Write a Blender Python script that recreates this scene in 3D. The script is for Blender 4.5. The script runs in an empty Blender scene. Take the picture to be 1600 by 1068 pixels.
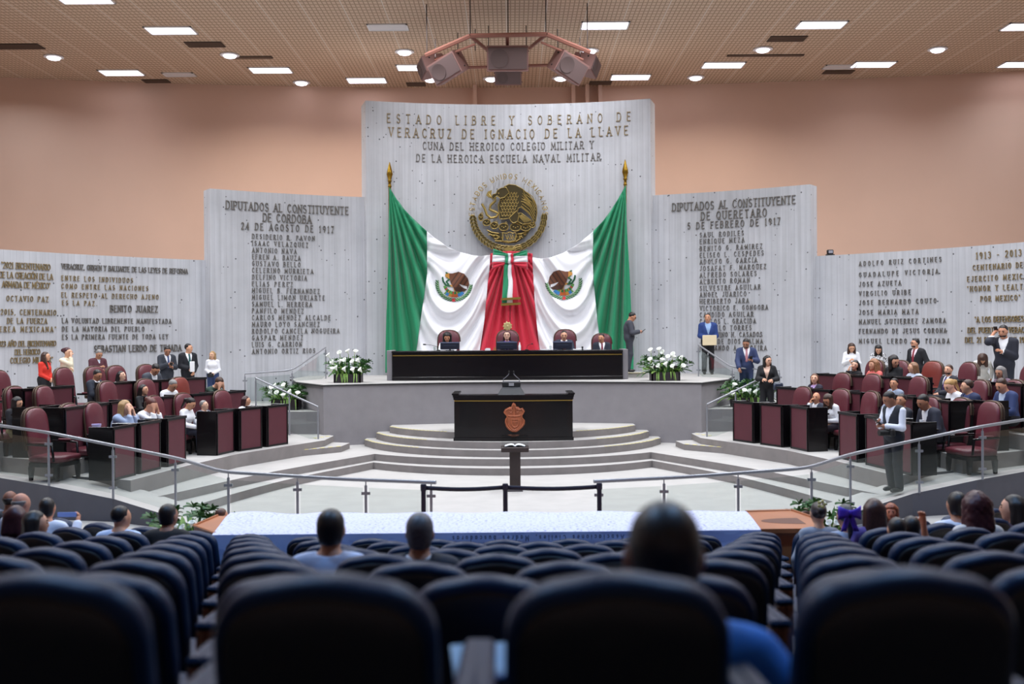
import bpy, bmesh, math, random
import numpy as np
from mathutils import Vector, Matrix

SC = bpy.context.scene
COL = SC.collection
PI = math.pi
random.seed(7)

# ------------------------------------------------------------------ camera
CAMZ, FPX = 2.7, 1600.0
PITCH, ROLL = math.radians(0.32), math.radians(0.36)
_ct, _st, _cr, _sr = math.cos(PITCH), math.sin(PITCH), math.cos(ROLL), math.sin(ROLL)
_f = Vector((0, _ct, -_st)); _u = Vector((0, _st, _ct)); _x = Vector((1, 0, 0))
_r = _x * _cr - _u * _sr
_up = _x * _sr + _u * _cr
cam_data = bpy.data.cameras.new('camera')
cam = bpy.data.objects.new('camera', cam_data)
COL.objects.link(cam)
m = Matrix.Identity(4)
for i in range(3):
    m[i][0] = _r[i]; m[i][1] = _up[i]; m[i][2] = -_f[i]
m[2][3] = CAMZ
cam.matrix_world = m
cam_data.sensor_width = 36.0
cam_data.lens = 36.0 * FPX / 1600.0
cam_data.clip_start = 0.05
cam_data.dof.use_dof = True
cam_data.dof.focus_distance = 20.0
cam_data.dof.aperture_fstop = 1.35
SC.camera = cam

# ------------------------------------------------------------------ world, exposure
SC.view_settings.view_transform = 'Standard'
SC.view_settings.look = 'None'
SC.view_settings.exposure = 0.0
SC.view_settings.gamma = 1.0
SC.view_settings.use_curve_mapping = False
W = bpy.data.worlds.new('world'); SC.world = W
W.use_nodes = True
W.node_tree.nodes['Background'].inputs[0].default_value = (0.5, 0.52, 0.6, 1)
W.node_tree.nodes['Background'].inputs[1].default_value = 0.02

def lamp(kind, name, loc, energy, color=(1, 1, 1), aim=None, **kw):
    d = bpy.data.lights.new(name, kind)
    d.energy = energy; d.color = color
    for k, v in kw.items(): setattr(d, k, v)
    o = bpy.data.objects.new(name, d)
    COL.objects.link(o); o.location = loc
    if aim is not None:
        o.rotation_euler = (Vector(aim) - Vector(loc)).to_track_quat('-Z', 'Y').to_euler()
    return o

COOL = (0.90, 0.94, 1.0)
# rows of ceiling panel light over the chamber floor (the hall's ceiling lamps)
for yy in (13.0, 16.5, 20.0, 23.3):
    for xx in (-12.0, -7.2, -2.4, 2.4, 7.2, 12.0):
        lamp('AREA', 'ceiling_light_glow', (xx, yy, 10.62), 150, COOL, aim=(xx, yy, 0), shape='RECTANGLE', size=1.2, size_y=0.6, spread=math.radians(150))
for xx in (-12.5, -8.0, 8.0, 12.5):
    lamp('AREA', 'ceiling_light_glow', (xx, 26.4, 10.62), 110, COOL, aim=(xx, 26.4, 0), shape='RECTANGLE', size=1.2, size_y=0.6, spread=math.radians(150))
# spotlights washing the tall centre wall
for xx, e in ((-2.7, 150), (-1.0, 200), (0.9, 330), (2.5, 210)):
    lamp('SPOT', 'wall_wash_light', (xx, 26.9, 10.62), e, (0.90, 0.94, 1.0), aim=(xx, 28.5, 8.0), spot_size=math.radians(95), spot_blend=1.0, shadow_soft_size=0.12)
for xx, tx, tz, e in ((1.2, 1.2, 5.4, 260), (-1.5, -1.4, 5.2, 240), (3.3, 3.0, 4.6, 240), (-3.4, -3.1, 4.6, 240)):
    lamp('SPOT', 'wall_wash_light', (xx, 26.5, 10.6), e, (0.95, 0.96, 1.0), aim=(tx, 28.3, tz), spot_size=math.radians(60), spot_blend=1.0, shadow_soft_size=0.12)
# the panels close to the drum wall behind the concrete walls
for xx, e, c in ((-14.6, 40, (0.78, 0.87, 1.0)), (-11.4, 34, (0.85, 0.9, 1.0)), (-7.2, 105, (1.0, 0.95, 0.9)), (-4.1, 110, (1.0, 0.95, 0.9)), (3.8, 80, (1.0, 0.95, 0.9)), (6.3, 90, (1.0, 0.95, 0.9)), (10.6, 40, (0.88, 0.92, 1.0)), (14.9, 46, (0.78, 0.87, 1.0))):
    lamp('AREA', 'ceiling_light_glow', (xx, 29.7 - abs(xx) * .02, 10.6), e, c, aim=(xx, 29.8, 0), shape='RECTANGLE', size=1.2, size_y=0.6, spread=math.radians(140))
# added cool fill without a fixture, for the blue sheen on the public seats
for xx in (-3.5, 3.5):
    lamp('AREA', 'added_seat_fill', (xx, 7.0, 10.4), 380, (0.28, 0.55, 1.0), aim=(xx, 6.0, 0), shape='RECTANGLE', size=1.6, size_y=0.8)

# ------------------------------------------------------------------ picture -> place helpers
def ray(px, py):
    u = (px - 800.0) / FPX; v = (534.0 - py) / FPX
    d = _r * u + _up * v + _f
    return d / d.y

def at(px, py, d):
    r = ray(px, py)
    return Vector((r.x * d, d, CAMZ + r.z * d))

def gz(px, py, z):
    r = ray(px, py)
    d = (z - CAMZ) / r.z
    return Vector((r.x * d, d, z))

def xat(px, d): return ray(px, 520).x * d
def zat(px, py, d): return CAMZ + ray(px, py).z * d

# ------------------------------------------------------------------ materials
MATS = {}
def srgb(c):
    return tuple(((x / 255.0) / 12.92 if x / 255.0 <= 0.04045 else ((x / 255.0 + 0.055) / 1.055) ** 2.4) for x in c)

def mat(name, rgb, rough=0.6, metal=0.0, noise=0.0, nscale=8.0, bump=0.0, bscale=40.0, coat=0.0, spec=0.5, emit=None, estr=0.0, sheen=0.0):
    if name in MATS: return MATS[name]
    m = bpy.data.materials.new(name); m.use_nodes = True
    nt = m.node_tree; b = nt.nodes['Principled BSDF']
    c = srgb(rgb)
    b.inputs['Base Color'].default_value = (*c, 1)
    b.inputs['Roughness'].default_value = rough
    b.inputs['Metallic'].default_value = metal
    b.inputs['Coat Weight'].default_value = coat
    b.inputs['Specular IOR Level'].default_value = spec
    b.inputs['Sheen Weight'].default_value = sheen
    if emit:
        b.inputs['Emission Color'].default_value = (*srgb(emit), 1)
        b.inputs['Emission Strength'].default_value = estr
    if noise or bump:
        tc = nt.nodes.new('ShaderNodeTexCoord')
    if noise:
        n = nt.nodes.new('ShaderNodeTexNoise'); n.inputs['Scale'].default_value = nscale; n.inputs['Detail'].default_value = 5
        nt.links.new(tc.outputs['Object'], n.inputs['Vector'])
        r = nt.nodes.new('ShaderNodeValToRGB')
        r.color_ramp.elements[0].position = 0.3; r.color_ramp.elements[1].position = 0.7
        r.color_ramp.elements[0].color = (*[x * (1 - noise) for x in c], 1)
        r.color_ramp.elements[1].color = (*[min(1, x * (1 + noise)) for x in c], 1)
        nt.links.new(n.outputs['Fac'], r.inputs['Fac']); nt.links.new(r.outputs['Color'], b.inputs['Base Color'])
    if bump:
        n2 = nt.nodes.new('ShaderNodeTexNoise'); n2.inputs['Scale'].default_value = bscale; n2.inputs['Detail'].default_value = 3
        nt.links.new(tc.outputs['Object'], n2.inputs['Vector'])
        bp = nt.nodes.new('ShaderNodeBump'); bp.inputs['Strength'].default_value = bump; bp.inputs['Distance'].default_value = 0.01
        nt.links.new(n2.outputs['Fac'], bp.inputs['Height']); nt.links.new(bp.outputs['Normal'], b.inputs['Normal'])
    MATS[name] = m
    return m

def cmat(rgb, rough=0.75, pre='cloth', **k):
    return mat('%s_%d_%d_%d' % (pre, *rgb), rgb, rough, **k)

def glass_mat():
    m = bpy.data.materials.new('railing_glass'); m.use_nodes = True
    nt = m.node_tree; nt.nodes.clear()
    o = nt.nodes.new('ShaderNodeOutputMaterial'); mx = nt.nodes.new('ShaderNodeMixShader')
    t = nt.nodes.new('ShaderNodeBsdfTransparent'); t.inputs[0].default_value = (0.88, 0.905, 0.895, 1)
    g = nt.nodes.new('ShaderNodeBsdfGlossy'); g.inputs['Roughness'].default_value = 0.03; g.inputs[0].default_value = (0.9, 1.0, 0.97, 1)
    fr = nt.nodes.new('ShaderNodeLayerWeight'); fr.inputs['Blend'].default_value = 0.12
    ml = nt.nodes.new('ShaderNodeMath'); ml.operation = 'MULTIPLY'; ml.inputs[1].default_value = 0.4; nt.links.new(fr.outputs['Facing'], ml.inputs[0]); nt.links.new(ml.outputs[0], mx.inputs[0]); nt.links.new(t.outputs[0], mx.inputs[1]); nt.links.new(g.outputs[0], mx.inputs[2])
    nt.links.new(mx.outputs[0], o.inputs['Surface'])
    MATS['glass'] = m
    return m
GLASS = glass_mat()

def concrete_mat():
    m = bpy.data.materials.new('board_formed_concrete'); m.use_nodes = True
    nt = m.node_tree; b = nt.nodes['Principled BSDF']; L = nt.links.new; N = nt.nodes.new
    uv = N('ShaderNodeUVMap')
    sep = N('ShaderNodeSeparateXYZ'); L(uv.outputs[0], sep.inputs[0])
    # big blotches
    n1 = N('ShaderNodeTexNoise'); n1.inputs['Scale'].default_value = 0.7; n1.inputs['Detail'].default_value = 6; n1.inputs['Roughness'].default_value = 0.65; L(uv.outputs[0], n1.inputs['Vector'])
    # vertical board streaks
    mp = N('ShaderNodeMapping'); mp.inputs['Scale'].default_value = (9.0, 0.25, 1); L(uv.outputs[0], mp.inputs['Vector'])
    n2 = N('ShaderNodeTexNoise'); n2.inputs['Scale'].default_value = 1.0; n2.inputs['Detail'].default_value = 3; L(mp.outputs[0], n2.inputs['Vector'])
    # board joints
    mul = N('ShaderNodeMath'); mul.operation = 'MULTIPLY'; mul.inputs[1].default_value = 1 / 0.155; L(sep.outputs[0], mul.inputs[0])
    fr = N('ShaderNodeMath'); fr.operation = 'FRACT'; L(mul.outputs[0], fr.inputs[0])
    lt = N('ShaderNodeMath'); lt.operation = 'LESS_THAN'; lt.inputs[1].default_value = 0.09; L(fr.outputs[0], lt.inputs[0])
    n4 = N('ShaderNodeTexNoise'); n4.inputs['Scale'].default_value = 2.2; L(uv.outputs[0], n4.inputs['Vector'])
    lm = N('ShaderNodeMath'); lm.operation = 'MULTIPLY'; L(lt.outputs[0], lm.inputs[0]); L(n4.outputs['Fac'], lm.inputs[1])
    # pits
    v = N('ShaderNodeTexVoronoi'); v.inputs['Scale'].default_value = 5.0; v.inputs['Randomness'].default_value = 1; L(uv.outputs[0], v.inputs['Vector'])
    pt = N('ShaderNodeMath'); pt.operation = 'LESS_THAN'; pt.inputs[1].default_value = 0.10; L(v.outputs['Distance'], pt.inputs[0])
    n5 = N('ShaderNodeTexNoise'); n5.inputs['Scale'].default_value = 1.1; L(uv.outputs[0], n5.inputs['Vector'])
    gt = N('ShaderNodeMath'); gt.operation = 'GREATER_THAN'; gt.inputs[1].default_value = 0.47; L(n5.outputs['Fac'], gt.inputs[0])
    pp = N('ShaderNodeMath'); pp.operation = 'MULTIPLY'; L(pt.outputs[0], pp.inputs[0]); L(gt.outputs[0], pp.inputs[1])
    add = N('ShaderNodeMath'); add.operation = 'ADD'; L(n1.outputs['Fac'], add.inputs[0]); L(n2.outputs['Fac'], add.inputs[1])
    r = N('ShaderNodeValToRGB'); r.color_ramp.elements[0].position = 0.35; r.color_ramp.elements[1].position = 0.65
    r.color_ramp.elements[0].color = (*srgb((180, 181, 185)), 1); r.color_ramp.elements[1].color = (*srgb((203, 204, 209)), 1)
    hf = N('ShaderNodeMath'); hf.operation = 'MULTIPLY'; hf.inputs[1].default_value = 0.5; L(add.outputs[0], hf.inputs[0]); L(hf.outputs[0], r.inputs['Fac'])
    mx = N('ShaderNodeMixRGB'); mx.inputs['Color2'].default_value = (*srgb((166, 166, 172)), 1); L(lm.outputs[0], mx.inputs['Fac']); L(r.outputs[0], mx.inputs['Color1'])
    mx2 = N('ShaderNodeMixRGB'); mx2.inputs['Color2'].default_value = (*srgb((92, 92, 96)), 1); L(pp.outputs[0], mx2.inputs['Fac']); L(mx.outputs[0], mx2.inputs['Color1'])
    L(mx2.outputs[0], b.inputs['Base Color'])
    b.inputs['Roughness'].default_value = 0.8
    bp = N('ShaderNodeBump'); bp.inputs['Strength'].default_value = 0.2; bp.inputs['Distance'].default_value = 0.01
    inv = N('ShaderNodeMath'); inv.operation = 'SUBTRACT'; L(n2.outputs['Fac'], inv.inputs[0]); L(lm.outputs[0], inv.inputs[1]); L(inv.outputs[0], bp.inputs['Height']); L(bp.outputs[0], b.inputs['Normal'])
    return m
CONCRETE = concrete_mat()

def ceiling_mat():
    m = bpy.data.materials.new('egg_crate_ceiling'); m.use_nodes = True
    nt = m.node_tree; b = nt.nodes['Principled BSDF']; L = nt.links.new; N = nt.nodes.new
    tc = N('ShaderNodeTexCoord'); sep = N('ShaderNodeSeparateXYZ'); L(tc.outputs['Object'], sep.inputs[0])
    def line(axis, pitch, width, off=0.0):
        a = N('ShaderNodeMath'); a.operation = 'MULTIPLY_ADD'; a.inputs[1].default_value = 1 / pitch; a.inputs[2].default_value = off + 100; L(sep.outputs[axis], a.inputs[0])
        f = N('ShaderNodeMath'); f.operation = 'FRACT'; L(a.outputs[0], f.inputs[0])
        l = N('ShaderNodeMath'); l.operation = 'LESS_THAN'; l.inputs[1].default_value = width; L(f.outputs[0], l.inputs[0]); return l
    lx, ly = line(0, 0.11, 0.26), line(1, 0.22, 0.26)
    mxm = N('ShaderNodeMath'); mxm.operation = 'MAXIMUM'; L(lx.outputs[0], mxm.inputs[0]); L(ly.outputs[0], mxm.inputs[1])
    c1 = N('ShaderNodeMixRGB'); c1.inputs['Color1'].default_value = (*srgb((216, 192, 168)), 1); c1.inputs['Color2'].default_value = (*srgb((172, 146, 122)), 1); L(mxm.outputs[0], c1.inputs['Fac'])
    tb = line(0, 0.99, 0.016, 0.1)
    c2 = N('ShaderNodeMixRGB'); c2.inputs['Color2'].default_value = (*srgb((238, 230, 222)), 1); L(tb.outputs[0], c2.inputs['Fac']); L(c1.outputs[0], c2.inputs['Color1'])
    L(c2.outputs[0], b.inputs['Base Color']); b.inputs['Roughness'].default_value = 0.8
    return m

M = dict(
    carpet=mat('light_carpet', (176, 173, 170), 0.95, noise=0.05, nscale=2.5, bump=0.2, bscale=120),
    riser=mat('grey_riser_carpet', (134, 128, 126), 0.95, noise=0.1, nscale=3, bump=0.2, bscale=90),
    stage_face=mat('stage_face_carpet', (140, 136, 139), 0.95, noise=0.05, nscale=4, bump=0.25, bscale=90),
    skirt=mat('dark_skirt', (98, 98, 106), 0.9, noise=0.06, nscale=3),
    dark_floor=mat('dark_public_floor', (46, 44, 48), 0.9, noise=0.1),
    peach=mat('peach_wall_paint', (226, 191, 170), 0.85, noise=0.03, nscale=0.5),
    blackwood=mat('black_lacquer', (15, 12, 15), 0.25, noise=0.15, nscale=5, coat=0.1, spec=0.35),
    blackmatt=mat('matt_black', (20, 19, 21), 0.6),
    gold=mat('gold_trim', (176, 146, 74), 0.35, metal=0.8),
    brass=mat('brass', (168, 134, 52), 0.28, metal=1.0),
    bronze=mat('dark_bronze', (78, 68, 42), 0.45, metal=0.5),
    bronze_light=mat('worn_bronze', (172, 148, 84), 0.4, metal=0.55),
    letter_dark=mat('dark_lettering', (122, 117, 110), 0.4, metal=0.35),
    letter_gold=mat('gold_lettering', (150, 130, 92), 0.45, metal=0.3),
    burgundy=mat('burgundy_panel', (84, 34, 45), 0.55, noise=0.06, nscale=4),
    leather=mat('burgundy_leather', (98, 41, 51), 0.36, noise=0.08, nscale=5),
    leather_red=mat('redbrown_leather', (126, 52, 44), 0.35, noise=0.08, nscale=5),
    nail=mat('nailhead_edging', (78, 60, 48), 0.4, metal=0.5),
    steel=mat('brushed_steel', (150, 152, 158), 0.35, metal=0.4),
    wood=mat('orange_wood', (176, 106, 62), 0.4, noise=0.12, nscale=3, coat=0.2),
    crestwood=mat('carved_wood', (160, 88, 56), 0.5, noise=0.2, nscale=12),
    seat=mat('dark_seat_leather', (15, 38, 68), 0.42, noise=0.08, nscale=6, spec=0.18),
    seat_back=mat('seat_back_shell', (15, 17, 22), 0.5),
    seatwood=mat('seat_side_wood', (128, 84, 58), 0.5, noise=0.15),
    tablet=mat('pale_tablet', (166, 160, 166), 0.5),
    yellow=mat('yellow_step_tape', (208, 196, 128), 0.7),
    white=mat('white_paint', (236, 236, 238), 0.5),
    paper=mat('paper', (238, 238, 240), 0.8),
    screen=mat('dark_monitor', (34, 38, 52), 0.3),
    speaker=mat('mauve_speaker', (150, 112, 106), 0.65),
    grille=mat('speaker_grille', (112, 92, 90), 0.7),
    beam=mat('rose_beam', (150, 98, 84), 0.6),
    leaf=mat('leaf', (62, 104, 52), 0.5, noise=0.3, nscale=20),
    leaf2=mat('light_leaf', (128, 164, 78), 0.5, noise=0.25, nscale=20),
    petal=mat('white_petal', (244, 246, 238), 0.5),
    planter=mat('dark_planter', (58, 50, 54), 0.5, noise=0.1),
    planter2=mat('grey_planter_side', (128, 124, 128), 0.7),
    belt=mat('navy_belt', (30, 28, 48), 0.6),
    flag_green=mat('flag_green', (28, 140, 96), 0.7, sheen=0.2),
    flag_white=mat('flag_white', (242, 242, 246), 0.7),
    flag_red=mat('flag_red', (206, 36, 62), 0.7, sheen=0.2),
    hairdark=mat('hair_dark', (26, 20, 20), 0.45, noise=0.25, nscale=60),
    lamp_on=mat('lit_diffuser', (255, 255, 255), 0.5, emit=(240, 238, 255), estr=4.0),
    lamp_off=mat('unlit_diffuser', (226, 226, 228), 0.5),
    vent=mat('vent_dark', (74, 60, 52), 0.7),
    chain=mat('chain_metal', (70, 60, 58), 0.4, metal=0.8),
)

# ------------------------------------------------------------------ mesh helpers
def tmat(o):
    m = Matrix.Translation(o.location) @ o.rotation_euler.to_matrix().to_4x4()
    s = o.scale
    m = m @ Matrix.Diagonal((s[0], s[1], s[2], 1))
    return tmat(o.parent) @ m if o.parent else m

class MB:
    def __init__(s): s.v = []; s.f = []; s.m = []; s.mi = 0; s.uv = None
    def add(s, vs, fs):
        b = len(s.v); s.v.extend([tuple(x) for x in vs]); s.f.extend([tuple(b + i for i in f) for f in fs]); s.m.extend([s.mi] * len(fs))
        return s
    def box(s, c, d, rz=0.0, M4=None, bev=0.0):
        x, y, z = d[0] / 2, d[1] / 2, d[2] / 2
        if bev > 0:
            bev = min(bev, x * .9, y * .9, z * .9)
            vs = []
            for sx in (-1, 1):
                for sy in (-1, 1):
                    for sz in (-1, 1):
                        vs += [(sx * (x - bev), sy * (y - bev), sz * z), (sx * (x - bev), sy * y, sz * (z - bev)), (sx * x, sy * (y - bev), sz * (z - bev))]
            bm = bmesh.new()
            for q in vs: bm.verts.new(q)
            r = bmesh.ops.convex_hull(bm, input=bm.verts)
            bm.verts.index_update()
            V_ = [v.co.copy() for v in bm.verts]; F_ = [[v.index for v in f.verts] for f in bm.faces]
            bm.free()
        else:
            V_ = [Vector((sx * x, sy * y, sz * z)) for sz in (-1, 1) for sy in (-1, 1) for sx in (-1, 1)]
            F_ = [(0, 2, 3, 1), (4, 5, 7, 6), (0, 1, 5, 4), (2, 6, 7, 3), (0, 4, 6, 2), (1, 3, 7, 5)]
        R = M4 if M4 is not None else Matrix.Translation(c) @ Matrix.Rotation(rz, 4, 'Z')
        return s.add([R @ q for q in V_], F_)
    def tube(s, pts, r, n=8, cap=True, flat=None):
        pts = [Vector(p) for p in pts]; k = len(pts)
        rs = r if isinstance(r, (list, tuple)) else [r] * k
        vs = []; fs = []
        prev = None
        for i in range(k):
            t = (pts[min(i + 1, k - 1)] - pts[max(i - 1, 0)]).normalized()
            if prev is None:
                a = Vector((0, 0, 1)) if abs(t.z) < 0.9 else Vector((1, 0, 0))
                prev = t.cross(a).normalized()
            sd = (prev - t * prev.dot(t)).normalized(); prev = sd
            up = t.cross(sd)
            for j in range(n):
                a = 2 * PI * j / n
                vs.append(pts[i] + (sd * math.cos(a) + up * math.sin(a) * (flat or 1)) * rs[i])
        for i in range(k - 1):
            for j in range(n):
                fs.append((i * n + j, i * n + (j + 1) % n, (i + 1) * n + (j + 1) % n, (i + 1) * n + j))
        if cap:
            fs.append(tuple(range(n - 1, -1, -1))); fs.append(tuple((k - 1) * n + j for j in range(n)))
        return s.add(vs, fs)
    def lathe(s, prof, c=(0, 0, 0), n=16, M4=None):
        vs = []; fs = []; k = len(prof)
        R = M4 if M4 is not None else Matrix.Translation(c)
        for r, z in prof:
            for j in range(n):
                a = 2 * PI * j / n
                vs.append(R @ Vector((r * math.cos(a), r * math.sin(a), z)))
        for i in range(k - 1):
            for j in range(n):
                fs.append((i * n + j, i * n + (j + 1) % n, (i + 1) * n + (j + 1) % n, (i + 1) * n + j))
        fs.append(tuple(range(n - 1, -1, -1))); fs.append(tuple((k - 1) * n + j for j in range(n)))
        return s.add(vs, fs)
    def ball(s, c, r, n=12, M4=None):
        r = r if isinstance(r, (tuple, list)) else (r, r, r)
        k = max(4, n // 2); R = M4 if M4 is not None else Matrix.Translation(c)
        vs = []; fs = []
        for i in range(k + 1):
            th = PI * (i + 0.02) / (k + 0.04)
            for j in range(n):
                a = 2 * PI * j / n
                vs.append(R @ Vector((r[0] * math.sin(th) * math.cos(a), r[1] * math.sin(th) * math.sin(a), -r[2] * math.cos(th))))
        for i in range(k):
            for j in range(n):
                fs.append((i * n + j, i * n + (j + 1) % n, (i + 1) * n + (j + 1) % n, (i + 1) * n + j))
        fs.append(tuple(range(n - 1, -1, -1))); fs.append(tuple(k * n + j for j in range(n)))
        return s.add(vs, fs)
    def prism(s, poly, depth, M4=None, fan=False):
        """polygon in local XZ, extruded along local -Y by depth (front face at y=-depth)"""
        n = len(poly); R = M4 if M4 is not None else Matrix.Identity(4)
        vs = [R @ Vector((x, 0, z)) for x, z in poly] + [R @ Vector((x, -depth, z)) for x, z in poly]
        ar = sum(poly[i][0] * poly[(i + 1) % n][1] - poly[(i + 1) % n][0] * poly[i][1] for i in range(n))
        fr = tuple(n + i for i in range(n)); bk = tuple(range(n - 1, -1, -1))
        fs = [fr, bk] + [(i, (i + 1) % n, n + (i + 1) % n, n + i) for i in range(n)]
        if ar < 0: fs = [f[::-1] for f in fs]
        return s.add(vs, fs)
    def slab(s, poly, z0, z1):
        n = len(poly)
        ar = sum(poly[i][0] * poly[(i + 1) % n][1] - poly[(i + 1) % n][0] * poly[i][1] for i in range(n))
        if ar < 0: poly = poly[::-1]
        zf = z1 if callable(z1) else (lambda x, y: z1)
        vs = [(x, y, z0) for x, y in poly] + [(x, y, zf(x, y)) for x, y in poly]
        return s.add(vs, [tuple(range(n - 1, -1, -1)), tuple(n + i for i in range(n))] + [(i, (i + 1) % n, n + (i + 1) % n, n + i) for i in range(n)])
    def grid(s, P):
        """P[i][j] points"""
        a, b = len(P), len(P[0])
        vs = [P[i][j] for i in range(a) for j in range(b)]
        fs = [(i * b + j, i * b + j + 1, (i + 1) * b + j + 1, (i + 1) * b + j) for i in range(a - 1) for j in range(b - 1)]
        return s.add(vs, fs)
    def mesh(s, name, mats, smooth=None):
        me = bpy.data.meshes.new(name)
        me.from_pydata(s.v, [], s.f)
        for m in (mats if isinstance(mats, (list, tuple)) else [mats]): me.materials.append(m)
        if any(s.m): me.polygons.foreach_set('material_index', s.m)
        if smooth:
            me.polygons.foreach_set('use_smooth', [True] * len(s.f))
            if smooth < 180:
                try: me.set_sharp_from_angle(angle=math.radians(smooth))
                except Exception: pass
        me.update()
        return me
    def build(s, name, mats, parent=None, smooth=35, world=False, **tags):
        if world and parent is not None:
            inv = tmat(parent).inverted()
            s.v = [tuple(inv @ Vector(q)) for q in s.v]
        me = s.mesh(name, mats, smooth)
        return link(name, me, parent, **tags)

def link(name, me, parent=None, **tags):
    o = bpy.data.objects.new(name, me); COL.objects.link(o)
    if parent is not None: o.parent = parent
    for k, v in tags.items(): o[k] = v
    return o

def thing(name, label, cat, loc=(0, 0, 0), rz=0.0, group=None):
    o = bpy.data.objects.new(name, None); COL.objects.link(o)
    o.empty_display_size = 0.1
    o.location = loc; o.rotation_euler = (0, 0, rz)
    o['label'] = label; o['category'] = cat
    if group: o['group'] = group
    return o

def tag(o, label, cat, group=None):
    o['label'] = label; o['category'] = cat
    if group: o['group'] = group
    return o

def kids(o):
    return [c for c in CH.get(o.name, [])]

CH = {}
def index_children():
    CH.clear()
    for o in bpy.data.objects:
        if o.parent: CH.setdefault(o.parent.name, []).append(o)

def dup(root, loc, rz, label, group=None, scale=None, swap=None):
    """copy of a thing with copies of its parts and sub-parts (index_children() must be fresh for the prototype)"""
    def cp(o, par):
        c = o.copy(); COL.objects.link(c); c.parent = par
        if swap and o.type == 'MESH' and o.data.name in swap: c.data = swap[o.data.name]
        for ch in CH.get(o.name, []): cp(ch, c)
        return c
    r = cp(root, None)
    r.location = loc; r.rotation_euler = (0, 0, rz)
    if scale: r.scale = (scale, scale, scale)
    r['label'] = label
    if group: r['group'] = group
    return r

def struct(name, mb, m, smooth=None):
    o = mb.build(name, m, None, smooth); o['kind'] = 'structure'
    return o

# ------------------------------------------------------------------ the room shell
CX = -0.1
CY, RC, RS, RL = 15.6, 13.2, 13.55, 13.95         # centre of the concave concrete walls, radii of centre / side / low walls
def wall_hit(px, py, R):
    r = ray(px, py)
    # (r.x t - CX)^2 + (t - CY)^2 = R^2
    a = r.x ** 2 + 1; b = -2 * (r.x * CX + CY); c = CX * CX + CY * CY - R * R
    t = (-b + math.sqrt(b * b - 4 * a * c)) / (2 * a)
    x = r.x * t
    return math.atan2(x - CX, t - CY), CAMZ + r.z * t
def wall_pt(th, z, R):
    return Vector((CX + R * math.sin(th), CY + R * math.cos(th), z))

def arc_slab(name, th0, th1, R, thick, z0, z1, n):
    mb = MB(); vs = []; fs = []; uvs = []
    for i in range(n + 1):
        th = th0 + (th1 - th0) * i / n
        vs += [wall_pt(th, z0, R), wall_pt(th, z1, R), wall_pt(th, z1, R + thick), wall_pt(th, z0, R + thick)]
    for i in range(n):
        a = 4 * i; b = a + 4
        for k in range(4):
            q = (a + k, a + (k + 1) % 4, b + (k + 1) % 4, b + k)
            fs.append(q)
    fs.append((3, 2, 1, 0)); e = 4 * n; fs.append((e, e + 1, e + 2, e + 3))
    fs = [f[::-1] for f in fs]
    mb.add(vs, fs)
    o = struct(name, mb, CONCRETE)
    uvl = o.data.uv_layers.new(name='UVMap')
    for p in o.data.polygons:
        for li in p.loop_indices:
            vi = o.data.loops[li].vertex_index
            i, k = divmod(vi, 4)
            th = th0 + (th1 - th0) * i / n
            uvl.data[li].uv = (R * th + 50 + (thick if k in (2, 3) else 0), vs[vi].z)
    return o

thC0, zC = wall_hit(571, 157, RC); thC1, zC1 = wall_hit(1016, 154, RC)
zC = (zC + zC1) / 2
thS0, zS = wall_hit(328, 296, RS); thS1, zS1 = wall_hit(1266, 286, RS); zS = (zS + zS1) / 2
zL = (wall_hit(300, 406, RL)[1] + wall_hit(1300, 398, RL)[1]) / 2
arc_slab('wall_center', thC0, thC1, RC, 0.75, -0.1, zC, 40)
arc_slab('wall_left', thS0, thC0 + 0.02, RS, 0.5, -0.1, zS, 24)
arc_slab('wall_right', thC1 - 0.02, thS1, RS, 0.5, -0.1, zS, 24)
arc_slab('wall_low_left', math.radians(-88), thS0 + 0.03, RL, 0.4, -0.1, zL, 44)
arc_slab('wall_low_right', thS1 - 0.03, math.radians(88), RL, 0.4, -0.1, zL, 44)

ZCEIL = 10.7
# peach drum wall behind
mb = MB(); P = []
for i in range(41):
    x = -20 + i; y = 33 - (72 - math.sqrt(72 * 72 - x * x))
    P.append([(x, y, -0.1), (x, y, ZCEIL + .3)])
mb.grid(P); struct('wall_back', mb, M['peach'], 60)
mb = MB(); mb.box((-20.1, 13, 5.3), (0.2, 38, 11.2)); struct('wall_side_left', mb, M['peach'])
mb = MB(); mb.box((20.1, 13, 5.3), (0.2, 38, 11.2)); struct('wall_side_right', mb, M['peach'])
mb = MB(); mb.box((0, -5.1, 5.3), (40.4, 0.2, 11.2)); struct('wall_front', mb, M['peach'])
mb = MB(); mb.box((0, 14, ZCEIL + 0.1), (40.4, 38.4, 0.2)); struct('ceiling', mb, ceiling_mat())
mb = MB(); mb.box((0, 21.55, -0.15), (40.4, 23.3, 0.3)); struct('floor', mb, M['carpet'])
PUBZ = -0.11
mb = MB(); mb.box((0, 2.35, PUBZ - 0.15), (40.4, 15.1, 0.3)); struct('floor_public', mb, M['dark_floor'])
# pilaster joints on the drum wall above the centre wall
for k, px in enumerate((742, 896, 918, 938)):
    p = at(px, 146, 32.6); mb = MB(); mb.box((p.x, 32.75, 9.6), (0.12, 0.3, 2.2)); struct('trim_%d' % (k + 1), mb, M['peach'])

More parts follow.
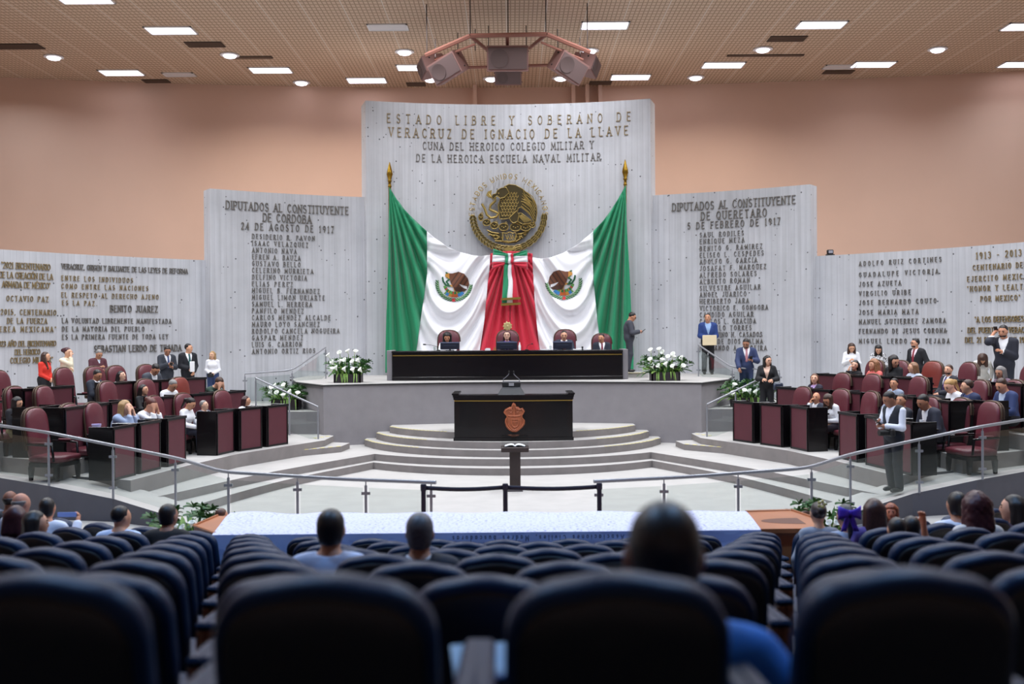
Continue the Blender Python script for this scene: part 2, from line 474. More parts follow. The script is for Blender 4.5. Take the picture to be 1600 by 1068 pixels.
# ------------------------------------------------------------------ stage, steps, side tiers
ZST, ZLAND, RIS = 1.65, 1.03, 0.139
def arcpts(x0, x1, yend, ymid, n=24):
    """arc through (x0,yend),(mid,ymid),(x1,yend)"""
    c = (x1 - x0) / 2; s = abs(yend - ymid); R = (c * c + s * s) / (2 * s); xm = (x0 + x1) / 2
    sg = 1 if ymid < yend else -1
    yc = ymid + sg * R
    out = []
    for i in range(n + 1):
        x = x0 + (x1 - x0) * i / n
        out.append((x, yc - sg * math.sqrt(max(0, R * R - (x - xm) ** 2))))
    return out
front = arcpts(-4.2, 4.2, 22.75, 23.75)
stage_poly = [(-5.15, 24.4)] + front + [(5.15, 24.4), (5.6, 26.0), (5.6, 30.5), (-5.6, 30.5), (-5.6, 26.0)]
mb = MB(); mb.slab(stage_poly, 0, ZST - 0.035); o = struct('stage_wall', mb, M['stage_face'])
lip = [(-5.2, 24.38)] + [(x * 1.008, y - 0.04) for x, y in front] + [(5.2, 24.38), (5.65, 26.0), (5.65, 30.5), (-5.65, 30.5), (-5.65, 26.0)]
mb = MB(); mb.slab(lip, ZST - 0.035, ZST - 0.012); struct('stage_edge', mb, M['blackmatt'])
mb = MB(); mb.slab(stage_poly, ZST - 0.012, ZST); struct('stage_floor', mb, M['carpet'])

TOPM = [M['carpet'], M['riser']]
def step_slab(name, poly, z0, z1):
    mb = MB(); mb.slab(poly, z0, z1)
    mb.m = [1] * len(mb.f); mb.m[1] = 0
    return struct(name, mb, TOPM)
# steps up to the rostrum (top step first); corners read from the photograph
T1 = arcpts(-2.75, 2.75, 22.9, 21.25); step_slab('rostrum_step_1', T1 + [(2.75, 23.9), (-2.75, 23.9)], 0.3, RIS * 5)
T2 = arcpts(-3.05, 3.05, 22.9, 20.75); step_slab('rostrum_step_2', T2 + [(3.05, 23.9), (-3.05, 23.9)], 0.2, RIS * 4)
T3 = arcpts(-3.3, 3.3, 22.8, 20.5); step_slab('rostrum_step_3', T3 + [(3.3, 23.9), (-3.3, 23.9)], 0.1, RIS * 3)
# the two lowest steps run on to both sides as concave walks along the seat blocks
L4 = [(-2.87, 21.25), (-3.9, 19.4), (-4.62, 17.9), (-5.1, 16.6), (-5.45, 15.7), (-5.6, 15.4)]
L5 = [(-2.85, 20.95), (-3.55, 19.6), (-4.1, 18.4), (-4.55, 17.0), (-4.86, 15.8), (-5.0, 15.4)]
def smooth_pts(P, n=6):
    out = []
    for i in range(len(P) - 1):
        p0 = P[max(i - 1, 0)]; p1 = P[i]; p2 = P[i + 1]; p3 = P[min(i + 2, len(P) - 1)]
        for k in range(n):
            t = k / n
            out.append(tuple(0.5 * (2 * b + (c - a) * t + (2 * a - 5 * b + 4 * c - d) * t * t + (3 * b - 3 * c + d - a) * t ** 3) for a, b, c, d in zip(p0, p1, p2, p3)))
    out.append(P[-1]); return out
for nm, L, ym, z1 in (('rostrum_step_4', L4, 20.2, RIS * 2), ('rostrum_step_5', L5, 20.0, RIS)):
    S = smooth_pts(L)
    mid = arcpts(S[0][0], -S[0][0], S[0][1], ym if nm.endswith('4') else 19.85)
    left = S[::-1]; right = [(-x, y) for x, y in S]
    zend = left[0][1]
    poly = [(-6.0, zend)] + left[:-1] + mid + right[1:] + [(6.0, zend), (6.0, 18.0), (5.2, 22.0), (4.4, 23.9), (-4.4, 23.9), (-5.2, 22.0), (-6.0, 18.0)]
    step_slab(nm, poly, 0.0, z1)

# rows of the two side blocks: desk lines (left side; mirrored for the right)
ROWS = dict(
    A=[(-4.35, 21.8), (-4.81, 20.85), (-5.55, 19.3), (-5.94, 17.66), (-6.22, 16.05), (-6.27, 15.75)],
    B=[(-5.45, 22.4), (-5.94, 21.4), (-6.68, 19.84), (-7.1, 18.35), (-7.42, 16.1), (-7.43, 16.0)],
    C=[(-6.45, 23.1), (-6.98, 22.1), (-7.87, 20.3), (-8.35, 18.6), (-8.54, 18.0), (-8.8, 16.7)])
ROWZ = dict(A=0.53, B=0.78, C=1.03)
def offs(P, d):
    out = []
    for i, p in enumerate(P):
        a = P[max(i - 1, 0)]; b = P[min(i + 1, len(P) - 1)]
        tx, ty = b[0] - a[0], b[1] - a[1]; l = math.hypot(tx, ty)
        nx, ny = ty / l, -tx / l        # outward = away from the hall's middle on the left side
        if nx > 0: nx, ny = -nx, -ny
        out.append((p[0] + nx * d, p[1] + ny * d))
    return out
for side, sn in ((-1, 'left'), (1, 'right')):
    for k, r in enumerate('ABC'):
        inner = offs(ROWS[r], -0.42)
        far = (-3.95, 22.6) if r == 'A' else inner[0]
        poly = ([far] if r == 'A' else []) + inner + [(-9.5, max(17.4, inner[-1][1])), (-13.9, 20.0), (-13.9, 24.0), (-10, 27), (-6.2, 27.0), (-5.0, 24.2)]
        if side > 0: poly = [(-x, y) for x, y in poly]
        step_slab('tier_%s_%d' % (sn, k + 1), poly, 0.0, ROWZ[r])
    # landing beside the stage with the lower planter
    poly = [(-4.35, 23.0), (-5.55, 23.1), (-6.3, 24.3), (-6.3, 27.5), (-5.2, 27.5), (-5.0, 24.3)]
    if side > 0: poly = [(-x, y) for x, y in poly]
    mb = MB(); mb.slab(poly, 0.4, ZLAND + .005); mb.m = [1] * len(mb.f); mb.m[1] = 0
    struct('landing_%s' % sn, mb, [M['carpet'], M['stage_face']])
    # yellow-marked step beside the landing
    for j, (a, b, z) in enumerate((((-3.7, 21.75), (-4.52, 20.95), 0.40), )):
        poly = [(-3.55, 22.3), (-3.62, 21.6), (-4.48, 20.75), (-4.75, 21.4), (-4.2, 22.6)]
        if side > 0: poly = [(-x, y) for x, y in poly]
        step_slab('side_step_%s' % sn, poly, 0.2, 0.40)

# ramps behind the glass railing: outer edge (rail line), rising towards the side blocks
RAIL = [(-0.95, 12.65, 0.0), (-2.2, 12.95, 0.0), (-3.8, 13.4, 0.03), (-4.7, 14.4, 0.16), (-5.9, 15.1, 0.34), (-6.96, 15.35, 0.5), (-8.0, 16.0, 0.535), (-9.5, 16.9, 0.55)]
RAILH = [0.9, 0.91, 0.92, 0.85, 0.79, 0.80, 0.82, 0.82]
for side, sn in ((-1, 'left'), (1, 'right')):
    out = [(p[0] * -side, p[1], p[2]) for p in RAIL[2:]]
    inn = [(-4.3, 15.4, .03), (-5.0, 15.7, .16), (-5.75, 15.95, .34), (-6.6, 15.95, .5), (-7.8, 16.55, .535), (-9.5, 17.5, .55)]
    inn = [(p[0] * -side, p[1], p[2]) for p in inn]
    n = len(out)
    vs = out + inn + [(p[0], p[1], -0.05) for p in out] + [(p[0], p[1], -0.05) for p in inn]
    fs = []
    ms = []
    for i in range(n - 1):
        fs.append((i, i + 1, n + i + 1, n + i)); ms.append(0)
        fs.append((2 * n + i, 2 * n + i + 1, i + 1, i)); ms.append(1)
        fs.append((n + i, n + i + 1, 3 * n + i + 1, 3 * n + i)); ms.append(1)
    fs.append((n - 1, 2 * n - 1, 4 * n - 1, 3 * n - 1)); ms.append(1)
    if side > 0: fs = [f[::-1] for f in fs]
    mb = MB(); mb.add(vs, fs); mb.m = ms
    struct('ramp_%s' % sn, mb, [M['carpet'], M['skirt']])

# tiers under the public seats
SEATD0, SEATP, SEATZ0, SEATDZ = 2.29, 1.05, 2.178, 0.19
SEATH = 0.95
for i in range(8):
    d = SEATD0 + SEATP * i
    z = SEATZ0 - SEATDZ * i - SEATH
    if z < 0.0: break
    mb = MB(); mb.box((0, (d + 0.42 - 4.9) / 2 + 0.0, (z + PUBZ) / 2), (39, d + 0.42 + 4.9, z - PUBZ)); struct('public_tier_%d' % (i + 1), mb, M['dark_floor'])

# yellow tape marks on the step corners
def tape(pts, z, name='step_tape'):
    mb = MB()
    for i in range(len(pts) - 1):
        a = Vector((*pts[i], z)); b = Vector((*pts[i + 1], z)); t = (b - a).normalized(); nrm = Vector((-t.y, t.x, 0))
        if nrm.y < 0: nrm = -nrm
        for k in range(3):
            p = a + (b - a) * (k / 3); q = a + (b - a) * (k / 3 + .15)
            mb.add([p, q, q + nrm * .07, p + nrm * .07, p + Vector((0, 0, .006)), q + Vector((0, 0, .006)), q + nrm * .07 + Vector((0, 0, .006)), p + nrm * .07 + Vector((0, 0, .006))],
                   [(0, 3, 2, 1), (4, 5, 6, 7), (0, 1, 5, 4), (1, 2, 6, 5), (2, 3, 7, 6), (3, 0, 4, 7)])
    o = mb.build('trim_tape', M['yellow'], None, None); o['kind'] = 'structure'; return o
for T, z, n0 in ((T1, RIS * 5, 7), (T2, RIS * 4, 6), (T3, RIS * 3, 6)):
    tape(T[:n0], z); tape(T[-n0:], z)
for s in (-1, 1):
    tape([(s * x, y) for x, y in [(-3.62, 21.6), (-4.05, 21.18), (-4.48, 20.75)]], 0.40)
    tape([(s * x, y) for x, y in [(-4.0, 22.45), (-4.3, 21.95)]], 0.53)

# ------------------------------------------------------------------ lettering: a small stroke alphabet with serifs
def _arc(cx, cy, rx, ry, a0, a1, n=7):
    return [(cx + rx * math.cos(math.radians(a0 + (a1 - a0) * i / n)), cy + ry * math.sin(math.radians(a0 + (a1 - a0) * i / n))) for i in range(n + 1)]
GL = {
 'A': (.78, [[(0, 0), (.39, 1), (.78, 0)], [(.13, .34), (.65, .34)]]),
 'B': (.64, [[(0, 0), (0, 1), (.36, 1)] + _arc(.36, .77, .22, .23, 90, -90, 5) + [(0, .54)], [(.36, .54)] + _arc(.38, .27, .26, .27, 90, -90, 5) + [(0, 0)]]),
 'C': (.7, [_arc(.37, .5, .37, .5, 42, 318, 10)]),
 'D': (.7, [[(0, 0), (0, 1), (.3, 1)] + _arc(.3, .5, .4, .5, 90, -90, 8) + [(0, 0)]]),
 'E': (.6, [[(.58, 1), (0, 1), (0, 0), (.6, 0)], [(0, .52), (.46, .52)]]),
 'F': (.58, [[(.58, 1), (0, 1), (0, 0)], [(0, .52), (.44, .52)]]),
 'G': (.74, [_arc(.37, .5, .37, .5, 42, 340, 10) + [(.72, .45), (.45, .45)]]),
 'H': (.72, [[(0, 0), (0, 1)], [(.72, 0), (.72, 1)], [(0, .52), (.72, .52)]]),
 'I': (.12, [[(.06, 0), (.06, 1)]]),
 'J': (.5, [[(.46, 1), (.46, .25)] + _arc(.24, .25, .22, .25, 0, -160, 5)]),
 'L': (.56, [[(0, 1), (0, 0), (.56, 0)]]),
 'M': (.86, [[(0, 0), (.04, 1), (.43, .2), (.82, 1), (.86, 0)]]),
 'N': (.72, [[(0, 0), (0, 1), (.72, 0), (.72, 1)]]),
 'O': (.76, [_arc(.38, .5, .38, .5, 90, 450, 12)]),
 'P': (.62, [[(0, 0), (0, 1), (.35, 1)] + _arc(.35, .74, .26, .26, 90, -90, 5) + [(0, .48)]]),
 'Q': (.78, [_arc(.38, .5, .38, .5, 90, 450, 12), [(.45, .25), (.78, -.08)]]),
 'R': (.66, [[(0, 0), (0, 1), (.35, 1)] + _arc(.35, .75, .25, .25, 90, -90, 5) + [(0, .5)], [(.3, .5), (.66, 0)]]),
 'S': (.6, [_arc(.3, .75, .27, .25, 30, 260, 6) + _arc(.3, .25, .29, .26, 80, -150, 6)]),
 'T': (.7, [[(0, 1), (.7, 1)], [(.35, 1), (.35, 0)]]),
 'U': (.7, [[(0, 1), (0, .3)] + _arc(.35, .3, .35, .3, 180, 360, 7) + [(.7, 1)]]),
 'V': (.74, [[(0, 1), (.37, 0), (.74, 1)]]),
 'X': (.7, [[(0, 0), (.7, 1)], [(0, 1), (.7, 0)]]),
 'Y': (.7, [[(0, 1), (.35, .5), (.7, 1)], [(.35, .5), (.35, 0)]]),
 'Z': (.64, [[(0, 1), (.62, 1), (0, 0), (.64, 0)]]),
 '0': (.58, [_arc(.29, .5, .29, .5, 90, 450, 10)]),
 '1': (.3, [[(0, .8), (.18, 1), (.18, 0)]]),
 '2': (.58, [_arc(.29, .72, .28, .28, 170, -30, 6) + [(0, 0), (.58, 0)]]),
 '3': (.56, [_arc(.26, .76, .26, .24, 150, -80, 6) + _arc(.26, .27, .29, .27, 80, -150, 6)]),
 '4': (.6, [[(.45, 0), (.45, 1), (0, .3), (.6, .3)]]),
 '5': (.56, [[(.52, 1), (.08, 1), (.04, .55)] + _arc(.26, .32, .29, .32, 110, -150, 7)]),
 '7': (.56, [[(0, 1), (.56, 1), (.2, 0)]]),
 '9': (.58, [_arc(.29, .7, .28, .29, 0, 360, 9) + [(.5, .3), (.3, 0)]]),
 '.': (.14, [[(.03, 0), (.11, 0)]]), ',': (.16, [[(.1, .04), (.03, -.16)]]), '-': (.4, [[(.03, .45), (.37, .45)]]),
 '"': (.26, [[(.05, 1), (.05, .78)], [(.2, 1), (.2, .78)]]), ' ': (.42, []),
 'a': (.5, [_arc(.23, .25, .23, .26, 0, 360, 8), [(.46, .5), (.46, 0)]]), 'c': (.46, [_arc(.24, .25, .24, .26, 45, 315, 7)]),
 'd': (.5, [_arc(.23, .25, .23, .26, 0, 360, 8), [(.47, 1), (.47, 0)]]), 'e': (.48, [[(.02, .26), (.46, .26)] + _arc(.24, .25, .23, .26, 10, 310, 8)]),
 'i': (.1, [[(.05, .5), (.05, 0)], [(.05, .68), (.05, .78)]]), 'l': (.1, [[(.05, 1), (.05, 0)]]),
 'n': (.46, [[(.02, .5), (.02, 0)], _arc(.23, .28, .21, .23, 180, 0, 6) + [(.44, 0)]]), 'o': (.5, [_arc(.25, .25, .24, .26, 0, 360, 9)]),
 'r': (.32, [[(.02, .5), (.02, 0)], _arc(.22, .26, .2, .24, 180, 70, 4)]), 's': (.4, [_arc(.2, .38, .17, .13, 30, 260, 5) + _arc(.2, .13, .19, .14, 80, -150, 5)]),
 'u': (.48, [[(.02, .5), (.02, .2)] + _arc(.22, .2, .2, .2, 180, 360, 5) + [(.42, .5)], [(.44, .5), (.44, 0)]]), 'b': (.5, [_arc(.27, .25, .23, .26, 0, 360, 8), [(.03, 1), (.03, 0)]]),
 'v': (.44, [[(0, .5), (.22, 0), (.44, .5)]]),
}
ACC = {'Ñ': ('N', [[(.15, 1.14), (.3, 1.22), (.42, 1.14), (.57, 1.22)]]), 'É': ('E', [[(.22, 1.1), (.4, 1.26)]]), 'Ó': ('O', [[(.32, 1.1), (.5, 1.26)]])}
for k_, (b_, s_) in ACC.items(): GL[k_] = (GL[b_][0], GL[b_][1] + s_)

def text_strokes(txt):
    """list of strokes in units of cap height, and the total set of glyph (start, width)"""
    out = []; x = 0.0
    for ch in txt:
        w, st = GL[ch]
        out.append((x, w, st, ch)); x += w
    return out, x

def letters(mb, txt, width, cap, place, t=0.1, depth=0.05, serif=True, each=None):
    """lettering of the given overall width and cap height; place(x, z, y) -> world point, y = distance in front of the surface"""
    g, tot = text_strokes(txt)
    n = len(txt); gw = cap * 0.62
    sp = (width - tot * gw) / max(1, n - 1)
    if sp < cap * 0.08:
        gw = (width - cap * 0.08 * (n - 1)) / tot; sp = cap * 0.08
    T = t * cap * .66
    for i, (x, w, st, ch) in enumerate(g):
        if each and ch != ' ': mb = MB()
        ox = x * gw + sp * i
        segs = []
        for s in st:
            P = [(ox + a * gw, b * cap) for a, b in s]
            for k in range(len(P) - 1): segs.append((P[k], P[k + 1], T))
            if serif:
                for (q, p) in ((P[0], P[1]), (P[-1], P[-2])):
                    dx, dz = q[0] - p[0], q[1] - p[1]
                    if abs(dz) > abs(dx) * 1.0 and (abs(q[1]) < 1e-6 or abs(q[1] - cap) < 1e-6) and abs(dz) > .3 * cap:
                        e = 0.11 * cap
                        segs.append(((q[0] - e, q[1]), (q[0] + e, q[1]), T * .8))
        for (a, b, tt) in segs:
            dx, dz = b[0] - a[0], b[1] - a[1]; l = math.hypot(dx, dz) or 1e-6
            ux, uz = dx / l * tt * .45, dz / l * tt * .45; nx, nz = -dz / l * tt / 2, dx / l * tt / 2
            q = [(a[0] - ux + nx, a[1] - uz + nz), (a[0] - ux - nx, a[1] - uz - nz), (b[0] + ux - nx, b[1] + uz - nz), (b[0] + ux + nx, b[1] + uz + nz)]
            vs = [place(x_, z_, 0.0) for x_, z_ in q] + [place(x_, z_, depth * .6) for x_, z_ in q]
            mb.add(vs, [(3, 2, 1, 0), (4, 5, 6, 7), (0, 1, 5, 4), (1, 2, 6, 5), (2, 3, 7, 6), (3, 0, 4, 7)])
        if each and ch != ' ': each(mb)

def inscription(label, lines, R, m, t=0.12, depth=0.05, split=False):
    """lines: (text, x0, y0, x1, y1, cap_px): baseline ends in the photograph; letters stand on the curved wall"""
    th0, z0 = wall_hit(lines[0][1], lines[0][2], R)
    root = thing('wall_inscription', label, 'inscription', wall_pt(th0, z0, R))
    for ln in lines:
        txt, x0, y0, x1, y1, cp = ln[:6]
        a, za = wall_hit(x0, y0, R); b, zb = wall_hit(x1, y1, R)
        _, zt = wall_hit((x0 + x1) / 2, (y0 + y1) / 2 - cp, R); _, zm = wall_hit((x0 + x1) / 2, (y0 + y1) / 2, R)
        cap = zt - zm; wd = (b - a) * R; zz = (za + zb) / 2
        mb = MB()
        def place(x, z, y): return wall_pt(a + x / R, zz + z, R - 0.006 - y)
        if split:
            letters(mb, txt, wd, cap, place, t, depth, each=lambda b_: b_.build('letter', m, root, None, world=True))
        else:
            letters(mb, txt, wd, cap, place, t, depth)
            mb.build('text_line', m, root, None, world=True)
    return root

inscription('large metal heading reading ESTADO LIBRE Y SOBERANO at the top of the tall centre wall', [
    ('ESTADO LIBRE Y SOBERANO DE', 605, 192, 985, 187, 13), ('VERACRUZ DE IGNACIO DE LA LLAVE', 608, 214, 981, 209, 13.5)], RC, M['letter_gold'], 0.12, 0.03, True)
inscription('smaller metal inscription CUNA DEL HEROICO COLEGIO MILITAR below the main heading', [
    ('CUNA DEL HEROICO COLEGIO MILITAR Y', 661, 233, 927, 231, 11), ('DE LA HEROICA ESCUELA NAVAL MILITAR', 651, 252, 938, 250, 11)], RC, M['letter_dark'], 0.12, 0.025, True)
inscription('heading DIPUTADOS AL CONSTITUYENTE DE CORDOBA on the left side wall', [
    ('DIPUTADOS AL CONSTITUYENTE', 353, 327, 544, 334, 12), ('DE CORDOBA', 411, 346, 486, 348, 12), ('24 DE AGOSTO DE 1917', 377, 359, 521, 362, 10)], RS, M['letter_dark'], 0.14, 0.05, True)
names_l = ['DESIDERIO R. PAVON', 'ISAAC VELAZQUEZ', 'ANTONIO NAVA', 'EFREN A. BAUZA', 'GUSTAVO BELLO', 'CELERINO MURRIETA', 'DELFINO VICTORIA', 'ELIAS PEREZ', 'MIGUEL B. FERNANDEZ', 'MIGUEL LIMON URIARTE', 'SAMUEL L. HERRERA', 'PANFILO MENDEZ', 'CARLOS MENDEZ ALCALDE', 'MAURO LOYO SANCHEZ', 'RODOLFO CANCELA NOGUEIRA', 'GASPAR MENDEZ', 'LUIS G. CARRION', 'ANTONIO ORTIZ RIOS']
ends_l = [491, 481, 463, 469, 469, 489, 479, 457, 499, 507, 487, 474, 516, 499, 530, 473, 471, 492]
inscription('long column of deputies names on the left side wall from DESIDERIO R. PAVON down', [
    (n_, 394, 373.5 + 10.52 * i, e_, 374.8 + 10.35 * i, 7) for i, (n_, e_) in enumerate(zip(names_l, ends_l))], RS, M['letter_dark'], 0.13, 0.04)
inscription('heading DIPUTADOS AL CONSTITUYENTE DE QUERETARO on the right side wall', [
    ('DIPUTADOS AL CONSTITUYENTE', 1051, 330, 1243, 317, 12), ('DE QUERETARO', 1096, 343, 1198, 338, 12), ('5 DE FEBRERO DE 1917', 1075, 358, 1219, 350, 10)], RS, M['letter_dark'], 0.14, 0.05, True)
names_r = ['SAUL RODILES', 'ENRIQUE MEZA', 'BENITO G. RAMIREZ', 'ELISEO L. CESPEDES', 'ADOLFO G. GARCIA', 'JOSAFAT F. MARQUEZ', 'ALFREDO SOLARES', 'ALBERTO ROMAN', 'SILVESTRE AGUILAR', 'ANGEL JUARICO', 'HERIBERTO JARA', 'VICTORICO E. GONGORA', 'CANDIDO AGUILAR', 'CARLOS L. GRACIDA', 'MARCELO TORRES', 'SATURNINO H. CASADOS', 'JUAN DE DIOS PALMA', 'FERNANDO A. PEREIRA']
ends_r = [1162, 1163, 1191, 1193, 1183, 1197, 1182, 1171, 1188, 1166, 1170, 1200, 1177, 1181, 1174, 1191, 1192, 1198]
inscription('long column of deputies names on the right side wall from SAUL RODILES down', [
    (n_, 1094, 370 + 10.42 * i, e_, 367.5 + 10.5 * i, 7) for i, (n_, e_) in enumerate(zip(names_r, ends_r))], RS, M['letter_dark'], 0.13, 0.04)
inscription('small heading VERACRUZ ORIGEN Y BALUARTE on the low left wall', [('VERACRUZ, ORIGEN Y BALUARTE DE LAS LEYES DE REFORMA', 96, 420, 293, 427, 7.5)], RL, M['letter_dark'], 0.15, 0.04)
inscription('four line quotation ENTRE LOS INDIVIDUOS on the low left wall', [
    ('ENTRE LOS INDIVIDUOS', 96, 438, 207, 441, 7), ('COMO ENTRE LAS NACIONES', 96, 450.5, 231, 453.5, 7), ('EL RESPETO AL DERECHO AJENO', 96, 464, 247, 467, 7), ('ES LA PAZ.', 97, 476.5, 151, 477, 7)], RL, M['letter_gold'], 0.14, 0.04)
inscription('bold name BENITO JUAREZ under the first quotation on the low left wall', [('BENITO JUAREZ', 172, 487, 246, 487, 9.5)], RL, M['letter_dark'], 0.16, 0.05)
inscription('three line quotation LA VOLUNTAD LIBREMENTE MANIFESTADA on the low left wall', [
    ('LA VOLUNTAD LIBREMENTE MANIFESTADA', 97, 504.5, 267, 504.5, 7), ('DE LA MAYORIA DEL PUEBLO', 97, 517.5, 225, 516.5, 7), ('ES LA PRIMERA FUENTE DE TODA LEY', 97, 530, 262, 528.5, 7)], RL, M['letter_dark'], 0.14, 0.04)
inscription('bold name SEBASTIAN LERDO DE TEJADA above the standing people on the low left wall', [('SEBASTIAN LERDO DE TEJADA', 147, 549.5, 283, 547.5, 9.5)], RL, M['letter_dark'], 0.16, 0.05)
inscription('gold inscription 2021 BICENTENARIO DE LA CREACION at the left end of the low left wall', [
    ('"2021 BICENTENARIO', 2, 419, 78, 421, 9), ('DE LA CREACIÓN DE LA', -1, 434, 82, 436, 9), ('ARMADA DE MÉXICO"', 3, 448.5, 78, 450.5, 9)], RL, M['letter_gold'], 0.14, 0.04)
inscription('gold name OCTAVIO PAZ on the low left wall', [('OCTAVIO PAZ', 10, 470, 75, 471, 8)], RL, M['letter_gold'], 0.13, 0.04)
inscription('gold inscription 2015 CENTENARIO DE LA FUERZA AEREA on the low left wall', [
    ('"2015, CENTENARIO', -3, 491, 87, 492, 8), ('DE LA FUERZA', 11, 505, 73, 505, 8), ('AÉREA MEXICANA"'.replace('É', 'E'), -8, 518.5, 87, 517.5, 8)], RL, M['letter_gold'], 0.14, 0.04)
inscription('gold inscription 2023 BICENTENARIO DEL HEROICO COLEGIO MILITAR behind the woman in red', [
    ('"2023 AÑO DEL BICENTENARIO', -8, 541, 87, 540, 8), ('DEL HEROICO', 23, 554, 62, 553, 8), ('COLEGIO MILITAR"', 16, 567, 82, 566, 8.5)], RL, M['letter_gold'], 0.14, 0.04)
names_2 = ['ADOLFO RUIZ CORTINES', 'GUADALUPE VICTORIA', 'JOSE AZUETA', 'VIRGILIO URIBE', 'JOSE BERNARDO COUTO', 'JOSE MARIA MATA', 'MANUEL GUTIERREZ ZAMORA', 'FERNANDO DE JESUS CORONA', 'MIGUEL LERDO DE TEJADA']
e2 = [(1471, 408.5), (1466, 427), (1408, 445), (1423, 460), (1463, 473.5), (1435, 490), (1478, 504), (1479, 519.5), (1484, 535)]
s2 = [415, 432.5, 447.5, 461.5, 475.5, 491, 505.5, 520.5, 536.5]
inscription('column of nine names from ADOLFO RUIZ CORTINES on the low right wall', [
    (n_, 1343, s_, e_[0], e_[1], 7) for n_, s_, e_ in zip(names_2, s2, e2)], RL, M['letter_dark'], 0.13, 0.04)
inscription('gold inscription 1913 - 2013 CENTENARIO DEL EJERCITO at the right end of the low right wall', [
    ('1913 - 2013', 1526, 404, 1596, 400, 10), ('CENTENARIO DEL', 1521, 422.5, 1604, 416.5, 8), ('EJERCITO MEXICANO', 1512, 440, 1620, 434, 8), ('"HONOR Y LEALTAD', 1512, 455, 1612, 451, 8), ('POR MEXICO"', 1533, 471, 1594, 468, 8)], RL, M['letter_gold'], 0.14, 0.04)
inscription('gold inscription A LOS DEFENSORES DEL PUERTO behind the bearded man phoning', [
    ('"A LOS DEFENSORES', 1524, 503, 1600, 502, 8.5), ('DEL PUERTO DE VERACRUZ', 1513, 520, 1616, 519, 8.5), ('DEL 21 DE ABRIL DE 1914"', 1509, 536, 1612, 534, 8.5)], RL, M['letter_gold'], 0.15, 0.05)

# ------------------------------------------------------------------ national flags draped over the centre wall
def wall_depth(px):
    th, z = wall_hit(px, 480, RC)
    return wall_pt(th, 0, RC).y
def lerp_poly(P, y):
    """x of a boundary given as (x,y) points, at height y"""
    if y <= P[0][1]: return P[0][0]
    for a, b in zip(P, P[1:]):
        if y <= b[1]: return a[0] + (b[0] - a[0]) * (y - a[1]) / (b[1] - a[1])
    return P[-1][0]
def top_at(T, x):
    T = sorted(T)
    for a, b in zip(T, T[1:]):
        if x <= b[0]: return a[1] + (b[1] - a[1]) * (x - a[0]) / max(1e-6, b[0] - a[0])
    return T[-1][1]

FLAGS = dict(
 left=dict(tip=(608, 290), bow=(797, 384),
    e0=[(608, 292), (606, 400), (603, 500), (602, 560), (602, 582)],
    e1=[(667, 361), (668, 400), (667, 430), (660, 467), (654, 512), (650, 548), (648, 582)],
    e2=[(766, 398), (764, 405), (757, 445), (755, 497), (749, 548), (747, 582)],
    e3=[(797.5, 393), (797.5, 582)],
    t0=[(608, 292), (620, 311), (632, 327), (645, 341), (657, 352), (667, 361)],
    t1=[(667, 361), (680, 372), (700, 386), (720, 394), (740, 399), (752, 400), (766, 398)],
    t2=[(766, 396), (780, 393), (797.5, 392)]),
 right=dict(tip=(978, 287), bow=(797, 384),
    e0=[(978, 289), (985, 400), (988, 500), (990, 552), (990, 582)],
    e1=[(927, 361), (924, 400), (929, 442), (934, 495), (939, 540), (942, 582)],
    e2=[(832, 402), (834, 415), (836, 431), (838, 483), (844, 547), (846, 582)],
    e3=[(797.5, 393), (797.5, 582)],
    t0=[(978, 289), (966, 310), (955, 328), (943, 344), (927, 361)],
    t1=[(927, 361), (905, 380), (880, 395), (860, 402), (845, 404), (832, 402)],
    t2=[(832, 396), (815, 393), (797.5, 392)]))

def fold(F, band, x, y, s):
    sgn = 1 if F is FLAGS['left'] else -1
    if band == 'green':
        dx, dy = (x - F['tip'][0]) * sgn, y - F['tip'][1] + 6
        ph = math.atan2(dx, dy); r = math.hypot(dx, dy)
        k = ph / 0.72
        a = 0.11 * min(1, r / 110)
        return a * (math.sin(k ** 0.8 * 2 * PI * 6.5 + 0.4) if k > 0 else 0.4) + 0.02 * math.sin(x * .35 + y * .01)
    if band == 'white':
        q = 4 * s * (1 - s)
        yy = y - 386 - 62 * q * min(1, max(0.25, (y - 372) / 90.0)) + 22 * (s - .5)
        if sgn < 0: yy += 4
        per = 26 + max(0, yy) * 0.12
        a = 0.10 * (0.5 + 0.5 * q)
        w = math.sin(yy / per * 2 * PI) + 0.35 * math.sin(yy / per * 4.6 * PI + 1.0 + 2 * s)
        edge = min(1, s / 0.12, (1 - s) / 0.12)
        fine = 0.35 * math.sin((x * 0.9 * sgn + y * .55) * .33) * (1 - edge)
        cxx = 709.5 if sgn > 0 else 880.5
        a *= 1 - 0.55 * math.exp(-((x - cxx) / 30) ** 2 - ((y - 448) / 26) ** 2)
        return a * w * (0.4 + 0.6 * edge) * min(1, max(0.2, (y - 362) / 30)) + 0.05 * fine + 0.1 * q
    dx, dy = (x - F['bow'][0]) * sgn, y - F['bow'][1] + 8
    ph = math.atan2(-dx, dy); r = math.hypot(dx, dy)
    return 0.07 * min(1, r / 90) * math.sin(ph / 0.5 * 2 * PI * 4.5 + .6) + .03 * math.sin(ph * 40) * min(1, r / 60)

BANDS = (('green', 'e0', 'e1', 't0', 'flag_green'), ('white', 'e1', 'e2', 't1', 'flag_white'), ('red', 'e2', 'e3', 't2', 'flag_red'))
def drape_pt(F, band, x, y, s, lift=0.0):
    d = wall_depth(x) - 0.38 - 1.25 * fold(F, band, x, y, s) - lift
    return at(x, y, d)

